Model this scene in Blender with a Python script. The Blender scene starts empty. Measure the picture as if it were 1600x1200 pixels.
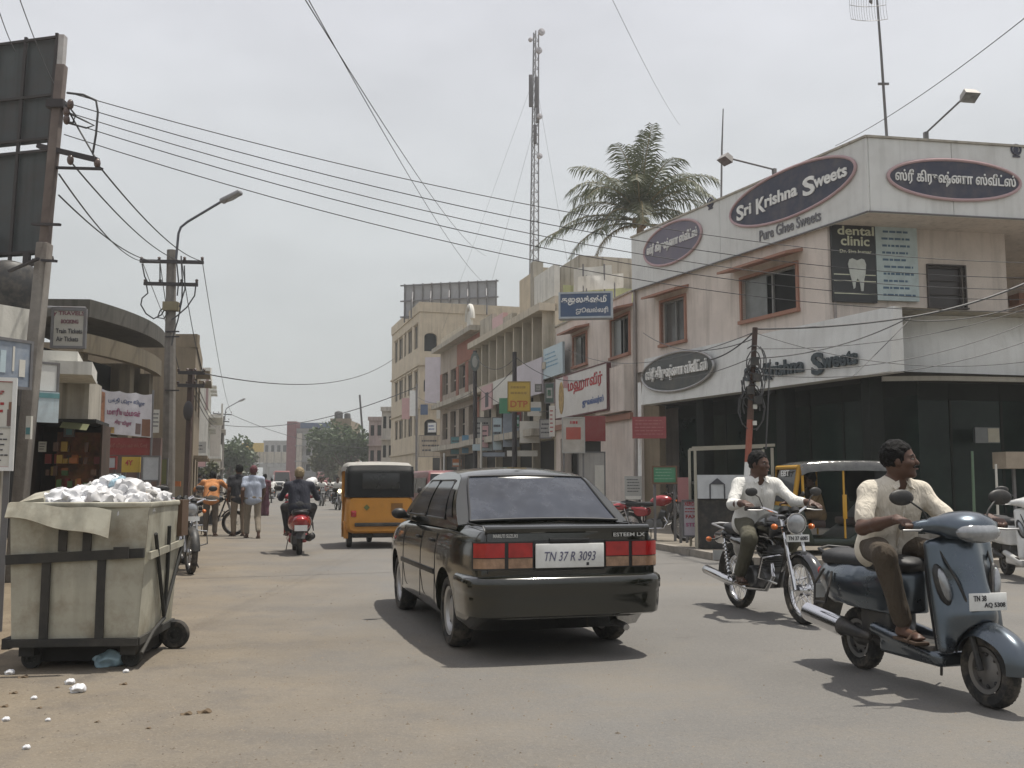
import bpy, bmesh, math, random
import numpy as np
from mathutils import Vector, Matrix
from mathutils import noise as mnoise
R = math.radians
random.seed(7); np.random.seed(7)
SC = bpy.context.scene
COL = SC.collection

# ------------------------------------------------------------------ camera, sky, sun, exposure
CAM = Vector((0.0, 0.0, 1.27)); FPX = 1550.0; PITCH = math.atan(155.0 / FPX)
cam = bpy.data.cameras.new('camera'); camo = bpy.data.objects.new('camera', cam); COL.objects.link(camo)
cam.sensor_width = 36.0; cam.lens = 36.0 * FPX / 1600.0; cam.clip_end = 3000.0; cam.clip_start = 0.05
camo.location = CAM; camo.rotation_euler = (R(90) + PITCH, 0, 0)
SC.camera = camo

SUNV = Vector((0.25, 0.10, 1.0)).normalized()
sun = bpy.data.lights.new('sun', 'SUN'); suno = bpy.data.objects.new('sun', sun); COL.objects.link(suno)
sun.energy = 4.7; sun.angle = R(1.0); sun.color = (1.0, 0.95, 0.86)
suno.rotation_euler = SUNV.to_track_quat('Z', 'Y').to_euler(); suno.location = (0, 0, 60)

world = bpy.data.worlds.new('World'); SC.world = world; world.use_nodes = True
wt = world.node_tree; wt.nodes.clear()
def wn(t): return wt.nodes.new(t)
sky = wn('ShaderNodeTexSky'); sky.sky_type = 'NISHITA'; sky.sun_disc = False
sky.sun_elevation = math.asin(SUNV.z); sky.sun_rotation = math.atan2(SUNV.x, SUNV.y)
sky.dust_density = 6.0; sky.air_density = 1.5
tc = wn('ShaderNodeTexCoord'); sep = wn('ShaderNodeSeparateXYZ'); wt.links.new(tc.outputs['Generated'], sep.inputs[0])
ramp = wn('ShaderNodeValToRGB'); wt.links.new(sep.outputs['Z'], ramp.inputs[0])
cr = ramp.color_ramp
cr.elements[0].position = 0.0; cr.elements[0].color = (.525, .55, .55, 1)
cr.elements[1].position = 0.62; cr.elements[1].color = (.84, .84, .905, 1)
for p, c in ((.12, (.60, .63, .635, 1)), (.26, (.695, .72, .735, 1)), (.42, (.775, .785, .825, 1))):
    e = cr.elements.new(p); e.color = c
mp = wn('ShaderNodeMapping'); mp.inputs['Scale'].default_value = (1.0, 1.0, 2.6); wt.links.new(tc.outputs['Generated'], mp.inputs[0])
nz = wn('ShaderNodeTexNoise'); nz.inputs['Scale'].default_value = 2.6; nz.inputs['Detail'].default_value = 7; nz.inputs['Roughness'].default_value = .55
wt.links.new(mp.outputs[0], nz.inputs['Vector'])
cm = wn('ShaderNodeMapRange'); cm.inputs[1].default_value = .3; cm.inputs[2].default_value = .7; cm.inputs[3].default_value = .87; cm.inputs[4].default_value = 1.09
wt.links.new(nz.outputs['Fac'], cm.inputs[0])
mul = wn('ShaderNodeVectorMath'); mul.operation = 'SCALE'; wt.links.new(ramp.outputs[0], mul.inputs[0]); wt.links.new(cm.outputs[0], mul.inputs['Scale'])
mul2 = wn('ShaderNodeVectorMath'); mul2.operation = 'SCALE'; mul2.inputs['Scale'].default_value = 10.0; wt.links.new(mul.outputs[0], mul2.inputs[0])
mx = wn('ShaderNodeMixRGB'); mx.inputs[0].default_value = .90
wt.links.new(sky.outputs[0], mx.inputs[1]); wt.links.new(mul2.outputs[0], mx.inputs[2])
bg = wn('ShaderNodeBackground'); bg.inputs['Strength'].default_value = 0.1; wt.links.new(mx.outputs[0], bg.inputs[0])
wo = wn('ShaderNodeOutputWorld'); wt.links.new(bg.outputs[0], wo.inputs[0])

SC.view_settings.view_transform = 'Standard'; SC.view_settings.look = 'None'
SC.view_settings.exposure = 0.0; SC.view_settings.gamma = 1.0; SC.view_settings.use_curve_mapping = False
HAZE = .0013
SC.render.engine = 'CYCLES'; SC.cycles.max_bounces = 5; SC.cycles.diffuse_bounces = 3; SC.cycles.glossy_bounces = 3
SC.cycles.transparent_max_bounces = 8; SC.cycles.sample_clamp_indirect = 6.0; SC.cycles.caustics_reflective = False

# ------------------------------------------------------------------ picture <-> place
_c, _s = math.cos(PITCH), math.sin(PITCH)
def ray(px, py):
    dx = (px - 800.0) / FPX; dy = (600.0 - py) / FPX
    return Vector((dx, _c - dy * _s, _s + dy * _c))
def at(px, py, Y):
    d = ray(px, py); return CAM + d * (Y / d.y)
def gnd(px, py, z=0.0):
    d = ray(px, py); return CAM + d * ((z - CAM.z) / d.z)

class Fac:
    """a vertical plane: origin on the ground, u runs left to right seen from its front, local y points inward"""
    def __init__(s, O, d, z0=0.0):
        s.O = Vector((O[0], O[1], z0)); s.d = Vector((d[0], d[1], 0)).normalized(); s.n = Vector((-s.d.y, s.d.x, 0))
        s.M = Matrix(((s.d.x, s.n.x, 0, s.O.x), (s.d.y, s.n.y, 0, s.O.y), (0, 0, 1, s.O.z), (0, 0, 0, 1)))
        s.ang = math.atan2(s.d.y, s.d.x)
    def uz(s, px, py, w=0.0):
        r = ray(px, py); k = (w - (CAM - s.O).dot(s.n)) / r.dot(s.n); p = CAM + r * k
        return (p - s.O).dot(s.d), p.z - s.O.z
    def P(s, u, w, z): return s.M @ Vector((u, w, z))
def facing(px, Y, deg=0.0):
    p = at(px, 700, Y); return Fac((p.x, p.y), (math.cos(R(deg)), math.sin(R(deg))))

# ------------------------------------------------------------------ materials
MATS = {}
def mat(name, col, rough=.6, metal=0.0, var=.16, scale=4.0, dirt=None, dirt_amt=.5, dscale=1.5, bump=0.0, bscale=40.0, coat=0.0, streak=0.0, spec=.5, emit=0.0, alpha=1.0, tw=0.0):
    if name in MATS: return MATS[name]
    m = bpy.data.materials.new(name); MATS[name] = m; m.use_nodes = True; nt = m.node_tree; b = nt.nodes['Principled BSDF']; L = nt.links.new
    b.inputs['Roughness'].default_value = rough; b.inputs['Metallic'].default_value = metal; b.inputs['Specular IOR Level'].default_value = spec
    b.inputs['Coat Weight'].default_value = coat; b.inputs['Coat Roughness'].default_value = .06
    t = nt.nodes.new('ShaderNodeTexCoord')
    n = nt.nodes.new('ShaderNodeTexNoise'); n.inputs['Scale'].default_value = scale; n.inputs['Detail'].default_value = 5; n.inputs['Roughness'].default_value = .6
    L(t.outputs['Object'], n.inputs['Vector'])
    mr = nt.nodes.new('ShaderNodeMapRange'); mr.inputs[1].default_value = .28; mr.inputs[2].default_value = .72; L(n.outputs['Fac'], mr.inputs[0])
    x = nt.nodes.new('ShaderNodeMixRGB')
    x.inputs[1].default_value = tuple(max(0, c * (1 - var)) for c in col) + (1,); x.inputs[2].default_value = tuple(min(1, c * (1 + var)) for c in col) + (1,)
    L(mr.outputs[0], x.inputs[0]); out = x.outputs[0]
    if dirt:
        n2 = nt.nodes.new('ShaderNodeTexNoise'); n2.inputs['Scale'].default_value = dscale; n2.inputs['Detail'].default_value = 8; n2.inputs['Roughness'].default_value = .7; L(t.outputs['Object'], n2.inputs['Vector'])
        r2 = nt.nodes.new('ShaderNodeMapRange'); r2.inputs[1].default_value = .45; r2.inputs[2].default_value = .75; r2.inputs[4].default_value = dirt_amt; L(n2.outputs['Fac'], r2.inputs[0])
        x2 = nt.nodes.new('ShaderNodeMixRGB'); x2.inputs[2].default_value = tuple(dirt) + (1,); L(r2.outputs[0], x2.inputs[0]); L(out, x2.inputs[1]); out = x2.outputs[0]
    if streak:
        mpn = nt.nodes.new('ShaderNodeMapping'); mpn.inputs['Scale'].default_value = (5, 5, .35); L(t.outputs['Object'], mpn.inputs[0])
        n3 = nt.nodes.new('ShaderNodeTexNoise'); n3.inputs['Scale'].default_value = 1.3; n3.inputs['Detail'].default_value = 6; L(mpn.outputs[0], n3.inputs['Vector'])
        r3 = nt.nodes.new('ShaderNodeMapRange'); r3.inputs[1].default_value = .5; r3.inputs[2].default_value = .78; r3.inputs[4].default_value = streak; L(n3.outputs['Fac'], r3.inputs[0])
        x3 = nt.nodes.new('ShaderNodeMixRGB'); x3.inputs[2].default_value = (col[0] * .3, col[1] * .3, col[2] * .28, 1); L(r3.outputs[0], x3.inputs[0]); L(out, x3.inputs[1]); out = x3.outputs[0]
    L(out, b.inputs['Base Color'])
    if emit: L(out, b.inputs['Emission Color']); b.inputs['Emission Strength'].default_value = emit
    rr = nt.nodes.new('ShaderNodeMapRange'); rr.inputs[3].default_value = max(.02, rough * .85); rr.inputs[4].default_value = min(1, rough * 1.2 + .01); L(n.outputs['Fac'], rr.inputs[0]); L(rr.outputs[0], b.inputs['Roughness'])
    if bump:
        n4 = nt.nodes.new('ShaderNodeTexNoise'); n4.inputs['Scale'].default_value = bscale; n4.inputs['Detail'].default_value = 4; L(t.outputs['Object'], n4.inputs['Vector'])
        bp = nt.nodes.new('ShaderNodeBump'); bp.inputs['Strength'].default_value = bump; bp.inputs['Distance'].default_value = .02; L(n4.outputs['Fac'], bp.inputs['Height']); L(bp.outputs[0], b.inputs['Normal'])
    if alpha < 1: b.inputs['Alpha'].default_value = alpha
    if tw: b.inputs['Transmission Weight'].default_value = tw
    return m
DUST = (.30, .25, .19)
GRIME = (.13, .115, .10)
def wallm(name, col, amt=.5, streak=.55): return mat(name, col, .85, var=.10, scale=1.2, dirt=tuple(c * .5 for c in col), dirt_amt=amt, dscale=.9, bump=.15, bscale=25, streak=streak)
def paintm(name, col, rough=.45): return mat(name, col, rough, var=.08, scale=3, dirt=DUST, dirt_amt=.25, dscale=2)
BLACKM = mat('black_metal', (.018, .018, .018), .5, dirt=DUST, dirt_amt=.25, dscale=6)
RUBBER = mat('rubber', (.016, .016, .016), .85, dirt=DUST, dirt_amt=.45, dscale=8, bump=.2, bscale=60)
CHROME = mat('chrome', (.62, .62, .63), .16, metal=1.0, var=.05)
STEEL = mat('steel', (.38, .38, .38), .4, metal=.9, dirt=DUST, dirt_amt=.4)
GREYMETAL = mat('grey_metal', (.16, .16, .165), .55, metal=.3, dirt=(.12, .08, .05), dirt_amt=.5, dscale=3)
GLASS = mat('dark_glass', (.012, .013, .015), .14, var=.3, spec=.32)
CARGLASS = mat('car_glass', (.018, .023, .034), .07, var=.5, scale=1.6, spec=.8, dirt=(.16, .17, .19), dirt_amt=.35, dscale=2.6)  # pale blotches: dust smear, also standing in for uneven reflections
LENSCLEAR = mat('clear_lens', (.30, .31, .32), .10, metal=.45, var=.35, scale=9, spec=.8)
LENSRED = mat('red_lens', (.33, .012, .012), .12, var=.25, scale=12, spec=.7)
LENSORANGE = mat('orange_lens', (.55, .13, .015), .15, spec=.7)
WHITEP = mat('white_plate', (.68, .69, .67), .5, var=.06, dirt=DUST, dirt_amt=.3, dscale=5)
BLACKT = mat('black_print', (.03, .03, .035), .6)
WHITET = mat('white_print', (.74, .74, .71), .6)
WIREM = mat('wire_black', (.05, .05, .052), .6)
CONCRETE = mat('concrete', (.30, .275, .235), .9, var=.2, scale=3, dirt=(.14, .12, .10), dirt_amt=.6, dscale=1.2, bump=.3, bscale=30, streak=.4)

DPANE = mat('dim_pane', (.016, .017, .017), .55, var=.5, scale=.8, spec=.1)
# ------------------------------------------------------------------ object bookkeeping
def tag(o, label=None, cat=None, group=None, kind=None):
    if label: o['label'] = label
    if cat: o['category'] = cat
    if group: o['group'] = group
    if kind: o['kind'] = kind
    return o
def empty(name, loc=(0, 0, 0), rz=0.0, label=None, cat=None, group=None):
    o = bpy.data.objects.new(name, None); COL.objects.link(o); o.location = loc; o.rotation_euler = (0, 0, rz); o.empty_display_size = .2
    return tag(o, label, cat, group)
def rootmat(o):
    while o.parent is not None: o = o.parent
    return Matrix.Translation(o.location) @ o.rotation_euler.to_matrix().to_4x4() @ Matrix.Diagonal(o.scale.to_4d())
def copy_tree(o, parent=None):
    c = o.copy(); COL.objects.link(c)
    if parent is not None: c.parent = parent
    for ch in list(o.children): copy_tree(ch, c)
    return c
DG = lambda: bpy.context.evaluated_depsgraph_get()
def applied(o):
    """replace the object's mesh by its mesh with the modifiers applied"""
    me = bpy.data.meshes.new_from_object(o.evaluated_get(DG())); o.modifiers.clear(); o.data = me; return o

class MB:
    def __init__(s, T=None): s.v = []; s.f = []; s.m = []; s.sm = []; s.T = T
    def add(s, vs, fs, mi=0, smooth=False):
        b = len(s.v)
        for p in vs:
            p = Vector(p); s.v.append(tuple(s.T @ p) if s.T is not None else tuple(p))
        for f in fs: s.f.append(tuple(i + b for i in f)); s.m.append(mi); s.sm.append(smooth)
        return s
    def bx(s, x0, x1, y0, y1, z0, z1, mi=0):
        vs = [(x, y, z) for z in (z0, z1) for y in (y0, y1) for x in (x0, x1)]
        return s.add(vs, [(0, 2, 3, 1), (4, 5, 7, 6), (0, 1, 5, 4), (2, 6, 7, 3), (0, 4, 6, 2), (1, 3, 7, 5)], mi)
    def beam(s, p0, p1, w, h, mi=0, up=(0, 0, 1)):
        p0, p1 = Vector(p0), Vector(p1); a = (p1 - p0).normalized(); u = Vector(up)
        if abs(a.dot(u)) > .98: u = Vector((1, 0, 0))
        r = a.cross(u).normalized() * w / 2; q = r.cross(a).normalized() * h / 2
        vs = [p + i * r + j * q for p in (p0, p1) for j in (-1, 1) for i in (-1, 1)]
        return s.add(vs, [(0, 2, 3, 1), (4, 5, 7, 6), (0, 1, 5, 4), (2, 6, 7, 3), (0, 4, 6, 2), (1, 3, 7, 5)], mi)
    def tube(s, pts, r, n=8, mi=0, closed=False):
        pts = [Vector(p) for p in pts]; N = len(pts); rs = r if isinstance(r, (list, tuple)) else [r] * N
        vs = []; u = None
        for i, p in enumerate(pts):
            if closed: a = (pts[(i + 1) % N] - pts[i - 1])
            else: a = pts[min(i + 1, N - 1)] - pts[max(i - 1, 0)]
            a.normalize()
            if u is None:
                u = Vector((0, 0, 1)) if abs(a.z) < .9 else Vector((1, 0, 0))
            u = (u - a * u.dot(a)).normalized(); w = a.cross(u)
            for k in range(n):
                t = 2 * math.pi * k / n; vs.append(p + (u * math.cos(t) + w * math.sin(t)) * rs[i])
        fs = []
        for i in range(N if closed else N - 1):
            j = (i + 1) % N
            for k in range(n): fs.append((i * n + k, i * n + (k + 1) % n, j * n + (k + 1) % n, j * n + k))
        if not closed: fs += [tuple(range(n))[::-1], tuple(range((N - 1) * n, N * n))]
        return s.add(vs, fs, mi, n > 5)
    def lathe(s, prof, c=(0, 0, 0), axis=(0, 0, 1), n=20, mi=0, a0=0.0, a1=2 * math.pi):
        """prof: (radius, distance along axis)"""
        c = Vector(c); a = Vector(axis).normalized(); u = Vector((1, 0, 0)) if abs(a.x) < .9 else Vector((0, 0, 1))
        u = (u - a * u.dot(a)).normalized(); w = a.cross(u); full = abs(a1 - a0 - 2 * math.pi) < 1e-6; m = n if full else n + 1
        vs = [c + a * h + (u * math.cos(a0 + (a1 - a0) * k / n) + w * math.sin(a0 + (a1 - a0) * k / n)) * r for r, h in prof for k in range(m)]
        fs = []
        for i in range(len(prof) - 1):
            for k in range(n): fs.append((i * m + k, i * m + (k + 1) % m, (i + 1) * m + (k + 1) % m, (i + 1) * m + k))
        return s.add(vs, fs, mi, True)
    def prism(s, poly, h, M=None, mi=0):
        """polygon in local x,z extruded from y=0 to y=h"""
        n = len(poly); vs = [Vector((p[0], 0, p[1])) for p in poly] + [Vector((p[0], h, p[1])) for p in poly]
        if M is not None: vs = [M @ v for v in vs]
        fs = [tuple(range(n)), tuple(range(2 * n - 1, n - 1, -1))] + [(i, i + n, (i + 1) % n + n, (i + 1) % n) for i in range(n)]
        return s.add(vs, fs, mi)
    def ell(s, c, r, n=12, m=8, mi=0, rot=None):
        c = Vector(c); vs = []
        for i in range(m + 1):
            t = math.pi * i / m
            for k in range(n):
                p = 2 * math.pi * k / n; v = Vector((r[0] * math.sin(t) * math.cos(p), r[1] * math.sin(t) * math.sin(p), r[2] * math.cos(t)))
                vs.append(c + (rot @ v if rot is not None else v))
        fs = [(i * n + k, (i + 1) * n + k, (i + 1) * n + (k + 1) % n, i * n + (k + 1) % n) for i in range(m) for k in range(n)]
        return s.add(vs, fs, mi, True)
    def grid(s, fn, nu, nv, mi=0, smooth=True, thick=0.0, closed=False):
        """fn(a,b) -> point for a,b in 0..1; optional thickness along the normal"""
        P = [[Vector(fn(i / nu, j / nv)) for j in range(nv + 1)] for i in range(nu + 1)]
        idx = lambda i, j: i * (nv + 1) + j
        vs = [P[i][j] for i in range(nu + 1) for j in range(nv + 1)]
        fs = [(idx(i, j), idx(i + 1, j), idx(i + 1, j + 1), idx(i, j + 1)) for i in range(nu) for j in range(nv)]
        if thick:
            N = len(vs); back = []
            for i in range(nu + 1):
                for j in range(nv + 1):
                    a = P[min(i + 1, nu)][j] - P[max(i - 1, 0)][j]; b = P[i][min(j + 1, nv)] - P[i][max(j - 1, 0)]
                    nn = a.cross(b); nn = nn.normalized() if nn.length > 1e-9 else Vector((0, 0, 1)); back.append(P[i][j] - nn * thick)
            vs = vs + back; fs2 = [tuple(q + N for q in f[::-1]) for f in fs]
            ed = [idx(i, 0) for i in range(nu + 1)] + [idx(nu, j) for j in range(1, nv + 1)] + [idx(i, nv) for i in range(nu - 1, -1, -1)] + [idx(0, j) for j in range(nv - 1, 0, -1)]
            fs = fs + fs2 + [(ed[(q + 1) % len(ed)], ed[q], ed[q] + N, ed[(q + 1) % len(ed)] + N) for q in range(len(ed))]
        return s.add(vs, fs, mi, smooth)
    def loft(s, rings, mi=0, smooth=True, cap=True):
        n = len(rings[0]); vs = [p for r in rings for p in r]
        fs = [(i * n + k, i * n + (k + 1) % n, (i + 1) * n + (k + 1) % n, (i + 1) * n + k) for i in range(len(rings) - 1) for k in range(n)]
        if cap: fs += [tuple(range(n))[::-1], tuple(range((len(rings) - 1) * n, len(rings) * n))]
        return s.add(vs, fs, mi, smooth)
    def mesh(s, me, M=None, mi=0):
        vs = [M @ v.co if M is not None else v.co.copy() for v in me.vertices]
        return s.add(vs, [tuple(p.vertices) for p in me.polygons], mi)
    def build(s, name, mats, parent=None, world=False, bevel=0.0, seg=2, sub=0, sharp=35, loc=None, fix=True):
        if not isinstance(mats, (list, tuple)): mats = [mats]
        vs = s.v
        if world:
            if parent is not None:
                inv = rootmat(parent).inverted(); vs = [tuple(inv @ Vector(v)) for v in vs]
            elif loc is not None:
                L = Vector(loc); vs = [tuple(Vector(v) - L) for v in vs]
        me = bpy.data.meshes.new(name); me.from_pydata(vs, [], s.f)
        for m in mats: me.materials.append(m)
        me.polygons.foreach_set('material_index', s.m); me.polygons.foreach_set('use_smooth', s.sm)
        me.update()
        if fix:
            bm = bmesh.new(); bm.from_mesh(me); bmesh.ops.recalc_face_normals(bm, faces=bm.faces[:]); bm.to_mesh(me); bm.free()
        if any(s.sm): me.set_sharp_from_angle(angle=R(sharp))
        o = bpy.data.objects.new(name, me); COL.objects.link(o)
        if parent is not None: o.parent = parent
        if world and parent is None and loc is not None: o.location = loc
        if bevel:
            b = o.modifiers.new('b', 'BEVEL'); b.width = bevel; b.segments = seg; b.limit_method = 'ANGLE'; b.angle_limit = R(40)
        if sub:
            b = o.modifiers.new('s', 'SUBSURF'); b.levels = sub; b.render_levels = sub
        if bevel or sub:
            applied(o)
            if bevel: o.data.polygons.foreach_set('use_smooth', [True] * len(o.data.polygons)); o.data.set_sharp_from_angle(angle=R(sharp))
        return o

# ------------------------------------------------------------------ lettering
TXT = {}
def text_mesh(s, bold=0.0, ext=.0, shear=0.0):
    key = (s, bold, ext, shear)
    if key in TXT: return TXT[key]
    f = bpy.data.curves.new('lettering', 'FONT'); f.body = s; f.size = 1.0; f.offset = bold; f.extrude = ext; f.shear = shear; f.resolution_u = 3
    o = bpy.data.objects.new('lettering', f); COL.objects.link(o)
    me = bpy.data.meshes.new_from_object(o.evaluated_get(DG())); bpy.data.objects.remove(o); bpy.data.curves.remove(f)
    co = np.empty(len(me.vertices) * 3); me.vertices.foreach_get('co', co); co = co.reshape(-1, 3)
    TXT[key] = (me, co.min(0), co.max(0)); return TXT[key]
def put_text(mb, s, u0, u1, z0, z1, y, bold=0.0, deep=.006, mi=0, shear=0.0, flip=False):
    """fill the box u0..u1, z0..z1 of a facade frame with the word; faces -y"""
    me, lo, hi = text_mesh(s, bold, .5, shear)
    sx = (u1 - u0) / max(1e-6, hi[0] - lo[0]); sz = (z1 - z0) / max(1e-6, hi[1] - lo[1])
    vs = [(u0 + (v.co.x - lo[0]) * sx, y - deep * (v.co.z + .5), z0 + (v.co.y - lo[1]) * sz) for v in me.vertices]
    mb.add(vs, [tuple(p.vertices) for p in me.polygons], mi)

# ------------------------------------------------------------------ organic shapes: signed distance field -> surface nets
def sdf(prims, vox, name, mats, parent=None, mfun=None, wob=0.0, wscale=10.0, loc=None):
    los, his = [], []
    for p in prims:
        if p[0] == 'c':
            a, b = np.array(p[1]), np.array(p[2]); r = max(p[3], p[4]); los.append(np.minimum(a, b) - r); his.append(np.maximum(a, b) + r)
        elif p[0][0] != '-':
            r = np.linalg.norm(p[2]) if len(p) > 4 and p[4] is not None else np.array(p[2]); los.append(np.array(p[1]) - r); his.append(np.array(p[1]) + r)
    lo = np.min(los, 0) - 3 * vox; hi = np.max(his, 0) + 3 * vox
    n = np.ceil((hi - lo) / vox).astype(int) + 1
    ax = [lo[i] + vox * np.arange(n[i]) for i in range(3)]
    D = np.full(n, 1.0, np.float32)
    for p in prims:
        k = p[-1]; pad = max(k, 0.0) + 3 * vox
        ty = p[0].lstrip('-'); sub = p[0][0] == '-'
        if ty == 'c':
            a, b = np.array(p[1], float), np.array(p[2], float); rr = max(p[3], p[4]); l = np.minimum(a, b) - rr - pad; h = np.maximum(a, b) + rr + pad
        else:
            r = np.full(3, np.linalg.norm(p[2])) if p[4] is not None else np.array(p[2], float); l = np.array(p[1]) - r - pad; h = np.array(p[1]) + r + pad
        i0 = np.clip(np.floor((l - lo) / vox).astype(int), 0, n); i1 = np.clip(np.ceil((h - lo) / vox).astype(int) + 1, 0, n)
        if np.any(i1 <= i0): continue
        sl = tuple(slice(i0[i], i1[i]) for i in range(3))
        X = np.stack(np.meshgrid(*[ax[i][sl[i]] for i in range(3)], indexing='ij'), -1)
        if ty == 'c':
            ba = b - a; L2 = max(1e-9, ba.dot(ba)); t = np.clip(((X - a) @ ba) / L2, 0, 1); d = np.linalg.norm(X - a - t[..., None] * ba, axis=-1) - (p[3] + (p[4] - p[3]) * t)
        elif ty == 'e':
            q = X - np.array(p[1])
            if p[4] is not None: q = q @ np.array(p[4])
            r = np.array(p[2], float); k0 = np.linalg.norm(q / r, axis=-1); k1 = np.linalg.norm(q / (r * r), axis=-1); d = k0 * (k0 - 1) / np.maximum(k1, 1e-6)
        else:
            q = X - np.array(p[1])
            if p[4] is not None: q = q @ np.array(p[4])
            q = np.abs(q) - (np.array(p[2]) - p[3]); d = np.linalg.norm(np.maximum(q, 0), axis=-1) + np.minimum(q.max(-1), 0) - p[3]
        d = d.astype(np.float32); E0 = D[sl]
        if sub: D[sl] = np.maximum(E0, -d)
        elif k > 0:
            hh = np.clip(.5 + .5 * (E0 - d) / k, 0, 1); D[sl] = E0 * (1 - hh) + d * hh - k * hh * (1 - hh)
        else: D[sl] = np.minimum(E0, d)
    S = D < 0
    c8 = [S[i:n[0] - 1 + i, j:n[1] - 1 + j, k:n[2] - 1 + k] for i in (0, 1) for j in (0, 1) for k in (0, 1)]
    cnt = sum(c.astype(np.int8) for c in c8); act = np.argwhere((cnt > 0) & (cnt < 8))
    idx = np.full([m - 1 for m in n], -1, np.int64); idx[tuple(act.T)] = np.arange(len(act))
    acc = np.zeros((len(act), 3)); w = np.zeros(len(act)); offs = np.array([(i, j, k) for i in (0, 1) for j in (0, 1) for k in (0, 1)])
    val = [D[tuple((act + o).T)] for o in offs]
    for a in range(8):
        for b in range(a + 1, 8):
            if np.abs(offs[a] - offs[b]).sum() != 1: continue
            va, vb = val[a], val[b]; m = (va < 0) != (vb < 0); t = np.where(m, va / np.where(m, va - vb, 1), 0)
            acc[m] += (offs[a] + (offs[b] - offs[a]) * t[:, None])[m]; w[m] += 1
    V = lo + vox * (act + acc / np.maximum(w, 1)[:, None])
    F = []
    for axn in range(3):
        A = [slice(None)] * 3; B = [slice(None)] * 3; A[axn] = slice(0, n[axn] - 1); B[axn] = slice(1, n[axn])
        e = np.argwhere(S[tuple(A)] != S[tuple(B)]); o1, o2 = [(1, 2), (2, 0), (0, 1)][axn]
        e = e[(e[:, o1] > 0) & (e[:, o2] > 0) & (e[:, o1] < n[o1] - 1) & (e[:, o2] < n[o2] - 1)]
        d1 = np.zeros(3, int); d1[o1] = 1; d2 = np.zeros(3, int); d2[o2] = 1
        q = np.stack([idx[tuple((e - d1 - d2).T)], idx[tuple((e - d2).T)], idx[tuple(e.T)], idx[tuple((e - d1).T)]], 1)
        ins = S[tuple(e.T)]; q[~ins] = q[~ins][:, ::-1]; F.append(q)
    F = np.concatenate(F); F = F[(F >= 0).all(1)]
    if wob:
        for i in range(len(V)):
            q = Vector(V[i]) * wscale; nv = mnoise.noise_vector(q); V[i] += np.array(nv) * wob
    me = bpy.data.meshes.new(name); me.from_pydata(V.tolist(), [], F.tolist())
    if not isinstance(mats, (list, tuple)): mats = [mats]
    for m in mats: me.materials.append(m)
    me.polygons.foreach_set('use_smooth', [True] * len(me.polygons))
    if mfun:
        cen = V[F].mean(1); me.polygons.foreach_set('material_index', [mfun(c) for c in cen])
    me.update()
    o = bpy.data.objects.new(name, me); COL.objects.link(o)
    if parent is not None: o.parent = parent
    if loc is not None: o.location = loc
    return o
# ------------------------------------------------------------------ people
SKIN = mat('skin_brown', (.080, .038, .023), .5, var=.12, scale=14, bump=.05, bscale=120)
HAIR = mat('hair_black', (.006, .0055, .0055), .6, var=.4, scale=60, bump=.5, bscale=160, spec=.15)
EYEW = mat('eye_white', (.30, .27, .25), .4); EYED = mat('eye_dark', (.012, .008, .006), .2)
LEATHER = mat('sandal_leather', (.07, .04, .022), .6)
def clothm(name, col):
    if name in MATS: return MATS[name]
    m = mat(name, col, .9, var=.10, scale=9, dirt=tuple(c * .8 for c in col), dirt_amt=.4, dscale=4); nt = m.node_tree; L = nt.links.new     # creases: a stretched, warped noise
    t = nt.nodes.new('ShaderNodeTexCoord'); mp_ = nt.nodes.new('ShaderNodeMapping'); mp_.inputs['Scale'].default_value = (14, 14, 5); mp_.inputs['Rotation'].default_value = (.5, .5, .2); L(t.outputs['Object'], mp_.inputs[0])
    n = nt.nodes.new('ShaderNodeTexNoise'); n.inputs['Scale'].default_value = 1.6; n.inputs['Detail'].default_value = 3; n.inputs['Distortion'].default_value = 1.2; L(mp_.outputs[0], n.inputs['Vector'])
    b = nt.nodes.new('ShaderNodeBump'); b.inputs['Strength'].default_value = .55; b.inputs['Distance'].default_value = .035; L(n.outputs['Fac'], b.inputs['Height']); L(b.outputs[0], nt.nodes['Principled BSDF'].inputs['Normal']); return m
def hand_prims(wr, d, nrm, lat, curl=(35, 45, 35), spread=.0):
    wr, d, nrm, lat = Vector(wr), Vector(d).normalized(), Vector(nrm), Vector(lat)
    nrm = (nrm - d * nrm.dot(d)).normalized(); l0 = lat; lat = nrm.cross(d)
    if lat.dot(l0) < 0: lat = -lat
    rot = np.array([list(d), list(lat), list(nrm)]).T
    pr = [('b', tuple(wr + d * .05), (.048, .041, .015), .013, rot, .012), ('c', tuple(wr), tuple(wr + d * .03), .026, .022, .015)]
    for i, L in enumerate((.070, .079, .072, .056)):
        p = wr + d * .088 + lat * (.030 - .02 * i); a = 0.0; dd = (d + lat * spread * (1.5 - i)).normalized()
        for ph, fr in enumerate((.44, .31, .25)):
            a += R(curl[ph]); q = p + (dd * math.cos(a) + nrm * math.sin(a)) * L * fr
            r0 = .0098 - .0012 * ph; pr.append(('c', tuple(p), tuple(q), r0, r0 - .001, .004)); p = q
    t0 = wr + d * .028 + lat * .032; t1 = t0 + (d * .55 + lat * .7 + nrm * .25) * .042; t2 = t1 + (d * .85 + lat * .1 + nrm * .45) * .032
    pr += [('c', tuple(t0), tuple(t1), .015, .0115, .008), ('c', tuple(t1), tuple(t2), .0115, .009, .004)]
    return pr
def lerp(a, b, t): return tuple(Vector(a).lerp(Vector(b), t))
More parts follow.
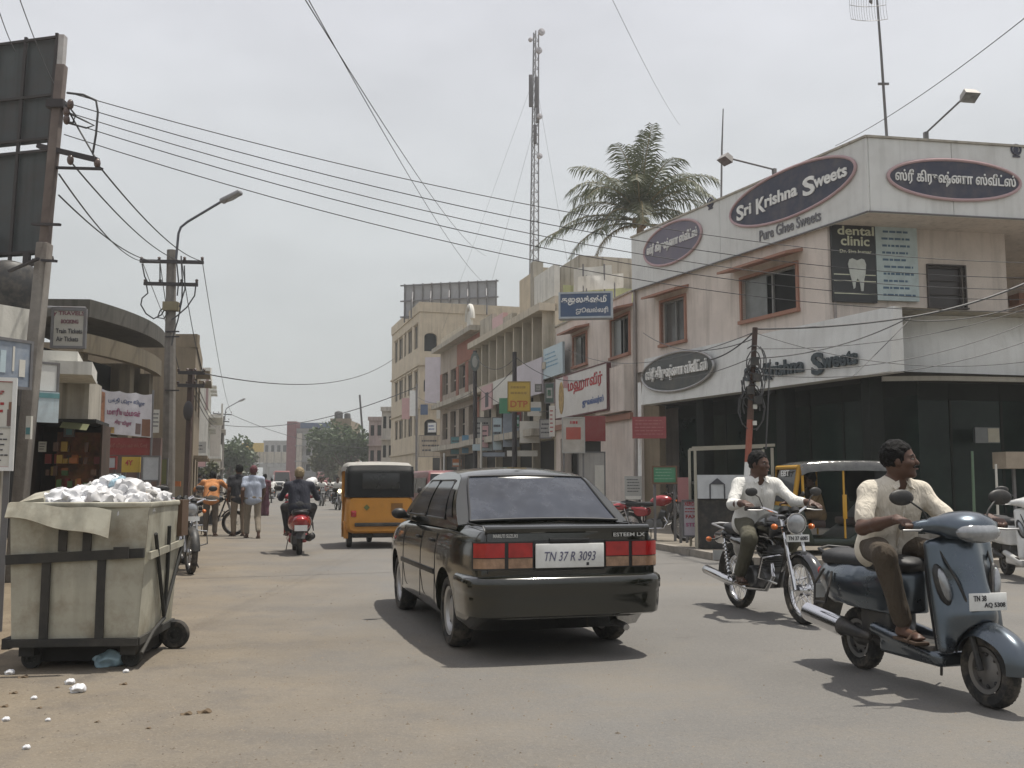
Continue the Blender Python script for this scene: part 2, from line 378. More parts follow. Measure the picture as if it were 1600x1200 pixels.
def person(label, loc, rz, J, shirt, trousers, vox=.009, sleeve=.55, group=None, hair=True, moustache=False, barefoot=False, skin=SKIN, tuck=False, hairm=HAIR, helmet=None, skirt=None):
    root = empty('person', loc, rz, label, 'person', group)
    S = 1.0; yaw = Matrix.Rotation(R(J.get('yaw', 0)), 3, 'Z') @ Matrix.Rotation(R(J.get('nod', 0)), 3, 'Y')
    H = Vector(J['head']); rot = np.array(yaw)
    def hp(x, y, z): return tuple(H + yaw @ Vector((x, y, z)))
    lat = (Vector(J['sh'][0]) - Vector(J['sh'][1])).normalized()
    ch, pe, ne = Vector(J['chest']), Vector(J['pelvis']), Vector(J['neck'])
    pr = [('e', hp(-.008, 0, .022), (.098, .077, .102), 0, rot, .01), ('e', hp(.026, 0, -.048), (.066, .057, .070), 0, rot, .03),
          ('c', hp(.090, 0, .012), hp(.108, 0, -.020), .010, .015, .012), ('e', hp(.076, 0, .028), (.022, .052, .012), 0, rot, .012),
          ('e', hp(.083, 0, -.055), (.014, .026, .010), 0, rot, .008), ('e', hp(.074, 0, -.092), (.024, .026, .022), 0, rot, .02),
          ('e', hp(-.002, .077, -.006), (.022, .011, .033), 0, rot, .006), ('e', hp(-.002, -.077, -.006), (.022, .011, .033), 0, rot, .006),
          ('e', hp(.062, .040, -.018), (.030, .026, .024), 0, rot, .02), ('e', hp(.062, -.040, -.018), (.030, .026, .024), 0, rot, .02),
          ('c', hp(-.02, 0, -.06), tuple(ne), .056, .062, .03)]
    for s in (0, 1):
        sh, el, wr = J['sh'][s], J['el'][s], J['wr'][s]
        pr += [('c', tuple(ne - Vector((0, 0, .02))), sh, .06, .055, .04), ('c', sh, el, .05, .042, .03), ('c', el, lerp(el, wr, .45), .043, .041, .02), ('c', lerp(el, wr, .45), wr, .041, .027, .02)]
        hd = J.get('hand', [None, None])[s]
        d = Vector(hd[0]) if hd else (Vector(wr) - Vector(el)).normalized()
        pr += hand_prims(wr, d, hd[1] if hd else -lat * (1 if s == 0 else -1), hd[2] if hd else Vector((1, 0, 0)), hd[3] if hd else (20, 25, 20))
        pr += [('c', J['hip'][s], J['kn'][s], .07, .05, .04), ('c', J['kn'][s], lerp(J['kn'][s], J['an'][s], .35), .05, .05, .03), ('c', lerp(J['kn'][s], J['an'][s], .35), J['an'][s], .05, .034, .03)]
        an, to = Vector(J['an'][s]), Vector(J['toe'][s]); heel = an + (an - to).normalized() * .03; heel.z = to.z + .012
        pr += [('c', tuple(an), tuple(heel), .036, .032, .02), ('c', tuple(heel), tuple(to), .032, .026, .02)]
        pr += [('c', tuple(to + Vector((0, 0, -.004)) + lat * .012 * k), tuple(to + (to - heel).normalized() * .028 + lat * .014 * k), .013, .010, .006) for k in (-1.6, -.6, .5, 1.6)]
    for k in (-1, 1):
        pr.append(('c', tuple(pe + lat * .06 * k), tuple(ch + lat * .07 * k), .088, .09, .05))
    sdf(pr, vox, 'body', skin, root)
    # shirt
    sp = []
    for k in (-1, 1):
        sp += [('c', tuple(pe + lat * .075 * k + Vector((0, 0, -.02 if not tuck else .06))), tuple(ch + lat * .085 * k), .118, .112, .05)]
    sp.append(('c', tuple(ne + Vector((-.01, 0, -.015))), tuple(ch), .075, .11, .05))
    for s in (0, 1):
        sh, el, wr = J['sh'][s], J['el'][s], J['wr'][s]
        sp.append(('c', tuple(ne + (Vector(sh) - ne) * .35 + Vector((0, 0, -.025))), sh, .072, .066, .05))
        if sleeve <= 1: e = lerp(sh, el, sleeve); sp.append(('c', sh, e, .060, .064, .04))
        else: sp += [('c', sh, el, .060, .052, .04), ('c', el, lerp(el, wr, sleeve - 1), .056, .045, .02)]
    if not tuck: sp.append(('c', tuple(pe + lat * .085 + Vector((0, 0, -.06 if vox > .013 else -.03))), tuple(pe - lat * .085 + Vector((0, 0, -.06 if vox > .013 else -.03))), .118 if vox < .013 else .100, .118 if vox < .013 else .100, .05))
    # collar: a ring round the neck, open at the throat
    fwd = Vector((-lat.y, lat.x, 0)) * -1; fwd = fwd if fwd.x > 0 else -fwd
    cp = [tuple(ne + Vector((-.012, 0, .012)) + lat * .068 * math.sin(a) - fwd * .066 * math.cos(a)) for a in np.linspace(-2.5, 2.5, 11)]
    for a, b in zip(cp[:-1], cp[1:]): sp.append(('c', a, b, .015, .015, .006))
    # open throat
    sp.append(('-e', tuple(ne + fwd * .085 + Vector((0, 0, -.015))), (.06, .035, .085), 0, np.array(Matrix.Rotation(math.atan2(fwd.y, fwd.x), 3, 'Z')), 0.0))
    sdf(sp, vox * 1.2, 'shirt', shirt, root, wob=.009 if vox < .013 else .004, wscale=10)
    if vox < .013:      # collar flaps, placket, buttons, breast pocket
        for k in (-1, 1):
            q = MB(); a0 = ne + fwd * .062 + lat * .022 * k + Vector((0, 0, .012)); a1 = ne + lat * .082 * k - fwd * .005 + Vector((0, 0, .020)); a2 = ne + fwd * .098 + lat * .075 * k + Vector((0, 0, -.062)); a3 = ne + fwd * .092 + lat * .035 * k + Vector((0, 0, -.040))
            q.add([a0, a1, a2, a3] + [p + fwd * .006 + Vector((0, 0, .006)) for p in (a0, a1, a2, a3)], [(0, 1, 2, 3), (7, 6, 5, 4), (0, 4, 5, 1), (1, 5, 6, 2), (2, 6, 7, 3), (3, 7, 4, 0)]); q.build('collar_flap', shirt, root, bevel=.003)
        q = MB(); tops = [ch.lerp(pe, t) + fwd * (.118 + .012 * math.sin(t * 3)) + Vector((0, 0, .05 * (1 - t))) for t in np.linspace(0, 1, 7)]
        for a, b in zip(tops[:-1], tops[1:]): q.beam(a, b, .028, .012, up=tuple(lat))
        q.build('placket', shirt, root); q = MB()
        for a in tops[1:]: q.ell(a + fwd * .010, (.006, .006, .006), 8, 6)
        q.build('buttons', WHITEP, root)['kind'] = 'stuff'
    # trousers
    tp = [('c', tuple(pe + lat * .075), tuple(pe - lat * .075), .115, .115, .04)]
    if skirt:
        for s in (0, 1): tp += [('c', J['hip'][s], J['kn'][s], .09, .09, .1), ('c', J['kn'][s], J['an'][s], .09, .11, .1)]
    else:
        for s in (0, 1):
            an = Vector(J['an'][s]); kn = Vector(J['kn'][s])
            tp += [('c', J['hip'][s], J['kn'][s], .092, .072, .05), ('c', J['kn'][s], tuple(kn.lerp(an, .92)), .072, .060, .03)]
    sdf(tp, vox * 1.2, 'trousers' if not skirt else 'skirt', trousers, root, wob=.010 if vox < .013 else .004, wscale=9)
    if hair and not helmet:
        sdf([('e', hp(-.020, 0, .036), (.105, .088, .108), 0, rot, .01), ('-b', hp(.115, 0, -.045), (.075, .13, .110), .03, rot, 0), ('-b', hp(0, 0, -.135), (.2, .2, .09), .02, rot, 0)], min(vox, .012), 'hair', hairm, root, wob=.010, wscale=45)
    if helmet:
        sdf([('e', hp(-.012, 0, .03), (.135, .115, .135), 0, rot, .01), ('-b', hp(.16, 0, -.04), (.09, .10, .07), .03, rot, 0)], max(vox, .012), 'helmet', helmet, root)
    if vox < .013:
        e = MB()
        for k in (-1, 1): e.ell(hp(.080, .031 * k, .010), (.013, .014, .006), 10, 6, 0); e.ell(hp(.0885, .031 * k, .010), (.006, .0065, .0055), 8, 6, 1)
        e.build('eyes', [EYEW, EYED], root)
        b = MB()
        for k in (-1, 1): b.tube([hp(.088, .016 * k, .030), hp(.088, .033 * k, .035), hp(.078, .052 * k, .029)], [.005, .006, .003], 6)
        b.build('eyebrows', hairm, root)
        lp = MB(); lp.ell(hp(.092, 0, -.055), (.010, .024, .006), 10, 6); lp.build('lips', mat('lips', (.15, .055, .04), .5), root)
        if moustache:
            m = MB()
            for k in (-1, 1): m.tube([hp(.104, .003 * k, -.036), hp(.100, .018 * k, -.038), hp(.088, .036 * k, -.047)], [.010, .009, .004], 8)
            m.build('moustache', hairm, root)
    so = MB()
    for s in (0, 1):
        an, to = Vector(J['an'][s]), Vector(J['toe'][s]); heel = an + (an - to).normalized() * .04; d = (to - Vector((heel.x, heel.y, to.z))).normalized()
        p = Vector((heel.x, heel.y, to.z - .030)); q = Vector((to.x, to.y, to.z - .030)) + d * .045
        sh = MB()
        sh.beam(p - d * .02, q, .09, .02, 0); sh.tube([(p + (q - p) * .62) + lat * .05, (p + (q - p) * .66) + Vector((0, 0, .062)), (p + (q - p) * .62) - lat * .05], [.012, .014, .012], 6)
        sh.build('sandal', LEATHER, root, bevel=.008)
    return root
# ------------------------------------------------------------------ wheels
def wheel_parts(parent, c, r, w, rimr, tyrem=RUBBER, rimm=None, name='wheel', spokes=0, rimm2=None, discs=True):
    """a wheel turning about local y"""
    c = Vector(c); rimm = rimm or STEEL
    t = MB(); pf = []
    for a in np.linspace(-2.5, 2.5, 15):
        rr = (r - rimr) / 2
        pf.append((r - rr + rr * math.cos(a) * (1.0 if abs(a) < 1.2 else 1.02), w / 2 * math.copysign(min(1, abs(math.sin(a)) * 1.15), a)))
    t.lathe(pf + [pf[0]], c, (0, 1, 0), 36)
    wo = t.build(name, tyrem, parent)
    tr = MB()
    for k in range(40):   # tread blocks
        a = 2 * math.pi * k / 40; d = Vector((math.cos(a), 0, math.sin(a))); tt = Vector((-math.sin(a), 0, math.cos(a)))
        for sgn in (-1, 1): tr.beam(c + d * (r - .0075) + Vector((0, sgn * w * .06, 0)), c + d * (r - .013) + Vector((0, sgn * w * .34, 0)) + tt * r * .05, .055 * r, .012, 0, up=d)
    to = tr.build('tread', tyrem, wo); to['kind'] = 'stuff'
    m = MB()
    if spokes:
        m.lathe([(rimr + .012, -w * .3), (rimr + .012, w * .3), (rimr - .008, w * .22), (rimr - .012, 0), (rimr - .008, -w * .22), (rimr + .012, -w * .3)], c, (0, 1, 0), 36)
        m.lathe([(.0, -.06), (.05, -.06), (.058, -.035), (.04, -.02), (.04, .02), (.058, .035), (.05, .06), (0, .06)], c, (0, 1, 0), 20)
        mo = m.build('rim', rimm, wo)
        sp = MB()
        for k in range(spokes):
            a = 2 * math.pi * k / spokes; s = -1 if k % 2 else 1; a2 = a + (.5 if k % 4 < 2 else -.5)
            sp.tube([c + Vector((math.cos(a) * .05, s * .035, math.sin(a) * .05)), c + Vector((math.cos(a2) * (rimr - .008), 0, math.sin(a2) * (rimr - .008)))], .0028, 4)
        so = sp.build('spokes', rimm, wo); so['kind'] = 'stuff'
    else:
        m.lathe([(rimr + .006, -w * .42), (rimr - .02, -w * .36), (rimr * .80, -w * .12), (rimr * .45, -w * .30), (.0, -w * .34)], c, (0, 1, 0), 30)
        m.lathe([(rimr + .006, w * .42), (rimr - .02, w * .36), (rimr * .80, w * .12), (rimr * .45, w * .30), (.0, w * .34)], c, (0, 1, 0), 30)
        if discs:
            for k in range(8):
                a = 2 * math.pi * k / 8; d = Vector((math.cos(a), 0, math.sin(a)))
                for s in (-1, 1): m.ell(c + d * rimr * .70 + Vector((0, s * w * .12, 0)), (rimr * .10, .02, rimr * .10), 8, 6, 1)
        m.build('rim', [rimm, BLACKM], wo)
    return wo

# ------------------------------------------------------------------ sedan
def make_sedan():
    az = -15.8; g = gnd(712, 1010); gr = gnd(962, 1003)
    root = empty('sedan', (-.02 + .5 * (g.x + gr.x) * 1.0, .5 * (g.y + gr.y) + .07, 0), R(90 - az), 'dark green-black sedan driving away along the street, seen from behind', 'car'); root.scale = (1, .95, .985)
    PAINT = mat('black_green_paint', (.008, .009, .005), .13, var=.25, scale=2, coat=.8, spec=.5, dirt=(.020, .018, .011), dirt_amt=.5, dscale=1.5)
    TRIM = mat('black_trim', (.012, .012, .012), .45)
    W = .79; zb = .19
    def wd(x):
        if x < .1: return W - .075 * ((.1 - x) / .95) ** 2.2
        if x > 2.2: return W - .13 * ((x - 2.2) / 1.05) ** 2.2
        return W
    def zt(x):
        if x < .1: return .975 - .012 * ((.1 - x) / .95) ** 2
        if x < 2.0: return .965 - .03 * (x - .1) / 1.9
        return .935 - .16 * ((x - 2.0) / 1.25) ** 1.5
    xs = [-.86, -.855, -.83, -.75, -.55, -.3, 0, .3, .7, 1.1, 1.5, 1.9, 2.2, 2.5, 2.8, 3.05, 3.18, 3.22]
    rings = []
    for i, x in enumerate(xs):
        w, t = wd(x), zt(x); e = {0: .95, 1: .97}.get(i, {16: .98, 17: .94}.get(i, 1.0)); t2 = t - (1 - e) * .25; w *= 1 - (1 - e) * .5
        b = zb + (.12 if x < -.7 else 0) + (.06 if x > 3.1 else 0)
        hs = [(0, b), (w * .70, b), (w * .90, b + .02), (w * .965, b + .08), (w * .985, .36), (w * .998, .50), (w, .56), (w * .997, .70), (w * .985, t2 - .16), (w * .965, t2 - .09), (w * .93, t2 - .035), (w * .87, t2 - .006), (w * .6, t2 + .008), (0, t2 + .016)]
        rings.append([(x, y, z) for y, z in hs] + [(x, -y, z) for y, z in hs[-2:0:-1]])
    body = MB().loft(rings).build('body', PAINT, root, sharp=45)
    cut = MB()
    for x in (0, 2.365): cut.tube([(x, -1.0, .30), (x, -.52, .30)], .325, 32); cut.tube([(x, .52, .30), (x, 1.0, .30)], .325, 32)
    co = cut.build('cutter', PAINT, root)
    bm = body.modifiers.new('b', 'BOOLEAN'); bm.object = co; bm.operation = 'DIFFERENCE'; bm.solver = 'EXACT'
    applied(body); bpy.data.objects.remove(co); body.data.set_sharp_from_angle(angle=R(40))
    # roof and pillars
    prof = [(-.30, .972), (-.16, 1.06), (.02, 1.175), (.18, 1.285), (.26, 1.335), (.40, 1.368), (.70, 1.392), (1.0, 1.395), (1.25, 1.382), (1.42, 1.352), (1.62, 1.25), (1.9, 1.09), (2.16, .945)]
    def hw(z): t = (z - .96) / .43; return .735 - .175 * t - .03 * t * t + .03 * math.sin(math.pi * max(0, min(1, t)))
    gh = MB(); NV = 12
    def pr(a):
        q = a * (len(prof) - 1); i = min(int(q), len(prof) - 2); f = q - i; return (prof[i][0] * (1 - f) + prof[i + 1][0] * f, prof[i][1] * (1 - f) + prof[i + 1][1] * f)
    def top(a, b, off=0.0):
        x, z = pr(a); y = (b * 2 - 1); h = hw(z) * (1 - .0); mid = math.sin(math.pi * min(1, max(0, a)))
        return (x + off * .0, y * h, z + off + .040 * (1 - abs(y) ** 2.2) * (1 if .25 < a < .8 else .5) - .03 * max(0, abs(y) - .85) ** 1.0)
    gh.grid(lambda a, b: top(a, b), 36, 14)
    for s in (-1, 1):
        def side(a, b, s=s):
            x, z = pr(a); zz = .93 + (z - .03 * .15 - .93) * b; return (x, s * hw(zz), zz)
        gh.grid(side, 36, 8)
    gh.build('roof', PAINT, root, sharp=60)
    # glass
    def glass_rear(a, b):
        q = .004 + a * .300; x, z = pr(q); y = (b * 2 - 1) * (.635 - .12 * a); return (x - .006, y, z + .012 + .040 * (1 - abs(y / .72) ** 2.2) * .5)
    gl = MB().grid(glass_rear, 10, 14).build('rear_window', CARGLASS, root)
    sl = MB()
    for s in (-1, 1): sl.tube([Vector(glass_rear(i / 10, 0 if s < 0 else 1)) + Vector((0, 0, .004)) for i in range(11)], .009, 6)
    sl.tube([Vector(glass_rear(0, j / 14)) + Vector((-.004, 0, .002)) for j in range(15)], .010, 6); sl.tube([Vector(glass_rear(1, j / 14)) + Vector((-.002, 0, .004)) for j in range(15)], .008, 6)
    sl.build('window_seal', TRIM, gl)
    MB().grid(lambda a, b: (lambda q, y: (pr(q)[0] + .008, y * hw(pr(q)[1]), pr(q)[1] + .03))(.77 + a * .21, (b * 2 - 1) * .88), 8, 12).build('windscreen', CARGLASS, root)
    for s in (-1, 1):
        for x0, x1, x2, x3 in ((.20, .40, .93, .93), (.99, .99, 1.36, 1.80)):   # bottom-rear, top-rear, top-front, bottom-front
            def sg(a, b, s=s, x0=x0, x1=x1, x2=x2, x3=x3):
                z = 1.0 + .315 * b; xa = x0 + (x1 - x0) * b; xb = x3 + (x2 - x3) * b; return (xa + (xb - xa) * a, s * (hw(z) + .006), z)
            wn_ = MB().grid(sg, 6, 6).build('side_window', CARGLASS, root)
            fr = MB(); fr.tube([sg(0, 0), sg(0, 1), sg(1, 1), sg(1, 0)], .009, 6, closed=True); fr.build('window_frame', TRIM, wn_)
        def qg(a, b, s=s): z = 1.02 + .22 * b; xa = -.06 + .27 * b; xb = .15 + .19 * b; return (xa + (xb - xa) * a, s * (hw(z) + .006), z)
        MB().grid(qg, 3, 4).build('side_window', CARGLASS, root)
        # doors: seams, handle, moulding
        d = MB()
        for x in (.33, .965, 1.86): d.tube([(x, s * (wd(x) * .998 + .001), .30), (x, s * (wd(x) + .001), .55), (x - .0, s * (wd(x) * .995 + .001), .72), (x - .02, s * (wd(x) * .97), .88)], .004, 5)
        d.build('door_seam', TRIM, root)
        for x in (.50, 1.10):
            h = MB(); h.bx(x - .07, x + .07, s * .785 - .012, s * .785 + .012, .80, .825); h.build('door_handle', TRIM, root, bevel=.005)
        mo = MB(); mo.beam((.36, s * (W + .002), .56), (1.95, s * (W + .002), .55), .016, .045); mo.build('side_moulding', TRIM, root, bevel=.005)
        mi = sdf([('e', (1.72, s * .86, 1.0), (.045, .075, .052), 0, None, .01), ('c', (1.74, s * .76, .97), (1.73, s * .84, .98), .022, .022, .02)], .012, 'wing_mirror', TRIM, root)
    # boot lid lip, seams
    MB().grid(lambda a, b: (-.845 - .022 * math.sin(math.pi * a), (b * 2 - 1) * .66, .972 - .05 * a + .012 * math.sin(math.pi * a)), 6, 14, thick=.01).build('boot_lip', PAINT, root)
    sm = MB(); sm.tube([(-.868, .64, .64), (-.868, .65, .92), (-.80, .66, .975), (-.35, .67, .985)], .005, 5); sm.build('boot_seam', TRIM, root); sm = MB(); sm.tube([(-.868, -.64, .64), (-.868, -.65, .92), (-.80, -.66, .975), (-.35, -.67, .985)], .005, 5); sm.build('boot_seam', TRIM, root)
    # bumpers
    def bumper(front):
        sx = 1 if front else -1; xo = 3.20 if front else -.84
        path = [(-.42, W - .03), (-.15, W - .032), (-.03, W - .055), (.035, W - .11), (.058, .50), (.068, .25), (.072, 0)]
        path = [(a, b * (.87 if front else 1)) for a, b in path]; path = path + [(a, -b) for a, b in path[-2::-1]]
        pf = [(-.01, .325), (.012, .335), (.022, .39), (.026, .47), (.027, .50), (.038, .515), (.040, .575), (.034, .600), (.01, .617), (-.03, .622), (-.06, .60), (-.06, .34)]
        rg = []
        for i, (a, b) in enumerate(path):
            p0 = Vector(path[max(0, i - 1)]); p1 = Vector(path[min(len(path) - 1, i + 1)]); t = (p1 - p0).normalized(); nn = Vector((-t.y, t.x)); nn = nn if nn.dot(Vector((a + .5, b))) > 0 else -nn
            rg.append([(xo + sx * (a + nn.x * o), b + nn.y * o, z) for o, z in pf])
        o = MB().loft(rg).build('rear_bumper' if not front else 'front_bumper', PAINT, root, sharp=50)
        st = MB(); st.loft([[(xo + sx * (p[0] + .062 * (1 if i not in (0, len(path) - 1) else .2)), p[1] * 1.0 + (0.05 if i < 3 else 0) - (0.05 if i > len(path) - 4 else 0), z) for z in (.505, .512)] for i, p in enumerate(path)], cap=False)
        return o
    bumper(False); bumper(True)
    # tail lights either side of the plate
    for s in (-1, 1):
        hs = MB()
        def tl(a, b, s=s, y0=.29, y1=.738, z0=.668, z1=.868, off=.0):
            y = y0 + (y1 - y0) * a; k = max(0, (y - .64) / .1); return (-.866 - off + .055 * k * k, s * y, z0 + (z1 - z0) * b)
        hs.grid(lambda a, b: tl(a, b, off=.001), 14, 3, thick=.02); tlo = hs.build('tail_light', TRIM, root)
        dv = .50 if s > 0 else .50
        for (ya, yb) in ((.298, .485), (.515, .735)):
            for (za, zb_, m_, nm) in ((.755, .858, LENSRED, 'red_lens'), (.678, .748, mat('smoked_lens', (.26, .16, .10), .12, var=.4, scale=14, spec=.7), 'amber_lens')):
                q = MB(); q.grid(lambda a, b: tl(a, b, y0=ya + (0 if ya < .4 else -.03 * b * 0), y1=yb, z0=za, z1=zb_, off=.012), 8, 2, thick=.012); q.build(nm, m_, tlo)
    gp = MB(); gp.bx(-.862, -.85, -.29, .29, .655, .875); gp.build('plate_recess', TRIM, root, bevel=.004)
    pl = MB(); pl.bx(-.896, -.884, -.275, .275, .675, .850); plate = pl.build('number_plate', WHITEP, root, bevel=.008)
    def rear_text(s_, y0, y1, z0, z1, x, m, parent, name='lettering', bold=0.0, shear=0.0):
        T = Matrix(((0, 1, 0, x), (-1, 0, 0, 0), (0, 0, 1, 0), (0, 0, 0, 1)))
        b = MB(T); put_text(b, s_, y0, y1, z0, z1, 0, bold, .003, 0, shear); return b.build(name, m, parent, fix=False)
    rear_text('TN 37 R 3093', -.205, .205, .725, .792, -.897, mat('plate_ink', (.10, .10, .16), .6), plate, bold=.0, shear=.25)
    q = MB(); q.bx(-.899, -.896, .15 - .3, .15 - .28, .69, .712); q.build('plate_stamp', BLACKT, plate)
    BADGE = mat('badge_silver', (.55, .55, .53), .35, metal=.3)
    rear_text('MARUTI SUZUKI', -.60, -.41, .895, .922, -.8735, BADGE, root, 'badge', .015); rear_text('ESTEEM LX', .36, .62, .895, .922, -.8735, BADGE, root, 'badge', .015)
    hd = MB(); hd.beam((-.885, -.16, .872), (-.885, .16, .872), .016, .03); hd.build('boot_handle', TRIM, root, bevel=.005)
    hl = MB()
    for s in (-1, 1): hl.bx(3.17, 3.235, s * .5 - .15, s * .5 + .15, .62, .74)
    hl.build('headlight', LENSCLEAR, root, bevel=.02)
    ub = MB(); ub.bx(-.5, 2.9, -.62, .62, .2, .34); ub.build('underbody', BLACKM, root)
    ex = MB(); ex.tube([(-.3, -.45, .25), (-.86, -.45, .24), (-.90, -.45, .23)], .025, 10); ex.build('exhaust_pipe', STEEL, root)
    RIM = mat('hubcap_silver', (.42, .42, .42), .4, metal=.6, dirt=DUST, dirt_amt=.4)
    for x in (0, 2.365):
        for s in (-1, 1): wheel_parts(root, (x, s * .665, .283), .283, .165, .185, rimm=RIM)
    return root

# ------------------------------------------------------------------ scooter
def make_scooter(loc, rz, label, paint, group=None, plate=('TN 38', 'AQ 5308'), fine=True, mirrors=True):
    root = empty('scooter', loc, rz, label, 'scooter', group); v = .011 if fine else .02
    r = .212
    for x in (0, 1.24): wheel_parts(root, (x, 0, r), r, .095, .125, rimm=mat('scooter_rim', (.20, .20, .20), .45, metal=.7, dirt=DUST, dirt_amt=.4))
    # tail body
    sdf([('e', (.08, 0, .57), (.47, .205, .20), 0, None, .05), ('e', (-.22, 0, .63), (.22, .13, .10), 0, None, .06), ('b', (.36, 0, .55), (.20, .15, .17), .06, None, .06), ('-b', (.0, 0, .32), (.8, .4, .12), .02, None, 0),
         ('-e', (.0, 0, .27), (.30, .4, .20), 0, None, 0)], v, 'tail_body', paint, root)
    sdf([('b', (.14, 0, .745), (.42, .145, .045), .04, None, .02), ('e', (.42, 0, .75), (.18, .13, .055), 0, None, .03), ('e', (-.20, 0, .765), (.14, .125, .05), 0, None, .03)], v, 'seat', mat('seat_vinyl', (.02, .02, .021), .55, bump=.1), root)
    # dark underside, engine
    sdf([('b', (.05, .06, .27), (.22, .08, .09), .03, None, .03), ('c', (.0, .03, .22), (.45, .02, .30), .08, .07, .04), ('b', (.30, 0, .36), (.16, .11, .10), .03, None, .03)], .014, 'engine', mat('engine_grey', (.07, .07, .07), .5, metal=.5, dirt=DUST, dirt_amt=.4), root)
    fl = MB(); fl.bx(.52, .97, -.17, .17, .265, .305); fl.build('floorboard', mat('floor_plastic', (.022, .022, .022), .7, dirt=DUST, dirt_amt=.5), root, bevel=.015)
    sdf([('b', (.72, .0, .235), (.30, .165, .045), .03, None, .02), ('c', (.35, .13, .33), (.95, .15, .25), .04, .035, .03), ('c', (.35, -.13, .33), (.95, -.15, .25), .04, .035, .03)], .013, 'lower_side', paint, root)
    # leg shield
    def shield(a, b):
        z = .27 + .68 * a; y = (b * 2 - 1); w = .21 + .03 * math.sin(math.pi * min(1, a * 1.05)) - .07 * max(0, a - .72) / .28; x = 1.055 - .12 * a + .03 * math.sin(math.pi * a) - .085 * y * y
        return (x, y * w, z)
    tilt = np.array(Matrix.Rotation(R(-9), 3, 'Y'))
    sdf([('b', (.998, 0, .61), (.030, .225, .325), .028, tilt, .02), ('b', (.975, 0, .84), (.030, .185, .09), .03, tilt, .06), ('c', (.995, 0, .90), (1.085, 0, .52), .07, .115, .13), ('c', (1.05, 0, .46), (1.03, 0, .32), .10, .07, .08), ('-e', (1.24, 0, .212), (.275, .2, .275), 0, None, 0), ('-b', (.93, 0, .6), (.06, .15, .26), .03, tilt, 0)], v, 'front_apron', paint, root)
    MB().grid(lambda a, b: tuple(Vector(shield(.04 + .88 * a, .10 + .80 * b)) + Vector((-.055, 0, 0))), 10, 10, thick=.012).build('inner_panel', mat('inner_plastic', (.016, .016, .017), .6), root)
    for s in (-1, 1):
        gr = MB(); gr.tube([(1.00, s * .165, .885), (1.052, s * .150, .80), (1.095, s * .118, .70), (1.128, s * .085, .58), (1.135, s * .06, .50)], [.005, .007, .008, .008, .006], 8); gr.build('apron_seam', BLACKM, root)
    for s in (-1, 1):
        rt = Matrix.Rotation(R(-12 * s), 3, 'X') @ Matrix.Rotation(R(-10), 3, 'Y')
        b_ = MB(); b_.ell((1.046, s * .175, .68), (.034, .032, .10), 14, 10, 0, rt); io = b_.build('front_indicator', LENSCLEAR, root)
        k_ = MB(); k_.ell((1.032, s * .175, .68), (.034, .044, .125), 14, 10, 0, rt); k_.build('indicator_trim', BLACKM, io)
    pb = MB(); pb.bx(1.190, 1.198, -.125, .125, .545, .645); plo = pb.build('number_plate', WHITEP, root, bevel=.003)
    T = Matrix(((0, -1, 0, 1.199), (1, 0, 0, 0), (0, 0, 1, 0), (0, 0, 0, 1)))
    t_ = MB(T); put_text(t_, plate[0], -.10, -.015, .600, .632, 0, .01, .003); put_text(t_, plate[1], -.03, .11, .560, .591, 0, .01, .003); t_.build('lettering', BLACKT, plo, fix=False)
    # front mudguard
    def fen(a, b):
        t = R(2 + 158 * a); y = (b * 2 - 1); rad = .262 + .045 * math.exp(-((a - .12) / .20) ** 2) - .075 * abs(y) ** 2.6; w = .088 * (1 - .35 * abs(a - .45) ** 1.5); return (1.24 + rad * math.cos(t), y * w, .215 + rad * math.sin(t))
    MB().grid(fen, 22, 12, thick=.006).build('mudguard', paint, root)
    fk = MB()
    for s in (-1, 1): fk.tube([(1.24, s * .062, .212), (1.17, s * .06, .42), (1.08, s * .05, .66)], .018, 8)
    fk.build('fork', BLACKM, root)
    st = MB(); st.tube([(1.07, 0, .60), (.985, 0, .96)], .03, 10); st.build('steering_column', BLACKM, root)
    # handlebar cowl
    sdf([('e', (1.00, 0, 1.02), (.155, .19, .085), 0, None, .04), ('e', (1.075, 0, 1.0), (.115, .15, .085), 0, None, .05), ('c', (.965, .18, 1.02), (.935, .27, 1.015), .045, .032, .04), ('c', (.965, -.18, 1.02), (.935, -.27, 1.015), .045, .032, .04), ('-b', (.97, 0, .90), (.4, .4, .045), .0, None, 0)], v, 'handlebar_cowl', paint, root)
    hl = MB(); hl.ell((1.138, 0, .985), (.068, .145, .062), 18, 10, 0); ho = hl.build('headlight', LENSCLEAR, root)
    b2 = MB(); b2.ell((1.165, 0, .985), (.040, .05, .04), 12, 8); b2.build('reflector', CHROME, ho)
    hb = MB(); hb.tube([(.935, -.26, 1.015), (.93, -.37, 1.012)], .017, 10); hb.tube([(.935, .26, 1.015), (.93, .37, 1.012)], .017, 10); hb.build('grips', RUBBER, root)
    lv = MB()
    for s in (-1, 1): lv.tube([(.965, s * .24, 1.0), (1.02, s * .30, .995), (1.0, s * .40, .995)], .006, 6)
    lv.build('brake_levers', STEEL, root)
    if mirrors:
        for s in (-1, 1):
            m_ = MB(); m_.tube([(.96, s * .20, 1.05), (.955, s * .23, 1.11), (.93, s * .30, 1.165)], .006, 6); m_.ell((.92, s * .345, 1.185), (.022, .085, .048), 16, 10); m_.build('mirror', BLACKM, root)
    tl = MB(); tl.ell((-.40, 0, .635), (.05, .09, .045), 12, 8); tl.build('tail_light', LENSRED, root)
    rp = MB(); rp.bx(-.43, -.424, -.11, .11, .44, .54); rp.build('rear_plate', WHITEP, root); rm = MB(); rm.grid(lambda a, b: (-.30 - .10 * a, (b * 2 - 1) * .08, .50 - .20 * a), 4, 4, thick=.01); rm.build('rear_mudflap', BLACKM, root)
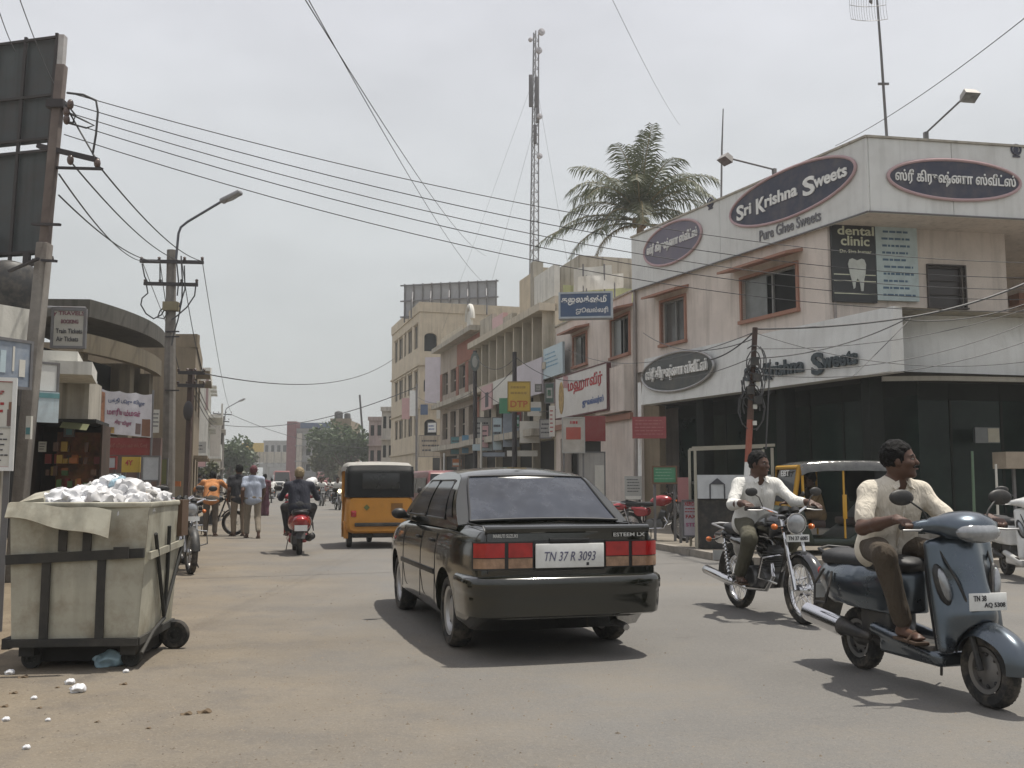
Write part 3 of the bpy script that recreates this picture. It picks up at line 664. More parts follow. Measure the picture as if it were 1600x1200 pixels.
    gb = MB(); gb.tube([(-.10, -.13, .74), (-.32, -.12, .80), (-.40, 0, .81), (-.32, .12, .80), (-.10, .13, .74)], .012, 8); gb.build('grab_rail', BLACKM, root)
    sg = MB(); sg.tube([(-.05, -.19, .66), (-.02, -.235, .56), (-.06, -.24, .45), (-.22, -.23, .44), (-.26, -.20, .56), (-.18, -.17, .67)], .009, 8); sg.build('saree_guard', BLACKM, root)
    sdf([('c', (.30, -.15, .27), (.02, -.17, .30), .028, .055, .02), ('c', (.02, -.17, .30), (-.33, -.19, .35), .062, .055, .03)], .012, 'silencer', BLACKM, root)
    ss = MB(); ss.grid(lambda a, b: (lambda t: (-.36 + .40 * a, -.185 - .072 * math.cos(t) + .02 * a, .348 - .05 * a + .07 * math.sin(t)))(R(-75 + 150 * b)), 6, 8, thick=.006); ss.build('heat_shield', CHROME, root)
    for ch in root.children:
        if ch.name.split('.')[0] in ('front_apron', 'inner_panel', 'apron_seam', 'front_indicator', 'handlebar_cowl', 'headlight', 'grips', 'brake_levers', 'mirror', 'number_plate'): ch.location.x += .055
    sn = MB(); sn.tube([(.62, .16, .26), (.55, .20, .05)], .009, 6); sn.build('side_stand', BLACKM, root)
    return root
SCOOTER_RIDE = dict(pelvis=(.20, 0, .87), chest=(.27, 0, 1.15), neck=(.29, 0, 1.30), head=(.33, 0, 1.425), sh=[(.28, .205, 1.23), (.28, -.205, 1.23)], el=[(.46, .315, 1.0), (.44, -.34, 1.0)], wr=[(.84, .325, 1.055), (.84, -.325, 1.055)],
    hand=[((.9, .05, -.15), (0, 0, -1), (0, -1, 0), (35, 75, 60)), ((.9, -.05, -.15), (0, 0, -1), (0, 1, 0), (35, 75, 60))],
    hip=[(.22, .10, .85), (.22, -.10, .85)], kn=[(.64, .24, .83), (.62, -.28, .83)], an=[(.70, .17, .40), (.70, -.17, .40)], toe=[(.86, .19, .345), (.87, -.19, .345)], yaw=0, nod=0)

# ------------------------------------------------------------------ motorcycle
def make_motorbike(loc, rz, label, paint, group=None, plate=None, fine=True, spoked=True, stand=False, lit=False):
    root = empty('motorcycle', loc, rz, label, 'motorcycle', group); v = .012 if fine else .022; r = .305; WB = 1.24
    for x in (0, WB): wheel_parts(root, (x, 0, r), r, .082, .228, rimm=CHROME if fine else STEEL, spokes=32)
    FR = BLACKM; ENG = mat('engine_alloy', (.16, .16, .16), .45, metal=.7, dirt=(.04, .035, .03), dirt_amt=.6, dscale=8)
    sdf([('e', (.74, 0, .875), (.235, .135, .115), 0, None, .03), ('b', (.66, 0, .82), (.18, .10, .07), .05, None, .05), ('-b', (.74, 0, .72), (.4, .05, .05), 0, None, 0)], v, 'fuel_tank', paint, root)
    sdf([('b', (.23, 0, .795), (.36, .125, .045), .04, None, .02), ('e', (-.05, 0, .82), (.16, .12, .05), 0, None, .04), ('e', (.46, 0, .79), (.14, .10, .045), 0, None, .03)], v, 'seat', mat('seat_vinyl', (.02, .02, .021), .55, bump=.1), root)
    for s in (-1, 1):
        sdf([('e', (.30, s * .125, .62), (.17, .03, .11), 0, None, .02), ('c', (.10, s * .11, .70), (.40, s * .12, .66), .04, .05, .03)], v, 'side_panel', paint, root)
    sdf([('c', (-.42, 0, .70), (-.1, 0, .76), .06, .10, .04), ('c', (-.42, 0, .70), (-.1, .06, .74), .05, .08, .04), ('c', (-.42, 0, .70), (-.1, -.06, .74), .05, .08, .04)], v, 'tail_cowl', paint, root)
    e = MB()
    e.bx(.46, .74, -.12, .12, .28, .46); e.lathe([(0, -.15), (.10, -.15), (.115, -.12), (.115, .12), (.10, .15), (0, .15)], (.50, 0, .36), (0, 1, 0), 20); e.lathe([(0, -.13), (.08, -.13), (.09, .13), (0, .13)], (.70, 0, .36), (0, 1, 0), 18)
    for k in range(7): e.beam((.70 + .012 * k, -.10, .47 + .024 * k), (.70 + .012 * k, .10, .47 + .024 * k), .20, .009)
    e.beam((.70, 0, .44), (.78, 0, .66), .12, .12); e.build('engine', ENG, root, bevel=.004)
    f = MB()
    f.tube([(1.02, 0, .86), (.92, 0, .56), (.80, 0, .30), (.42, 0, .26), (.34, 0, .42)], .02, 8)
    for s in (-1, 1):
        f.tube([(1.0, 0, .88), (.72, s * .06, .80), (.30, s * .10, .72), (-.30, s * .11, .74)], .015, 8); f.tube([(.34, s * .10, .40), (.36, s * .09, .72)], .014, 6)
        f.tube([(.36, s * .09, .36), (.0, s * .085, r)], .02, 8); f.tube([(.36, s * .12, .34), (.36, s * .26, .33)], .012, 6); f.tube([(.08, s * .13, .36), (.08, s * .24, .37)], .01, 6)
    f.build('frame', FR, root)
    sk = MB()
    for s in (-1, 1):
        for k in range(9): sk.lathe([(.022, 0), (.029, .008), (.022, .016)], Vector((.03 - .0 * k, s * .125, .36)).lerp(Vector((-.08, s * .125, .68)), k / 9), (-.11, 0, .32), 8)
        sk.tube([(.02, s * .125, .32), (-.08, s * .125, .70)], .012, 6)
    sk.build('shock_absorber', CHROME, root)
    fk = MB()
    for s in (-1, 1):
        fk.tube([(WB, s * .085, r), (WB - .085, s * .085, .56)], .024, 10); fk.tube([(WB - .085, s * .085, .56), (1.02, s * .085, .95)], .016, 10)
    fk.build('fork', CHROME if fine else STEEL, root)
    cl = MB(); cl.beam((1.06, -.10, .84), (1.06, .10, .84), .06, .03); cl.beam((1.02, -.10, .95), (1.02, .10, .95), .06, .03); cl.build('fork_clamp', FR, root, bevel=.006)
    def fen(a, b):
        t = R(5 + 150 * a); y = b * 2 - 1; rad = r + .045 - .03 * abs(y) ** 2.4; return (WB + rad * math.cos(t), y * .058, r + rad * math.sin(t))
    MB().grid(fen, 18, 8, thick=.005).build('front_mudguard', paint if fine else FR, root)
    def ren(a, b):
        t = R(60 + 125 * a); y = b * 2 - 1; rad = r + .06 - .03 * abs(y) ** 2.4; return (rad * math.cos(t), y * .07, r + rad * math.sin(t))
    MB().grid(ren, 14, 8, thick=.005).build('rear_mudguard', FR, root)
    hb = MB(); hb.tube([(.88, -.37, 1.03), (.93, -.22, 1.04), (.99, -.10, .99), (1.0, .10, .99), (.93, .22, 1.04), (.88, .37, 1.03)], .012, 8); hb.build('handlebar', CHROME, root)
    gp = MB()
    for s in (-1, 1): gp.tube([(.925, s * .24, 1.04), (.878, s * .38, 1.03)], .018, 10)
    gp.build('grips', RUBBER, root)
    lv = MB()
    for s in (-1, 1): lv.tube([(.96, s * .22, 1.03), (1.0, s * .28, 1.02), (.95, s * .39, 1.02)], .006, 6)
    lv.build('levers', STEEL, root)
    hh = MB(); hh.lathe([(0, -.14), (.05, -.135), (.085, -.08), (.098, 0), (.098, .015), (.09, .02)], (1.13, 0, .90), (1, 0, -.08), 24); hh.build('headlight_shell', paint if fine else FR, root)
    hl = MB(); hl.lathe([(.092, .018), (.07, .035), (.04, .045), (0, .048)], (1.13, 0, .90), (1, 0, -.08), 24); hl.lathe([(.092, .010), (.100, .014), (.100, .024), (.092, .024)], (1.13, 0, .90), (1, 0, -.08), 24, 1)
    hl.build('headlight', [mat('headlamp_lit', (1, .80, .45), .3, emit=6.0) if lit else LENSCLEAR, CHROME], root)
    cz = MB(); cz.lathe([(0, 0), (.045, 0), (.045, .04), (0, .05)], (1.03, .055, 1.0), (-.5, 0, .9), 16); cz.lathe([(0, 0), (.045, 0), (.045, .04), (0, .05)], (1.03, -.055, 1.0), (-.5, 0, .9), 16); cz.build('gauges', FR, root)
    for s in (-1, 1):
        a_ = MB(); a_.tube([(1.08, s * .09, .87), (1.08, s * .17, .87)], .008, 6, 1); a_.ell((1.085, s * .19, .87), (.04, .03, .028), 10, 8, 0); a_.build('indicator', [LENSORANGE, FR], root)
        a_ = MB(); a_.tube([(-.36, s * .06, .68), (-.36, s * .14, .68)], .008, 6, 1); a_.ell((-.37, s * .16, .68), (.04, .03, .028), 10, 8, 0); a_.build('indicator', [LENSORANGE, FR], root)
        m_ = MB(); m_.tube([(.95, s * .23, 1.05), (.955, s * .27, 1.14), (.94, s * .31, 1.17)], .005, 6); m_.ell((.935, s * .335, 1.19), (.016, .065, .042), 14, 8); m_.build('mirror', FR, root)
    pb = MB(); pb.bx(1.165, 1.172, -.115, .115, .735, .80); po = pb.build('number_plate', WHITEP, root)
    if plate:
        t_ = MB(Matrix(((0, -1, 0, 1.174), (1, 0, 0, 0), (0, 0, 1, 0), (0, 0, 0, 1)))); put_text(t_, plate, -.10, .10, .750, .786, 0, .01, .003); t_.build('lettering', BLACKT, po, fix=False)
    tl = MB(); tl.ell((-.43, 0, .695), (.04, .075, .045), 12, 8); tl.build('tail_light', LENSRED, root)
    rp = MB(); rp.bx(-.405, -.40, -.10, .10, .46, .56); rp.build('rear_plate', WHITEP, root)
    ex = MB(); ex.tube([(.80, -.07, .52), (.88, -.10, .40), (.80, -.13, .27), (.42, -.14, .25), (.18, -.155, .28)], .02, 10); ex.tube([(.18, -.155, .28), (.10, -.16, .29), (-.42, -.175, .36), (-.45, -.176, .365)], [.03, .045, .048, .03], 14); ex.build('exhaust', CHROME, root)
    lg = MB(); lg.tube([(.92, -.04, .60), (.96, -.26, .58), (.93, -.28, .40), (.84, -.05, .33)], .012, 8); lg.tube([(.92, .04, .60), (.96, .26, .58), (.93, .28, .40), (.84, .05, .33)], .012, 8); lg.build('leg_guard', CHROME if fine else STEEL, root)
    rk = MB(); rk.tube([(-.05, -.13, .80), (-.36, -.12, .84), (-.44, 0, .845), (-.36, .12, .84), (-.05, .13, .80)], .011, 8); rk.build('grab_rail', STEEL, root)
    if stand:
        s_ = MB(); s_.tube([(.45, .14, .28), (.42, .26, .02)], .011, 6); s_.build('side_stand', FR, root)
    return root
BIKE_RIDE = dict(pelvis=(.30, 0, .90), chest=(.40, 0, 1.17), neck=(.43, 0, 1.325), head=(.47, 0, 1.455), sh=[(.42, .20, 1.255), (.41, -.20, 1.255)], el=[(.60, .30, 1.09), (.56, -.345, 1.06)], wr=[(.80, .36, 1.085), (.79, -.335, 1.085)],
    hand=[((.9, .25, -.25), (0, 0, -1), (0, -1, 0), (12, 12, 10)), ((.9, -.05, -.15), (0, 0, -1), (0, 1, 0), (35, 75, 60))],
    hip=[(.32, .10, .88), (.32, -.10, .88)], kn=[(.72, .21, .72), (.70, -.24, .74)], an=[(.42, .20, .38), (.42, -.21, .38)], toe=[(.56, .23, .33), (.56, -.24, .33)], yaw=0, nod=0)

# ------------------------------------------------------------------ auto rickshaw
def make_auto(loc, rz, label, lower, upper, hoodm, roofm, group=None, plate=None, scale=1.0, sticker=False, frontm=None):
    root = empty('auto_rickshaw', loc, rz, label, 'auto rickshaw', group); root.scale = (scale,) * 3
    frontm = frontm or upper; W = .65
    # lower tub with a narrowing nose
    st = [(-.56, .60, .34, .98), (-.50, .64, .30, 1.0), (-.1, .65, .28, 1.0), (.25, .65, .28, .62), (.55, .65, .28, .40), (1.15, .64, .28, .40), (1.30, .62, .30, .90), (1.55, .54, .34, .93), (1.78, .36, .40, .86), (1.86, .22, .46, .74)]
    rg = []
    for x, w, z0, z1 in st:
        h = z1 - z0; hs = [(0, z0), (w * .8, z0), (w * .97, z0 + h * .06), (w, z0 + h * .2), (w, z0 + h * .8), (w * .97, z0 + h * .95), (w * .9, z1), (0, z1)]
        rg.append([(x, y, z) for y, z in hs] + [(x, -y, z) for y, z in hs[-2:0:-1]])
    MB().loft(rg[:5 + 1]).build('rear_body', lower, root, sharp=50)
    MB().loft(rg[5:]).build('front_cowl', frontm, root, sharp=50)
    # bench and driver seat
    b = MB(); b.bx(-.10, .35, -.55, .55, .60, .72); b.bx(-.18, -.05, -.55, .55, .70, 1.10); b.build('bench', mat('auto_seat', (.05, .03, .025), .6), root, bevel=.03)
    b = MB(); b.bx(.80, 1.05, -.28, .28, .55, .68); b.build('driver_seat', mat('auto_seat', (.05, .03, .025), .6), root, bevel=.03)
    # hood
    def hood(a, b_):
        pts = [(-.57, 1.0), (-.56, 1.25), (-.53, 1.50), (-.44, 1.62), (-.2, 1.675), (.3, 1.69), (.9, 1.685), (1.22, 1.66), (1.34, 1.60)]
        q = a * (len(pts) - 1); i = min(int(q), len(pts) - 2); f = q - i; x = pts[i][0] * (1 - f) + pts[i + 1][0] * f; z = pts[i][1] * (1 - f) + pts[i + 1][1] * f
        y = b_ * 2 - 1; s_ = max(0, min(1, (a - .24) / .22)); s_ = s_ * s_ * (3 - 2 * s_)
        if abs(y) <= .72: return (x, y / .72 * .58, z + .018 * (1 - (y / .72) ** 2) * s_)
        k = (abs(y) - .72) / .28 * math.pi / 2; return (x + .10 * (1 - math.cos(k)) * (1 - s_), math.copysign(.58 + .085 * math.sin(k), y), z - .17 * (1 - math.cos(k)) * s_)
    MB().grid(lambda a, c: hood(.37 + .63 * a, c), 18, 22, thick=.015).build('hood_top', roofm, root, sharp=60)
    MB().grid(lambda a, c: hood(.37 * a, c), 12, 22, thick=.015).build('hood_back', hoodm, root, sharp=60)
    for s in (-1, 1):
        sp = MB(); poly = [(-.55, .99), (.02, .99), (.10, 1.25), (.08, 1.55), (-.44, 1.60), (-.53, 1.46)]
        sp.prism(poly, .014, Matrix.Translation((0, s * .645 - .007, 0))); sp.build('side_curtain', hoodm, root)
        pl = MB(); pl.tube([(.62, s * .64, .40), (.62, s * .63, 1.56)], .018, 8); pl.build('post', upper, root); dp = MB(); dp.bx(.585, .655, s * .655 - .01, s * .655 + .01, .72, 1.12); dp.build('post_plate', upper, root, bevel=.004)
        pl = MB(); pl.tube([(1.30, s * .61, .90), (1.31, s * .61, 1.58)], .024, 8); pl.build('post', upper, root)
    wf = MB()
    fr = [(1.46, -.58, .92), (1.34, -.56, 1.58), (1.34, .56, 1.58), (1.46, .58, .92)]
    wf.tube(fr, .045, 8, closed=True); wf.beam((1.46, -.56, .94), (1.46, .56, .94), .05, .10); wf.build('windscreen_frame', upper, root)
    wg = MB(); wg.grid(lambda a, c: (1.46 - .12 * a, (c * 2 - 1) * .55, .95 + .62 * a), 2, 2); wg.build('windscreen', GLASS, root)
    if sticker:
        T = Matrix(((0, -1, 0, 1.395), (1, 0, 0, 0), (0, 0, 1, 0), (0, 0, 0, 1)))
        t_ = MB(T); put_text(t_, 'EBT', -.22, .22, 1.43, 1.53, 0, .02, .004); t_.build('windscreen_sticker', WHITET, root, fix=False)
    # rear window in the hood, bumper, lights
    rw = MB(); rw.bx(-.590, -.578, -.36, .36, 1.16, 1.46); rw.build('rear_window', mat('vinyl_window', (.014, .015, .015), .22), root, bevel=.01)
    gb = MB(); gb.beam((-.60, -.50, .47), (-.60, .50, .47), .05, .07); gb.build('bumper', BLACKM, root, bevel=.01)
    for s in (-1, 1):
        l_ = MB(); l_.bx(-.585, -.555, s * .52 - .05, s * .52 + .05, .62, .74); l_.build('tail_light', LENSRED, root, bevel=.01)
        fw = MB(); fw.grid(lambda a, c: (.30 * math.cos(R(200 * a - 10)), s * (.60 + .09 * c), .24 + .27 * math.sin(R(200 * a - 10))), 12, 3, thick=.01); fw.build('rear_mudguard', lower, root)
        wheel_parts(root, (0, s * .56, .205), .205, .10, .12)
    wheel_parts(root, (1.72, 0, .205), .205, .10, .12)
    mg = MB(); mg.grid(lambda a, c: (1.72 + .26 * math.cos(R(180 * a)), (c * 2 - 1) * .08, .22 + .25 * math.sin(R(180 * a))), 12, 4, thick=.01); mg.build('front_mudguard', frontm, root)
    hl = MB(); hl.lathe([(0, -.05), (.08, -.04), (.09, 0), (.06, .02), (0, .03)], (1.88, 0, .66), (1, 0, 0), 18); hl.build('headlight', LENSCLEAR, root)
    rp = MB(); rp.bx(-.578, -.566, -.43, -.21, .68, .88); rpo = rp.build('painted_number', mat('dark_decal', (.20, .09, .015), .6), root)
    em = MB(); em.lathe([(0, 0), (.06, 0), (.06, .012), (0, .012)], (-.566, .27, .80), (-1, 0, 0), 4); em.build('emblem', mat('green_decal', (.12, .14, .04), .6), root)
    ub = MB(); ub.bx(-.45, 1.6, -.12, .12, .24, .32); ub.bx(-.25, .2, -.5, .5, .2, .3); ub.build('chassis', BLACKM, root)
    mr = MB(); mr.tube([(1.32, -.62, 1.1), (1.36, -.72, 1.12)], .008, 6); mr.ell((1.36, -.77, 1.13), (.02, .06, .05), 10, 8); mr.tube([(1.32, .62, 1.1), (1.36, .72, 1.12)], .008, 6); mr.ell((1.36, .77, 1.13), (.02, .06, .05), 10, 8); mr.build('mirror', BLACKM, root)
    return root

# ------------------------------------------------------------------ small van and hatchback seen from the front
def make_van(loc, rz, label, paint, L=3.3, W=.72, H=1.62, boxy=True, cat='van'):
    root = empty('van' if boxy else 'parked_car', loc, rz, label, cat)
    if boxy: prof = [(-L / 2, .30), (-L / 2 - .03, .7), (-L / 2 + .05, 1.25), (-L / 2 + .18, H), (L / 2 - .62, H), (L / 2 - .45, H - .06), (L / 2 - .12, .95), (L / 2, .80), (L / 2 + .02, .34)]
    else: prof = [(-L / 2, .30), (-L / 2 - .03, .7), (-L / 2 + .10, .95), (-L / 2 + .40, H), (.35, H), (.50, H - .05), (1.05, .95), (L / 2 - .05, .80), (L / 2 + .02, .34)]
    rg = []
    for i, (x, z) in enumerate(prof): w = W * (1 - .16 * max(0, (z - .9) / (H - .9))) ; rg.append((x, z, w))
    b = MB(); n = len(rg)
    b.add([(x, -w, z) for x, z, w in rg] + [(x, w, z) for x, z, w in rg], [tuple(range(n)), tuple(range(2 * n - 1, n - 1, -1))] + [(i, i + n, (i + 1) % n + n, (i + 1) % n) for i in range(n)])
    b.build('body', paint, root, bevel=.06, seg=3)
    i0 = 6 if boxy else 6
    (xa, za), (xb, zb_) = prof[6], prof[5]
    MB().grid(lambda a, c: (xa + (xb - xa) * (.08 + .84 * a) + .014, (c * 2 - 1) * W * (.90 - .10 * a), za + (zb_ - za) * (.08 + .84 * a) + .012), 3, 3).build('windscreen', GLASS, root)
    for s in (-1, 1):
        for x0, x1 in ((-L / 2 + .4, -.45), (-.38, .35), (.42, L / 2 - .55 if boxy else .75)):
            g = MB(); g.grid(lambda a, c: (x0 + (x1 - x0) * a - (.12 * c if x1 > .36 else 0), s * (W * (1 - .16 * max(0, (1.0 + .42 * c * (H - 1.05) / .57 - .9) / (H - .9))) + .008), 1.0 + .42 * c * (H - 1.05) / .57), 2, 2); g.build('side_window', GLASS, root)
        h = MB(); h.lathe([(0, -.02), (.10, -.01), (.10, .01), (.06, .03), (0, .035)], (L / 2 + .005, s * W * .70, .68), (1, 0, 0), 16); h.build('headlight', LENSCLEAR, root)
        for x in (-L / 2 + .55, L / 2 - .60): wheel_parts(root, (x, s * (W - .09), .26), .26, .14, .16)
        m_ = MB(); m_.tube([(L / 2 - .45, s * W, 1.02), (L / 2 - .38, s * (W + .12), 1.06)], .012, 6); m_.ell((L / 2 - .37, s * (W + .16), 1.08), (.03, .07, .09), 10, 8); m_.build('mirror', BLACKM, root)
    g = MB(); g.bx(L / 2 + .0, L / 2 + .03, -.3, .3, .60, .74); g.build('grille', BLACKM, root); g = MB(); g.bx(L / 2 + .01, L / 2 + .07, -W, W, .34, .48); g.build('bumper', mat('grey_bumper', (.10, .10, .10), .6), root, bevel=.02)
    p = MB(); p.bx(L / 2 + .071, L / 2 + .08, -.22, .22, .38, .47); p.build('number_plate', WHITEP, root)
    return root
# ------------------------------------------------------------------ ground, road, pavement
def ground_mat(name, road):
    m = bpy.data.materials.new(name); m.use_nodes = True; nt = m.node_tree; b = nt.nodes['Principled BSDF']; L = nt.links.new; N = nt.nodes.new
    t = N('ShaderNodeTexCoord')
    def noise(sc, det=6, rough=.6):
        n = N('ShaderNodeTexNoise'); n.inputs['Scale'].default_value = sc; n.inputs['Detail'].default_value = det; n.inputs['Roughness'].default_value = rough; L(t.outputs['Object'], n.inputs['Vector']); return n.outputs['Fac']
    def rng(v, a, c, lo=0.0, hi=1.0):
        r = N('ShaderNodeMapRange'); r.inputs[1].default_value = a; r.inputs[2].default_value = c; r.inputs[3].default_value = lo; r.inputs[4].default_value = hi; L(v, r.inputs[0]); return r.outputs[0]
    def mixc(f, a, c):
        x = N('ShaderNodeMixRGB')
        for i, q in ((1, a), (2, c)):
            if isinstance(q, tuple): x.inputs[i].default_value = q + (1,)
            else: L(q, x.inputs[i])
        if isinstance(f, float): x.inputs[0].default_value = f
        else: L(f, x.inputs[0])
        return x.outputs[0]
    dirt = mixc(rng(noise(.9, 8, .65), .3, .7), (.140, .110, .074), (.215, .174, .120))
    dirt = mixc(rng(noise(2.2, 9, .75), .50, .66, 0, .75), dirt, (.095, .070, .047)); dirt = mixc(rng(noise(60, 3), .56, .68, 0, .6), dirt, (.28, .24, .18)); dirt = mixc(rng(noise(42, 3), .58, .70, 0, .6), dirt, (.07, .055, .04)); dirt = mixc(rng(noise(16, 4), .60, .72, 0, .35), dirt, (.25, .21, .16))
    col = dirt
    if road:
        asp = mixc(rng(noise(.45, 7, .6), .3, .7), (.132, .127, .119), (.172, .166, .154)); asp = mixc(rng(noise(30, 3), .5, .75, 0, .5), asp, (.20, .18, .16))
        asp = mixc(rng(noise(1.7, 8, .7), .60, .72, 0, .5), asp, (.080, .073, .064)); asp = mixc(rng(noise(140, 2), .58, .70, 0, .55), asp, (.26, .24, .21)); asp = mixc(rng(noise(95, 2), .60, .70, 0, .5), asp, (.06, .055, .05)); asp = mixc(rng(noise(.22, 9, .75), .50, .60, 0, .35), asp, (.19, .165, .13))
        sp = N('ShaderNodeSeparateXYZ'); L(t.outputs['Object'], sp.inputs[0])
        a1 = N('ShaderNodeMath'); a1.operation = 'MULTIPLY'; a1.inputs[1].default_value = .2867; L(sp.outputs['Y'], a1.inputs[0])
        a2 = N('ShaderNodeMath'); a2.operation = 'ADD'; L(sp.outputs['X'], a2.inputs[0]); L(a1.outputs[0], a2.inputs[1])
        a3 = N('ShaderNodeMath'); a3.operation = 'MULTIPLY_ADD'; a3.inputs[1].default_value = 6.0; L(noise(.55, 8, .7), a3.inputs[0]); L(a2.outputs[0], a3.inputs[2])
        col = mixc(rng(a3.outputs[0], .8, 5.4, 0, 1), dirt, asp)
    L(col, b.inputs['Base Color']); b.inputs['Roughness'].default_value = .93; b.inputs['Specular IOR Level'].default_value = .25
    bp = N('ShaderNodeBump'); bp.inputs['Strength'].default_value = .55 if not road else .35; bp.inputs['Distance'].default_value = .02
    ad = N('ShaderNodeMath'); ad.operation = 'ADD'; L(noise(70, 4), ad.inputs[0]); L(noise(4, 6), ad.inputs[1]); L(ad.outputs[0], bp.inputs['Height']); L(bp.outputs[0], b.inputs['Normal'])
    return m
g = MB(); g.add([(-500, -60, 0), (500, -60, 0), (500, 700, 0), (-500, 700, 0)], [(0, 1, 2, 3)])
tag(g.build('ground', ground_mat('trodden_dirt', False)), kind='structure')
SD = Vector((-.2756, .9613, 0)); SN = Vector((.9613, .2756, 0))          # along the street, across it
KERB = [(-66, 250), (-16.4, 86), (-.05, 29), (2.72, 19.5), (3.30, 16.6), (3.75, 15.6), (4.7, 15.0), (6.2, 14.95), (14, 16.2), (40, 20.5)]
rd = MB(); LEFT = [(-4.2, -20), (-3.6, 3), (-3.7, 7), (-5.0, 13), (-7.0, 20), (-9.4, 29), (-29, 98), (-72, 250)]
poly = [(x, y, .004) for x, y in LEFT + KERB + [(60, 23), (60, -20)]]
rd.add(poly, [tuple(range(len(poly)))[::-1]])
tag(rd.build('road', ground_mat('dusty_asphalt', True)), kind='structure')
PAVE = mat('pavement_concrete', (.20, .175, .14), .92, var=.2, scale=2, dirt=(.10, .085, .065), dirt_amt=.6, dscale=1.2, bump=.4, bscale=30)
pv = MB(); kp = [Vector((x, y, 0)) for x, y in KERB]
inner = []
for i, p in enumerate(kp):
    t = (kp[min(i + 1, len(kp) - 1)] - kp[max(i - 1, 0)]).normalized(); inner.append(p + Vector((-t.y, t.x, 0)) * (.16 if True else 0))
far = [(60, 60), (-20, 250)]
pp = [(p.x, p.y) for p in inner] + [(60, 24)] + far
pv.add([(x, y, .118) for x, y in pp], [tuple(range(len(pp)))])
tag(pv.build('pavement', PAVE), kind='structure')
kb = MB()
def along(pts, step):
    out = []
    for a, b in zip(pts[:-1], pts[1:]):
        n = max(1, int((b - a).length / step)); out += [a.lerp(b, k / n) for k in range(n)]
    return out + [pts[-1]]
kn = along([p for p in kp[1:]], .9)
KST = mat('kerb_stone', (.26, .235, .20), .9, var=.25, scale=3, dirt=(.10, .085, .07), dirt_amt=.7, dscale=2, bump=.4)
for a, b in zip(kn[:-1], kn[1:]):
    d = (b - a).normalized(); nn = Vector((-d.y, d.x, 0)); kb.beam(a + d * .008 + nn * .08 + Vector((0, 0, .06)), b - d * .008 + nn * .08 + Vector((0, 0, .06)), .16, .13 + random.uniform(-.012, .008))
tag(kb.build('kerb', KST), kind='structure')
# far shoulder of the street: a raised shop plinth line is left to the buildings themselves

# ------------------------------------------------------------------ building helpers
def wall(mb, W, H0, H1, ops, mi=0, y=0.0, deep=.22):
    """a front wall 0..W x H0..H1 at local y with real openings (u0,u1,z0,z1) and their reveals"""
    us = sorted({0, W, *[o[0] for o in ops], *[o[1] for o in ops]}); zs = sorted({H0, H1, *[o[2] for o in ops], *[o[3] for o in ops]})
    us = [u for u in us if 0 <= u <= W]; zs = [z for z in zs if H0 <= z <= H1]
    for i in range(len(us) - 1):
        for j in range(len(zs) - 1):
            u, z = (us[i] + us[i + 1]) / 2, (zs[j] + zs[j + 1]) / 2
            if any(o[0] < u < o[1] and o[2] < z < o[3] for o in ops): continue
            mb.add([(us[i], y, zs[j]), (us[i + 1], y, zs[j]), (us[i + 1], y, zs[j + 1]), (us[i], y, zs[j + 1])], [(0, 1, 2, 3)], mi)
    for a, b, c, d in ops:
        for q in ([(a, c), (a, d)], [(b, d), (b, c)], [(a, d), (b, d)], [(b, c), (a, c)]):
            mb.add([(q[0][0], y, q[0][1]), (q[1][0], y, q[1][1]), (q[1][0], y + deep, q[1][1]), (q[0][0], y + deep, q[0][1])], [(0, 1, 2, 3)], mi)
def window(root, F, o, frm, y=0.0, deep=.2, proud=.05, wid=.07, mull=1, sash=None, pane=GLASS, bars=0, curtain=None, open_leaf=False):
    a, b, c, d = o; f = MB(F.M)
    for q in ((a - wid, a, c - wid, d + wid), (b, b + wid, c - wid, d + wid)): f.bx(q[0], q[1], y - proud, y + .05, q[2], q[3])
    f.bx(a, b, y - proud - .003, y + .05, d, d + wid); f.bx(a - wid * 1.3, b + wid * 1.3, y - proud - .05, y + .05, c - wid * 1.2, c)
    wo = f.build('window', frm, root, world=True)
    p = MB(F.M); p.add([(a, y + deep, c), (b, y + deep, c), (b, y + deep, d), (a, y + deep, d)], [(0, 1, 2, 3)]); p.build('pane', pane, wo, world=True)
    s = MB(F.M); s.bx(a, a + .04, y + deep - .05, y + deep - .004, c, d); s.bx(b - .04, b, y + deep - .05, y + deep - .004, c, d); s.bx(a, b, y + deep - .052, y + deep - .006, c, c + .04); s.bx(a, b, y + deep - .052, y + deep - .006, d - .04, d)
    for k in range(mull): u = a + (b - a) * (k + 1) / (mull + 1); s.bx(u - .025, u + .025, y + deep - .055, y + deep - .002, c, d)
    for k in range(bars): z = c + (d - c) * (k + 1) / (bars + 1); s.bx(a, b, y + deep - .045, y + deep - .03, z - .008, z + .008)
    s.build('sash', sash or frm, wo, world=True)
    if curtain:
        q = MB(F.M); q.bx(a + .03, a + (b - a) * .42, y + deep - .09, y + deep - .07, c + .03, d - .03); q.build('shutter', curtain, wo, world=True)
    return wo
def shade(root, F, a, b, z, out=.5, y=0.0, m=None, drop=.12):
    s = MB(F.M); s.add([(a, y, z), (b, y, z), (b, y - out, z - drop), (a, y - out, z - drop), (a, y, z - .08), (b, y, z - .08), (b, y - out, z - drop - .06), (a, y - out, z - drop - .06)], [(0, 1, 2, 3), (7, 6, 5, 4), (3, 2, 6, 7), (0, 3, 7, 4), (1, 5, 6, 2)]); return s.build('sunshade', m, root, world=True)
def framed(root, F, name, u0, u1, z0, z1, y, m, t=.05):
    b = MB(F.M); b.bx(u0, u1, y, y + t, z0, z1); return b.build(name, m, root, world=True)
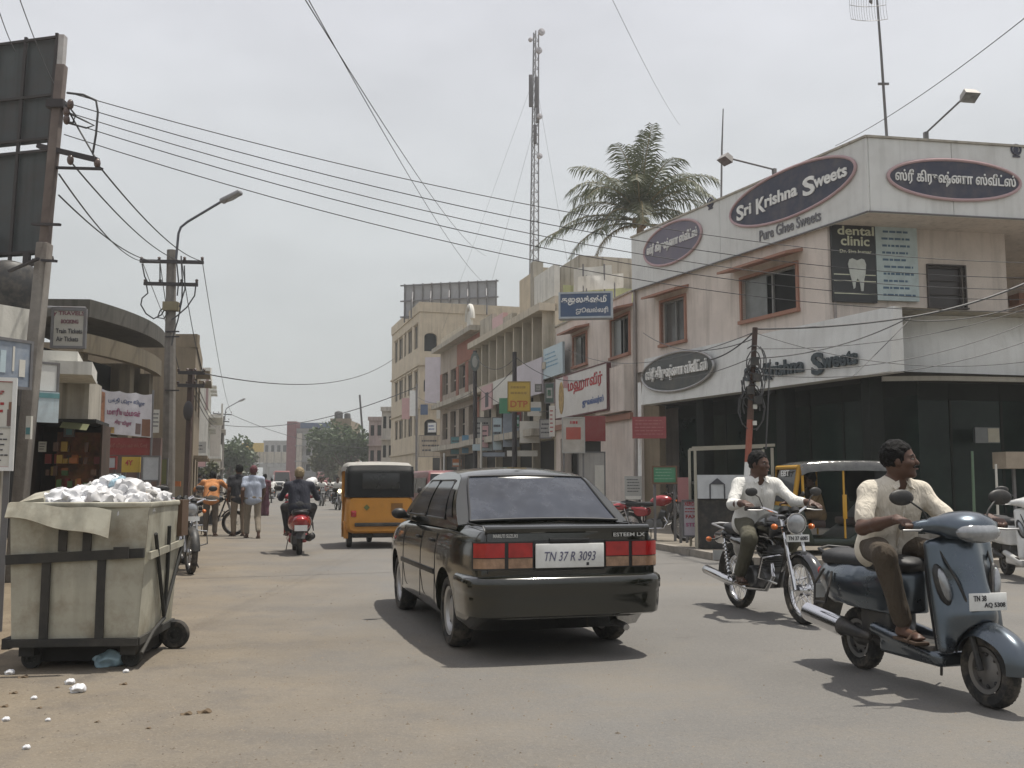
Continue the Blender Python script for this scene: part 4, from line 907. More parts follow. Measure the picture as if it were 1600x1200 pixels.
def signboard(name, label, F, u0, u1, z0, z1, y, m, border=None, texts=(), marks=(), t=.06, group=None, cat='sign', bw=.03, lean=0.0, posts=0, postm=None, brackets=False):
    """a sign as a thing: board, border, lettering, posts or brackets"""
    root = empty(name, F.P((u0 + u1) / 2, y, 0 if posts else z0), F.ang, label, cat, group)
    b = MB(F.M); b.bx(u0, u1, y, y + t, z0, z1); b.build('board', m, root, world=True)
    if border:
        f = MB(F.M)
        f.bx(u0 - .004, u0 + bw, y - .014, y + t + .004, z0 - .004, z1 + .004); f.bx(u1 - bw, u1 + .004, y - .014, y + t + .004, z0 - .004, z1 + .004)
        f.bx(u0 + bw, u1 - bw, y - .013, y + t + .004, z0 - .004, z0 + bw); f.bx(u0 + bw, u1 - bw, y - .013, y + t + .004, z1 - bw, z1 + .004); f.build('border', border, root, world=True)
    W, H = u1 - u0, z1 - z0
    for s, a, c, e, f_, m_, *r in texts:      # fractions of the board
        q = MB(F.M); put_text(q, s, u0 + W * a, u0 + W * c, z0 + H * e, z0 + H * f_, y - .004, r[0] if r else .0, .006, 0, r[1] if len(r) > 1 else 0.0); q.build('lettering', m_, root, world=True, fix=False)
    for a, c, e, f_, m_ in marks:
        q = MB(F.M); q.bx(u0 + W * a, u0 + W * c, y - .006, y - .0015, z0 + H * e, z0 + H * f_); q.build('print', m_, root, world=True)
    pm = postm or GREYMETAL
    for k in range(posts):
        u = (u0 + u1) / 2 if posts == 1 else (u0 + .05 + (W - .1) * k / (posts - 1)); q = MB(F.M); q.bx(u - .025, u + .025, y + t + .004, y + t + .05, 0.0, z1 - .02 if posts > 1 else z1 + .0); q.build('post', pm, root, world=True)
    if brackets:
        for z in (z0 + H * .12, z1 - H * .12):
            for uu in (u0 + .1, u1 - .1): q = MB(F.M); q.beam((uu, y + t, z), (uu, y + t + .35, z + .05), .03, .03); q.build('bracket', pm, root, world=True)
    return root
def pxbox(F, x0, y0, x1, y1, w=0.0):
    """u0,u1,z0,z1 of a pixel box seen on the plane (mid heights at the vertical centre)"""
    ym = (y0 + y1) / 2; xm = (x0 + x1) / 2; u0 = F.uz(x0, ym, w)[0]; u1 = F.uz(x1, ym, w)[0]; return u0, u1, F.uz(xm, y1, w)[1], F.uz(xm, y0, w)[1]
def bars(n, a0=.15, a1=.85, z0=.15, z1=.85, h=.35, m=None, seed=1):
    """lines of print too small to read, as rows of short word strokes"""
    rs = random.Random(seed); out = []
    for k in range(n):
        z = z1 - (z1 - z0) * (k + .5) / n; hh = (z1 - z0) / n * h / 2; u = a0 + rs.uniform(0, .06); end = a1 - rs.uniform(0, .25) * (a1 - a0)
        while u < end: w = rs.uniform(.05, .14) * (a1 - a0) * 1.4; out.append((u, min(u + w, end), z - hh, z + hh, m)); u += w + .025
    return out
def oval(mb, F_u, z, ru, rz, y, t, mi=0, n=40):
    vs = [(F_u + ru * math.cos(2 * math.pi * k / n), y, z + rz * math.sin(2 * math.pi * k / n)) for k in range(n)] + [(F_u + ru * math.cos(2 * math.pi * k / n), y + t, z + rz * math.sin(2 * math.pi * k / n)) for k in range(n)]
    mb.add(vs, [tuple(range(n)), tuple(range(2 * n - 1, n - 1, -1))] + [(k, k + n, (k + 1) % n + n, (k + 1) % n) for k in range(n)], mi)
def box_building(mb, W, D, z0, z1, y=0.0, mi=0, front=False):
    """sides, back and roof of a block behind a front wall"""
    for q in ([(0, y, z0), (0, D, z0), (0, D, z1), (0, y, z1)], [(W, D, z0), (W, y, z0), (W, y, z1), (W, D, z1)], [(W, D, z0), (0, D, z0), (0, D, z1), (W, D, z1)], [(0, y, z1), (W, y, z1), (W, D, z1), (0, D, z1)]): mb.add(q, [(0, 1, 2, 3)], mi)
    if front: mb.add([(0, y, z0), (W, y, z0), (W, y, z1), (0, y, z1)], [(0, 1, 2, 3)], mi)

PINK = wallm('pink_plaster', (.63, .56, .50), .4, .4); CREAM = wallm('cream_plaster', (.50, .45, .36)); BEIGE = wallm('beige_plaster', (.52, .45, .34), .4, .4)
TAN = wallm('tan_plaster', (.235, .19, .13)); WHITEW = wallm('whitewash', (.62, .61, .56)); OLDW = wallm('stained_plaster', (.40, .37, .31), .7, .8); LIME = wallm('lime_plaster', (.38, .40, .22)); BROWN = wallm('red_brown_paint', (.27, .115, .080))
PANELW = mat('sign_panel_white', (.64, .645, .62), .5, var=.05, scale=1.0, dirt=(.35, .33, .30), dirt_amt=.35, dscale=1.2, streak=.25)
TERRA = paintm('terracotta_paint', (.33, .165, .115), .7); NAVY = paintm('navy_paint', (.030, .033, .060), .5); MAUVE = paintm('mauve_paint', (.13, .118, .16), .5); ROSE = paintm('rose_border', (.44, .30, .31), .5)
DARKIN = mat('interior_shade', (.020, .020, .018), .9, var=.5, scale=1.5); SHOPGLASS = mat('shop_glass', (.009, .019, .015), .12, var=.7, scale=.7, spec=.16)  # near-black colour stands in for shade inside rooms and under canopies
GREENP = paintm('green_board', (.05, .23, .12)); REDP = paintm('red_board', (.23, .03, .028)); YELP = paintm('yellow_board', (.48, .33, .04)); BLUEP = paintm('blue_board', (.045, .085, .17)); PALEB = paintm('pale_blue_board', (.42, .52, .56)); OFFW = paintm('off_white_board', (.56, .55, .50)); GREYB = paintm('grey_board', (.33, .33, .31)); PINKB = paintm('pink_board', (.50, .31, .31)); LILAC = paintm('lilac_board', (.50, .46, .50)); TEAL = paintm('teal_board', (.10, .25, .27)); SKYB = paintm('sky_blue_board', (.12, .27, .40)); ORANGEB = paintm('orange_board', (.45, .14, .03))
INKR = mat('red_ink', (.36, .03, .035), .6); INKB = mat('blue_ink', (.05, .10, .26), .6); INKD = mat('dark_ink', (.06, .06, .07), .6); INKY = mat('yellow_ink', (.55, .42, .10), .6); INKP = mat('pink_ink', (.42, .10, .22), .6)

# ------------------------------------------------------------------ the corner sweet shop
C0 = Vector((7.35, 20.0)); FL = Fac((C0.x - .4115 * 9.36, C0.y + .9114 * 9.36), (.4115, -.9114)); FR = Fac((C0.x, C0.y), (.985, .174))
LL = 9.36
zpt = FL.uz(1368, 208)[1]; zpb = FL.uz(1368, 326)[1]
shop = empty('sweet_shop_building', FL.P(0, 0, 0), FL.ang, 'two storey pink corner shop with white sign parapet and dark glass front', 'building')
uW = FL.uz(1294, 420, .10)[0]; RW0 = FL.P(uW, .10, 0); FRW = Fac((RW0.x, RW0.y), (.985, .174)); uR = FRW.uz(1572, 420)[0]
zband = 4.70; zb0 = 3.42
oA = pxbox(FL, 1034, 468, 1071, 535, .10); oB = pxbox(FL, 1160, 425, 1246, 492, .10)
m = MB(FL.M); wall(m, uW, zband - .25, zpb + .1, [oA, oB], y=.10)
ops = [pxbox(FRW, 1450, 416, 1507, 481)]
m.T = FRW.M; wall(m, uR, zband - .25, zpb + .1, ops); m.add([(uR, 0, zband - .2), (uR, 6, zband - .2), (uR, 6, zpb), (uR, 0, zpb)], [(0, 1, 2, 3)])
m.build('wall', PINK, shop, world=True)
window(shop, FL, oA, TERRA, .10, deep=.14, mull=1, curtain=None, sash=mat('grey_sash', (.22, .22, .21), .5), pane=mat('curtained_pane', (.10, .10, .095), .15), wid=.065)
window(shop, FL, oB, TERRA, .10, deep=.16, mull=1, sash=mat('grey_sash', (.22, .22, .21), .5), curtain=mat('frosted_pane', (.16, .17, .165), .3), wid=.07, pane=DPANE)
window(shop, FRW, ops[0], mat('dark_frame', (.06, .05, .045), .6), 0, deep=.12, wid=.03, bars=2, mull=0, pane=mat('brown_pane', (.03, .022, .02), .3))
shade(shop, FL, oA[0] - .35, oA[1] + .18, oA[3] + .30, .45, .10, TERRA); shade(shop, FL, oB[0] - .35, oB[1] + .22, oB[3] + .34, .5, .10, TERRA)
# parapet with its return along the side street, soffit, coping
pa = MB(FL.M); JO = [0, LL * .46, LL]
for a, b in zip(JO[:-1], JO[1:]): pa.bx(a + .006, b - .006, 0, .12, zpb, zpt)
pa.build('parapet', PANELW, shop, world=True)
pa2 = MB(FR.M); L2 = 9.0
for a, b in ((0, 1.95), (1.95, 5.6), (5.6, L2)): pa2.bx(a + .006 + (.0 if a else .05), b - .006, .004, .12, zpb, zpt)
pa2.build('parapet', PANELW, shop, world=True)
so = MB(); A, B, D, E = FL.P(0, .02, zpb + .03), FL.P(LL, .02, zpb + .03), FR.P(L2, .02, zpb + .03), FR.P(L2, 7, zpb + .03); F_ = FL.P(0, 7, zpb + .03)
so.add([A, B, D, E, F_], [(0, 1, 2, 3, 4)]); so.add([p + Vector((0, 0, .5)) for p in (A, B, D, E, F_)], [(0, 1, 2, 3, 4)]); so.build('roof_slab', PINK, shop, world=True)
cp = MB(FL.M); cp.bx(-.02, LL + .02, -.03, .15, zpt + .002, zpt + .05); cp.T = FR.M; cp.bx(.02, L2, -.03, .15, zpt + .004, zpt + .05); cp.build('coping', OLDW, shop, world=True)
bd = MB(FL.M); bd.tube([(0, -.02, zpb - .01), (LL, -.02, zpb - .01)], .02, 6); bd.T = FR.M; bd.tube([(0, -.02, zpb - .01), (L2, -.02, zpb - .01)], .02, 6); bd.build('edge_conduit', GREYMETAL, shop, world=True)
# ground floor: fascia band, soffit, columns, glazing
uE = FL.uz(1389, 540, -.28)[0]; uS = FL.uz(1000, 590, -.28)[0]
fb = MB(FL.M); fb.add([(uS, -.28, zb0 + .02), (uE, -.28, zb0 + .02), (uE, -.12, zband + .05), (uS, -.12, zband + .05), (uS, .1, zb0 + .02), (uE, .1, zb0 + .02), (uE, .1, zband + .05), (uS, .1, zband + .05)], [(0, 1, 2, 3), (0, 4, 5, 1), (3, 2, 6, 7), (0, 3, 7, 4), (1, 5, 6, 2)])
fb.build('fascia', PANELW, shop, world=True)
r0 = FR.uz(1391, 540, -.10)[0]
fb = MB()
def band(a, b):
    u = r0 - .02 + (9.2 - r0) * a; k = max(0, 1 - (u - r0) / 1.6); return FR.P(u, -.16 + .35 * k * k - .0 + .14 * b * (b > .5), zb0 - .06 - .0 * k + (zband + .08 - zb0) * b)
fb.grid(band, 24, 4, thick=.12); fb.build('fascia', PANELW, shop, world=True)
lg = MB(); lg.tube([band(i / 24, .52) + FR.n * -.02 for i in range(25)], .02, 6); lg.build('fascia_ledge', WHITEW, shop, world=True)
tp = MB(); P0, P1, P2, P3 = FL.P(uS, -.1, zband + .04), FL.P(uE, -.1, zband + .04), FR.P(9.2, 0, zband + .0), FR.P(9.2, 3, zband + .0); tp.add([P0, P1, P2, P3, FL.P(uS, 3, zband)], [(0, 1, 2, 3, 4)]); tp.build('canopy_top', OLDW, shop, world=True)
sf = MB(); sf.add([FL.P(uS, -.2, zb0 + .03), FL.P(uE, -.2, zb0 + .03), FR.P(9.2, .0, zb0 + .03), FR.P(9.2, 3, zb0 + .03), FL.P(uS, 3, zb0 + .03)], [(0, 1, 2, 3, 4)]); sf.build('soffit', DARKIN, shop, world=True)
GY = .95
FRAME = mat('dark_mullion', (.014, .018, .015), .7, spec=.1)
def glazing(F, u0, u1, n, y):
    for k in range(n):
        a, b = u0 + (u1 - u0) * k / n, u0 + (u1 - u0) * (k + 1) / n
        g_ = MB(F.M); g_.bx(a + .03, b - .03, y + .02, y + .035, .62, zb0 - .35); g_.build('glass_pane', SHOPGLASS, shop, world=True)
        q = MB(F.M); q.bx(a - .03, a + .03, y, y + .08, .12, zb0 + .05); q.bx(a + .03, b - .03, y + .005, y + .08, .12, .62); q.bx(a + .03, b - .03, y + .005, y + .08, zb0 - .35, zb0 + .05); q.build('mullion', FRAME, shop, world=True)
glazing(FL, .9, LL + .2, 8, GY); glazing(FR, 1.2, 8.6, 6, GY + .2)
bk = MB(FL.M); bk.bx(-.1, .9, .3, .5, 0, zb0 + .2); bk.build('end_wall', TAN, shop, world=True)
for F, u, y in ((FL, 3.0, .35), (FL, 6.2, .35), (FR, .25, .55), (FR, 4.4, .6)):
    q = MB(F.M); q.bx(u - .16, u + .16, y - .16, y + .16, .1, zb0 + .03); q.build('column', mat('dark_granite', (.016, .019, .017), .7, spec=.1), shop, world=True, bevel=.015)
stp = MB(FL.M); stp.bx(.2, LL + .3, .3, 1.0, .118, .25); stp.T = FR.M; stp.bx(0.4, 8.8, .45, 1.2, .118, .255); stp.build('plinth', CONCRETE, shop, world=True)
core = MB(FL.M); core.add([(0, 1.6, .1), (LL - 1.0, 1.6, .1), (LL - 1.0, 1.6, zb0), (0, 1.6, zb0)], [(0, 1, 2, 3)]); core.add([(0, 1.0, zb0), (uW - .6, 1.0, zb0), (uW - .6, 1.0, zpb), (0, 1.0, zpb)], [(0, 1, 2, 3)]); core.add([(0, .12, .1), (0, 6, .1), (0, 6, zpb), (0, .12, zpb)], [(0, 1, 2, 3)]); core.T = FRW.M; core.add([(.6, 1.2, zb0), (uR - .1, 1.2, zb0), (uR - .1, 1.2, zpb), (.6, 1.2, zpb)], [(0, 1, 2, 3)]); core.add([(.6, 1.6, .1), (uR + 4, 1.6, .1), (uR + 4, 1.6, zb0), (.6, 1.6, zb0)], [(0, 1, 2, 3)]); core.build('inner_wall', DARKIN, shop, world=True)  # unseen dark sheets added inside to stop light passing through
# drain pipes on the pink wall
dp = MB(FL.M); dp.tube([(.08, .03, .1), (.08, .03, zpb)], .04, 8); dp.build('drain_pipe', mat('pipe_grey', (.30, .27, .25), .6), shop, world=True)
dp = MB(FRW.M); dp.tube([(.12, -.03, zband), (.12, -.03, zpb)], .035, 8); dp.build('drain_pipe', mat('pipe_grey', (.30, .27, .25), .6), shop, world=True)
# signs on the shop
def oval_sign(label, F, px, py, rpx, h, m, y=-.03, border=ROSE, texts=(), t=.03, name='oval_sign', deep=.02):
    u, z = F.uz(px, py, y); ua = F.uz(px - rpx, py, y)[0]; ub = F.uz(px + rpx, py, y)[0]; u = (ua + ub) / 2; ru = (ub - ua) / 2
    root = empty(name, F.P(u, y, z), F.ang, label, 'sign')
    b = MB(F.M); oval(b, u, z, ru, h / 2, y, t); b.build('board', m, root, world=True)
    if border:
        b = MB(F.M); b.tube([(u + ru * math.cos(2 * math.pi * k / 48), y, z + h / 2 * math.sin(2 * math.pi * k / 48)) for k in range(48)], .035, 8, closed=True); b.build('border', border, root, world=True)
    for s, a, c, e, f_, m_, *r in texts:
        q = MB(F.M); put_text(q, s, u + ru * a, u + ru * c, z + h / 2 * e, z + h / 2 * f_, y - .002, r[0] if r else .012, deep, 0); q.build('lettering', m_, root, world=True, fix=False)
    return root
SKS = 'ஸ்ரீ கிருஷ்ணா ஸ்வீட்ஸ்'
def krishna(a, c, e, f, m_): # large capitals with low tails, small slab letters between them
    w = c - a; h = f - e
    out = []
    for s, x0, x1, y0, y1 in (('S', 0, .075, -.10, .95), ('ri', .08, .15, .10, .85), ('K', .20, .29, -.12, .92), ('rishna', .285, .585, .10, .92), ('S', .635, .74, -.18, 1.0), ('weets', .73, 1.0, .10, .80)):
        out.append((s, a + w * x0, a + w * x1, e + h * y0, e + h * y1, m_, .028))
    return out
oval_sign('mauve oval sign with Tamil lettering at the far end of the shop parapet', FL, 1051, 379, 45, 1.12, MAUVE, texts=[(SKS, -.88, .88, -.30, .34, WHITET, .015)])
oval_sign('large navy oval sign reading Sri Krishna Sweets on the parapet', FL, 1239, 299, 99, 1.14, NAVY, texts=krishna(-.87, .89, -.30, .33, WHITET))
oval_sign('navy oval sign with white Tamil lettering facing the side street', FR, 1491, 281, 103, .86, NAVY, texts=[(SKS, -.90, .92, -.38, .40, WHITET, .015)])
oval_sign('dark grey oval sign with raised Tamil letters on the shop fascia', FL, 1059, 580, 56, 1.02, paintm('slate_paint', (.055, .062, .062), .35), y=-.30, border=STEEL, texts=[(SKS, -.84, .86, -.40, .42, WHITET, .022)], deep=.06)
def letters(label, F, px0, py0, px1, py1, h, y, texts_m, name='sign_lettering', words=None, bold=.02, deep=.03):
    u0, za = F.uz(px0, py0, y); u1, zb_ = F.uz(px1, py1, y); z = (za + zb_) / 2; root = empty(name, F.P(u0, y, z), F.ang, label, 'sign'); w = u1 - u0
    for s, a, c, e, f_, *r in words:
        q = MB(F.M); put_text(q, s, u0 + w * a, u0 + w * c, z - h / 2 + h * e, z - h / 2 + h * f_, y, bold, deep, 0); q.build('lettering', texts_m, root, world=True, fix=False)
    return root
letters('grey letters reading Pure Ghee Sweets below the large navy oval', FL, 1187, 363, 1283, 342, .26, -.004, mat('grey_letters', (.16, .16, .17), .6), words=[('Pure Ghee Sweets', 0, 1, 0, 1)], bold=.012, deep=.02)
letters('raised dark letters reading Krishna Sweets on the white shop fascia', FL, 1165, 579, 1341, 562, .42, -.27, mat('dark_teal_letters', (.035, .05, .058), .45), words=[('Sri', 0, .13, .05, .82), ('K', .19, .27, -.05, .90), ('rishna', .26, .56, .10, .92), ('S', .63, .73, -.16, 1.0), ('weets', .72, 1.0, .10, .80)], bold=.03, deep=.05)
def emblem(label, F, px, py, r):
    u, z = F.uz(px, py, -.01); root = empty('shop_emblem', F.P(u, 0, z), F.ang, label, 'emblem')
    b = MB(F.M); b.tube([(u + r * math.cos(2 * math.pi * k / 24), -.01, z + .06 + r * math.sin(2 * math.pi * k / 24)) for k in range(24)], .022, 6, closed=True); oval(b, u, z + .06, r * .55, r * .62, -.012, .01); b.bx(u - r * .9, u + r * .9, -.012, -.002, z - r * .25, z + r * .12); b.build('ring', NAVY, root, world=True)
    b = MB(F.M); b.bx(u - r * .8, u + r * .8, -.012, -.002, z - r * 1.0, z - r * .62); b.build('caption', NAVY, root, world=True)
emblem('small round shop emblem painted between the two street side ovals', FL, 1110, 320, .12); emblem('small round shop emblem painted beside the side street oval', FR, 1588, 238, .11)
# dental clinic board
u0, u1, z0, z1 = pxbox(FRW, 1301, 351, 1434, 473, -.10); um = FRW.uz(1369, 412, -.10)[0]
dc = empty('dental_clinic_sign', FRW.P(u0, -.1, z0), FRW.ang, 'dental clinic board with white tooth and a pale list of treatments', 'sign')
b = MB(FRW.M); b.bx(u0, um, -.10, -.02, z0, z1); b.build('board', mat('dental_black', (.018, .02, .022), .4), dc, world=True)
b = MB(FRW.M); b.bx(um + .004, u1, -.11, -.02, z0 + .06, z1 - .01); b.build('list_board', mat('dental_pale', (.42, .50, .50), .5), dc, world=True)
w_, h_ = um - u0, z1 - z0
for s, a, c, e, f_ in (('dental', .13, .97, .85, .965), ('clinic', .20, .86, .715, .84), ('Dr. Siva kumar', .17, .90, .62, .665)):
    b = MB(FRW.M); put_text(b, s, u0 + w_ * a, u0 + w_ * c, z0 + h_ * e, z0 + h_ * f_, -.102, .02, .006); b.build('lettering', mat('dental_ink', (.55, .56, .42), .6), dc, world=True, fix=False)
th = [(-.40, 1.0), (-.25, 1.03), (0, .97), (.25, 1.03), (.40, 1.0), (.49, .85), (.44, .55), (.36, .36), (.30, .0), (.18, .0), (.12, .30), (.0, .40), (-.10, .30), (-.14, .10), (-.22, .06), (-.30, .30), (-.40, .55), (-.49, .85)]
b = MB(FRW.M); tw, t0_, thh = w_ * .42, z0 + h_ * .14, h_ * .40; b.prism([(u0 + w_ * .55 + x * tw, t0_ + z * thh) for x, z in th], -.02, Matrix.Translation((0, -.102, 0))); b.build('tooth', mat('tooth_white', (.50, .52, .48), .5), dc, world=True)
b = MB(FRW.M)
for z in (.10, .26, .34): b.bx(u0 + .02, um - .02, -.104, -.1005, z0 + h_ * z, z0 + h_ * (z + .012))
b.build('stripes', mat('dental_ink', (.55, .56, .42), .6), dc, world=True)
b = MB(FRW.M)
for a, c, e, f_, _m in bars(10, .14, .92, .06, .96, .30, None, 5): b.bx(um + (u1 - um) * a, um + (u1 - um) * c, -.113, -.111, z0 + h_ * e, z0 + h_ * f_)
b.build('list_lettering', mat('list_ink', (.07, .13, .20), .6), dc, world=True)['kind'] = 'stuff'
# flood lamps, aerials
def flood(label, F, bu, tip_u, tz, flipx):
    root = empty('flood_lamp', F.P(bu, .05, zpt), F.ang, label, 'lamp', 'flood lamps on the shop roof')
    b = MB(F.M); b.bx(bu - .04, bu + .04, .02, .10, zpt + .05, zpt + .22); b.tube([(bu, .06, zpt + .2), (tip_u, -.75, tz)], .022, 6); b.build('arm', GREYMETAL, root, world=True)
    c = F.P(tip_u, -.85, tz); h = MB(Matrix.Translation(c) @ Matrix.Rotation(F.ang, 4, 'Z') @ Matrix.Rotation(R(-30), 4, 'X'))
    h.T = h.T @ Matrix.Scale(.8, 4); h.add([(-.16, -.10, .07), (.16, -.10, .07), (.16, .12, .07), (-.16, .12, .07), (-.21, -.15, -.13), (.21, -.15, -.13), (.21, .17, -.13), (-.21, .17, -.13)], [(3, 2, 1, 0), (0, 1, 5, 4), (1, 2, 6, 5), (2, 3, 7, 6), (3, 0, 4, 7)]); hh = h.build('lamp_head', mat('lamp_housing', (.33, .31, .29), .5, metal=.4), root, world=True)
    g_ = MB(h.T); g_.bx(-.20, .20, -.14, .16, -.128, -.12); g_.build('lamp_glass', LENSCLEAR, hh, world=True)
ub, _ = FL.uz(1209, 260, .05); flood('flood lamp on an arm leaning back over the large navy oval', FL, ub, ub - .62, zpt + .55, -1)
ub, _ = FR.uz(1447, 208, .05); flood('flood lamp on an arm above the side street oval', FR, ub, ub + .40, zpt + .72, 1)
def stub(F, px, y0):
    return
p = at(1386, 206, 21.2); q = at(1366, -60, 21.0)
dm = empty('aerial_mast', (p.x, p.y, zpt), 0, 'slim roof mast carrying a mesh dish aerial above the corner', 'aerial')
b = MB(); b.tube([p - Vector((0, 0, .5)), p.lerp(q, .45), q], [.035, .03, .022], 8); b.beam(p.lerp(q, .28) - Vector((.12, 0, 0)), p.lerp(q, .28) + Vector((.12, 0, 0)), .03, .05); b.build('mast', GREYMETAL, dm, world=True)
b = MB(); cc = at(1360, 2, 20.7)
def dish(a, c): x = (a * 2 - 1) * .40; z = (c * 2 - 1) * .36; return (cc.x + x, cc.y + .25 - .55 * (x * x + z * z), cc.z + z)
for i in range(15): b.tube([dish(i / 14, k / 8) for k in range(9)], .004, 4)
for k in range(3): b.tube([dish(i / 8, k / 2) for i in range(9)], .008, 4)
b.build('dish_grid', mat('dish_wire', (.30, .30, .31), .5, metal=.5), dm, world=True)
b = MB(); b.tube([cc + Vector((.10, .2, .05)), cc + Vector((-.06, -.25, -.05)), cc + Vector((-.10, -.28, -.12))], .02, 6); b.ell(cc + Vector((-.1, -.28, -.14)), (.035, .035, .05), 8, 6); b.build('feed_arm', GREYMETAL, dm, world=True)
p = at(1126, 290, 25.6); q = at(1130, 170, 25.6); am = empty('aerial_rod', (p.x, p.y, zpt), 0, 'thin bare aerial rod standing on the shop roof beside the palm', 'aerial'); b = MB(); b.tube([p - Vector((0, 0, .6)), p.lerp(q, .5), q], [.028, .024, .014], 6); b.build('rod', GREYMETAL, am, world=True)

# ------------------------------------------------------------------ the row beyond the shop
def RP(t): return Vector((3.49 - .2756 * t, 28.5 + .9613 * t))
def rowF(t): p = RP(t); return Fac((p.x, p.y), (.2756, -.9613))
# annex in the same pink
FA = rowF(7.0); WA = 7.0; HA = FA.uz(990, 455)[1]
an = empty('pink_annex', FA.P(0, 0, 0), FA.ang, 'low pink annex with two terracotta framed windows next to the shop', 'building')
o1 = pxbox(FA, 897, 524, 917, 570); o2 = pxbox(FA, 956, 496, 984, 555)
m = MB(FA.M); wall(m, WA, 3.3, HA, [o1, o2]); box_building(m, WA, 5.0, 0, HA - .3); m.bx(4.85, 5.0, .6, .8, 0, 3.3); wall(m, WA, 0, 3.3, [(.5, 4.4, 0, 2.8)], deep=.4); m.build('wall', PINK, an, world=True)
for o in (o1, o2): window(an, FA, o, TERRA, 0, deep=.15, mull=1, sash=mat('grey_sash', (.22, .22, .21), .5), curtain=mat('frosted_pane', (.16, .17, .165), .3), wid=.07, pane=DPANE); shade(an, FA, o[0] - .35, o[1] + .25, o[3] + .28, .5, 0, TERRA)
q = MB(FA.M); q.bx(4.6, WA - .05, -.25, -.004, 3.35, 4.7); q.build('fascia', PINK, an, world=True); q = MB(FA.M); q.bx(.5, 4.4, .45, .6, 0, 2.8); q.build('shutter', DARKIN, an, world=True)  # dark panel fills the annex opening to paint its recess shade
q = MB(FA.M); q.bx(0, WA, -.10, -.003, 3.12, 3.30); q.build('ledge', TERRA, an, world=True); q = MB(FA.M); q.bx(-.02, WA, -.05, .12, HA + .002, HA + .06); q.build('coping', OLDW, an, world=True)
s0 = pxbox(FA, 868, 568, 950, 648, -.3)
root = signboard('shop_sign', 'white sign with large red Tamil word and blue word below', FA, s0[0], s0[1], 3.45, 4.9, -.32, paintm('white_sign', (.60, .59, .56)), border=mat('dark_border', (.10, .03, .03), .6), texts=[('மஹாவீர்', .28, .92, .50, .86, INKR, .03), ('ஜுவல்லர்ஸ்', .56, .94, .14, .34, INKB, .03)], t=.12, bw=.04)
q = MB(FA.M); oval(q, s0[0] + (s0[1] - s0[0]) * .14, 4.15, .25, .55, -.335, .015); q.build('portrait_oval', mat('ochre_print', (.36, .24, .08), .6, var=.5, scale=6), root, world=True)
# terrace building with fins
FT = rowF(18.0); WT = 10.95; HT = 8.9
tb = empty('terrace_building', FT.P(0, 0, 0), FT.ang, 'long cream terrace building with concrete fins under a projecting ledge', 'building')
ops = []
for k in range(8): a = .5 + k * 1.28; ops.append((a, a + .92, 5.75, 7.35))
for k in range(5): a = .7 + k * 2.1; ops.append((a, a + 1.3, 3.6, 5.0))
for k in range(4): a = .15 + k * 2.7; ops.append((a, a + 2.55, .12, 2.85))
m = MB(FT.M); wall(m, WT, 0, HT - .9, ops, deep=.3); box_building(m, WT, 5.0, 0, HT - .9); m.build('wall', CREAM, tb, world=True)
for o in ops[:13]:
    w = MB(FT.M); w.bx(o[0], o[1], .25, .27, o[2], o[3]); wo = w.build('window', DPANE, tb, world=True); s = MB(FT.M); s.bx((o[0] + o[1]) / 2 - .03, (o[0] + o[1]) / 2 + .03, .21, .247, o[2], o[3]); s.bx(o[0], o[1], .215, .246, o[2] + 1.0, o[2] + 1.05); s.build('sash', mat('grey_sash', (.22, .22, .21), .5), wo, world=True)
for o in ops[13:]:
    w = MB(FT.M); w.bx(o[0], o[1], .3, .34, o[2], o[3]); w.build('shopfront', DARKIN, tb, world=True)  # dark sheet closing each opening, painted as the shade indoors
for k in range(9): q = MB(FT.M); q.bx(.28 + k * 1.28, .42 + k * 1.28, -.35, .02, 5.6, 7.45); q.build('fin', CREAM, tb, world=True)
q = MB(FT.M); q.bx(-.1, WT, -.6, .1, 7.45, 7.72); q.build('ledge', CREAM, tb, world=True); q = MB(FT.M); q.bx(-.1, WT, -.4, .02, 5.35, 5.58); q.build('ledge', CREAM, tb, world=True); q = MB(FT.M); q.bx(-.05, WT, -.9, .02, 2.95, 3.2); q.build('ledge', OLDW, tb, world=True)
for (a, b, z0, z1, mm) in ((0, 2.2, HT - .9, HT - .1, OLDW), (2.2, 4.0, HT - .9, HT - .35, PINKB), (4.0, 5.4, HT - .9, HT - .6, OLDW), (5.4, 8.2, HT - .9, HT + .75, BEIGE), (8.2, WT, HT - .9, HT + .25, WHITEW)):
    q = MB(FT.M); q.bx(a + .01, b - .01, -.02 if mm is not BEIGE else .3, .2 if mm is not BEIGE else 2.5, z0, z1); q.build('roof_parapet', mm, tb, world=True)
q = MB(FT.M); q.bx(8.1, 8.5, -.05, .35, HT - .9, HT + .9); q.build('chimney', OLDW, tb, world=True)
q = MB(FT.M); q.bx(WT + .002, WT + .06, .3, 4.5, 5.0, HT - .5); q.build('end_wall', LIME, tb, world=True)
rb = MB(FT.M); rb.bx(8.6, WT - .2, 1.0, 3.6, HT - .9, HT + .7); rb.build('roof_room', OLDW, tb, world=True)
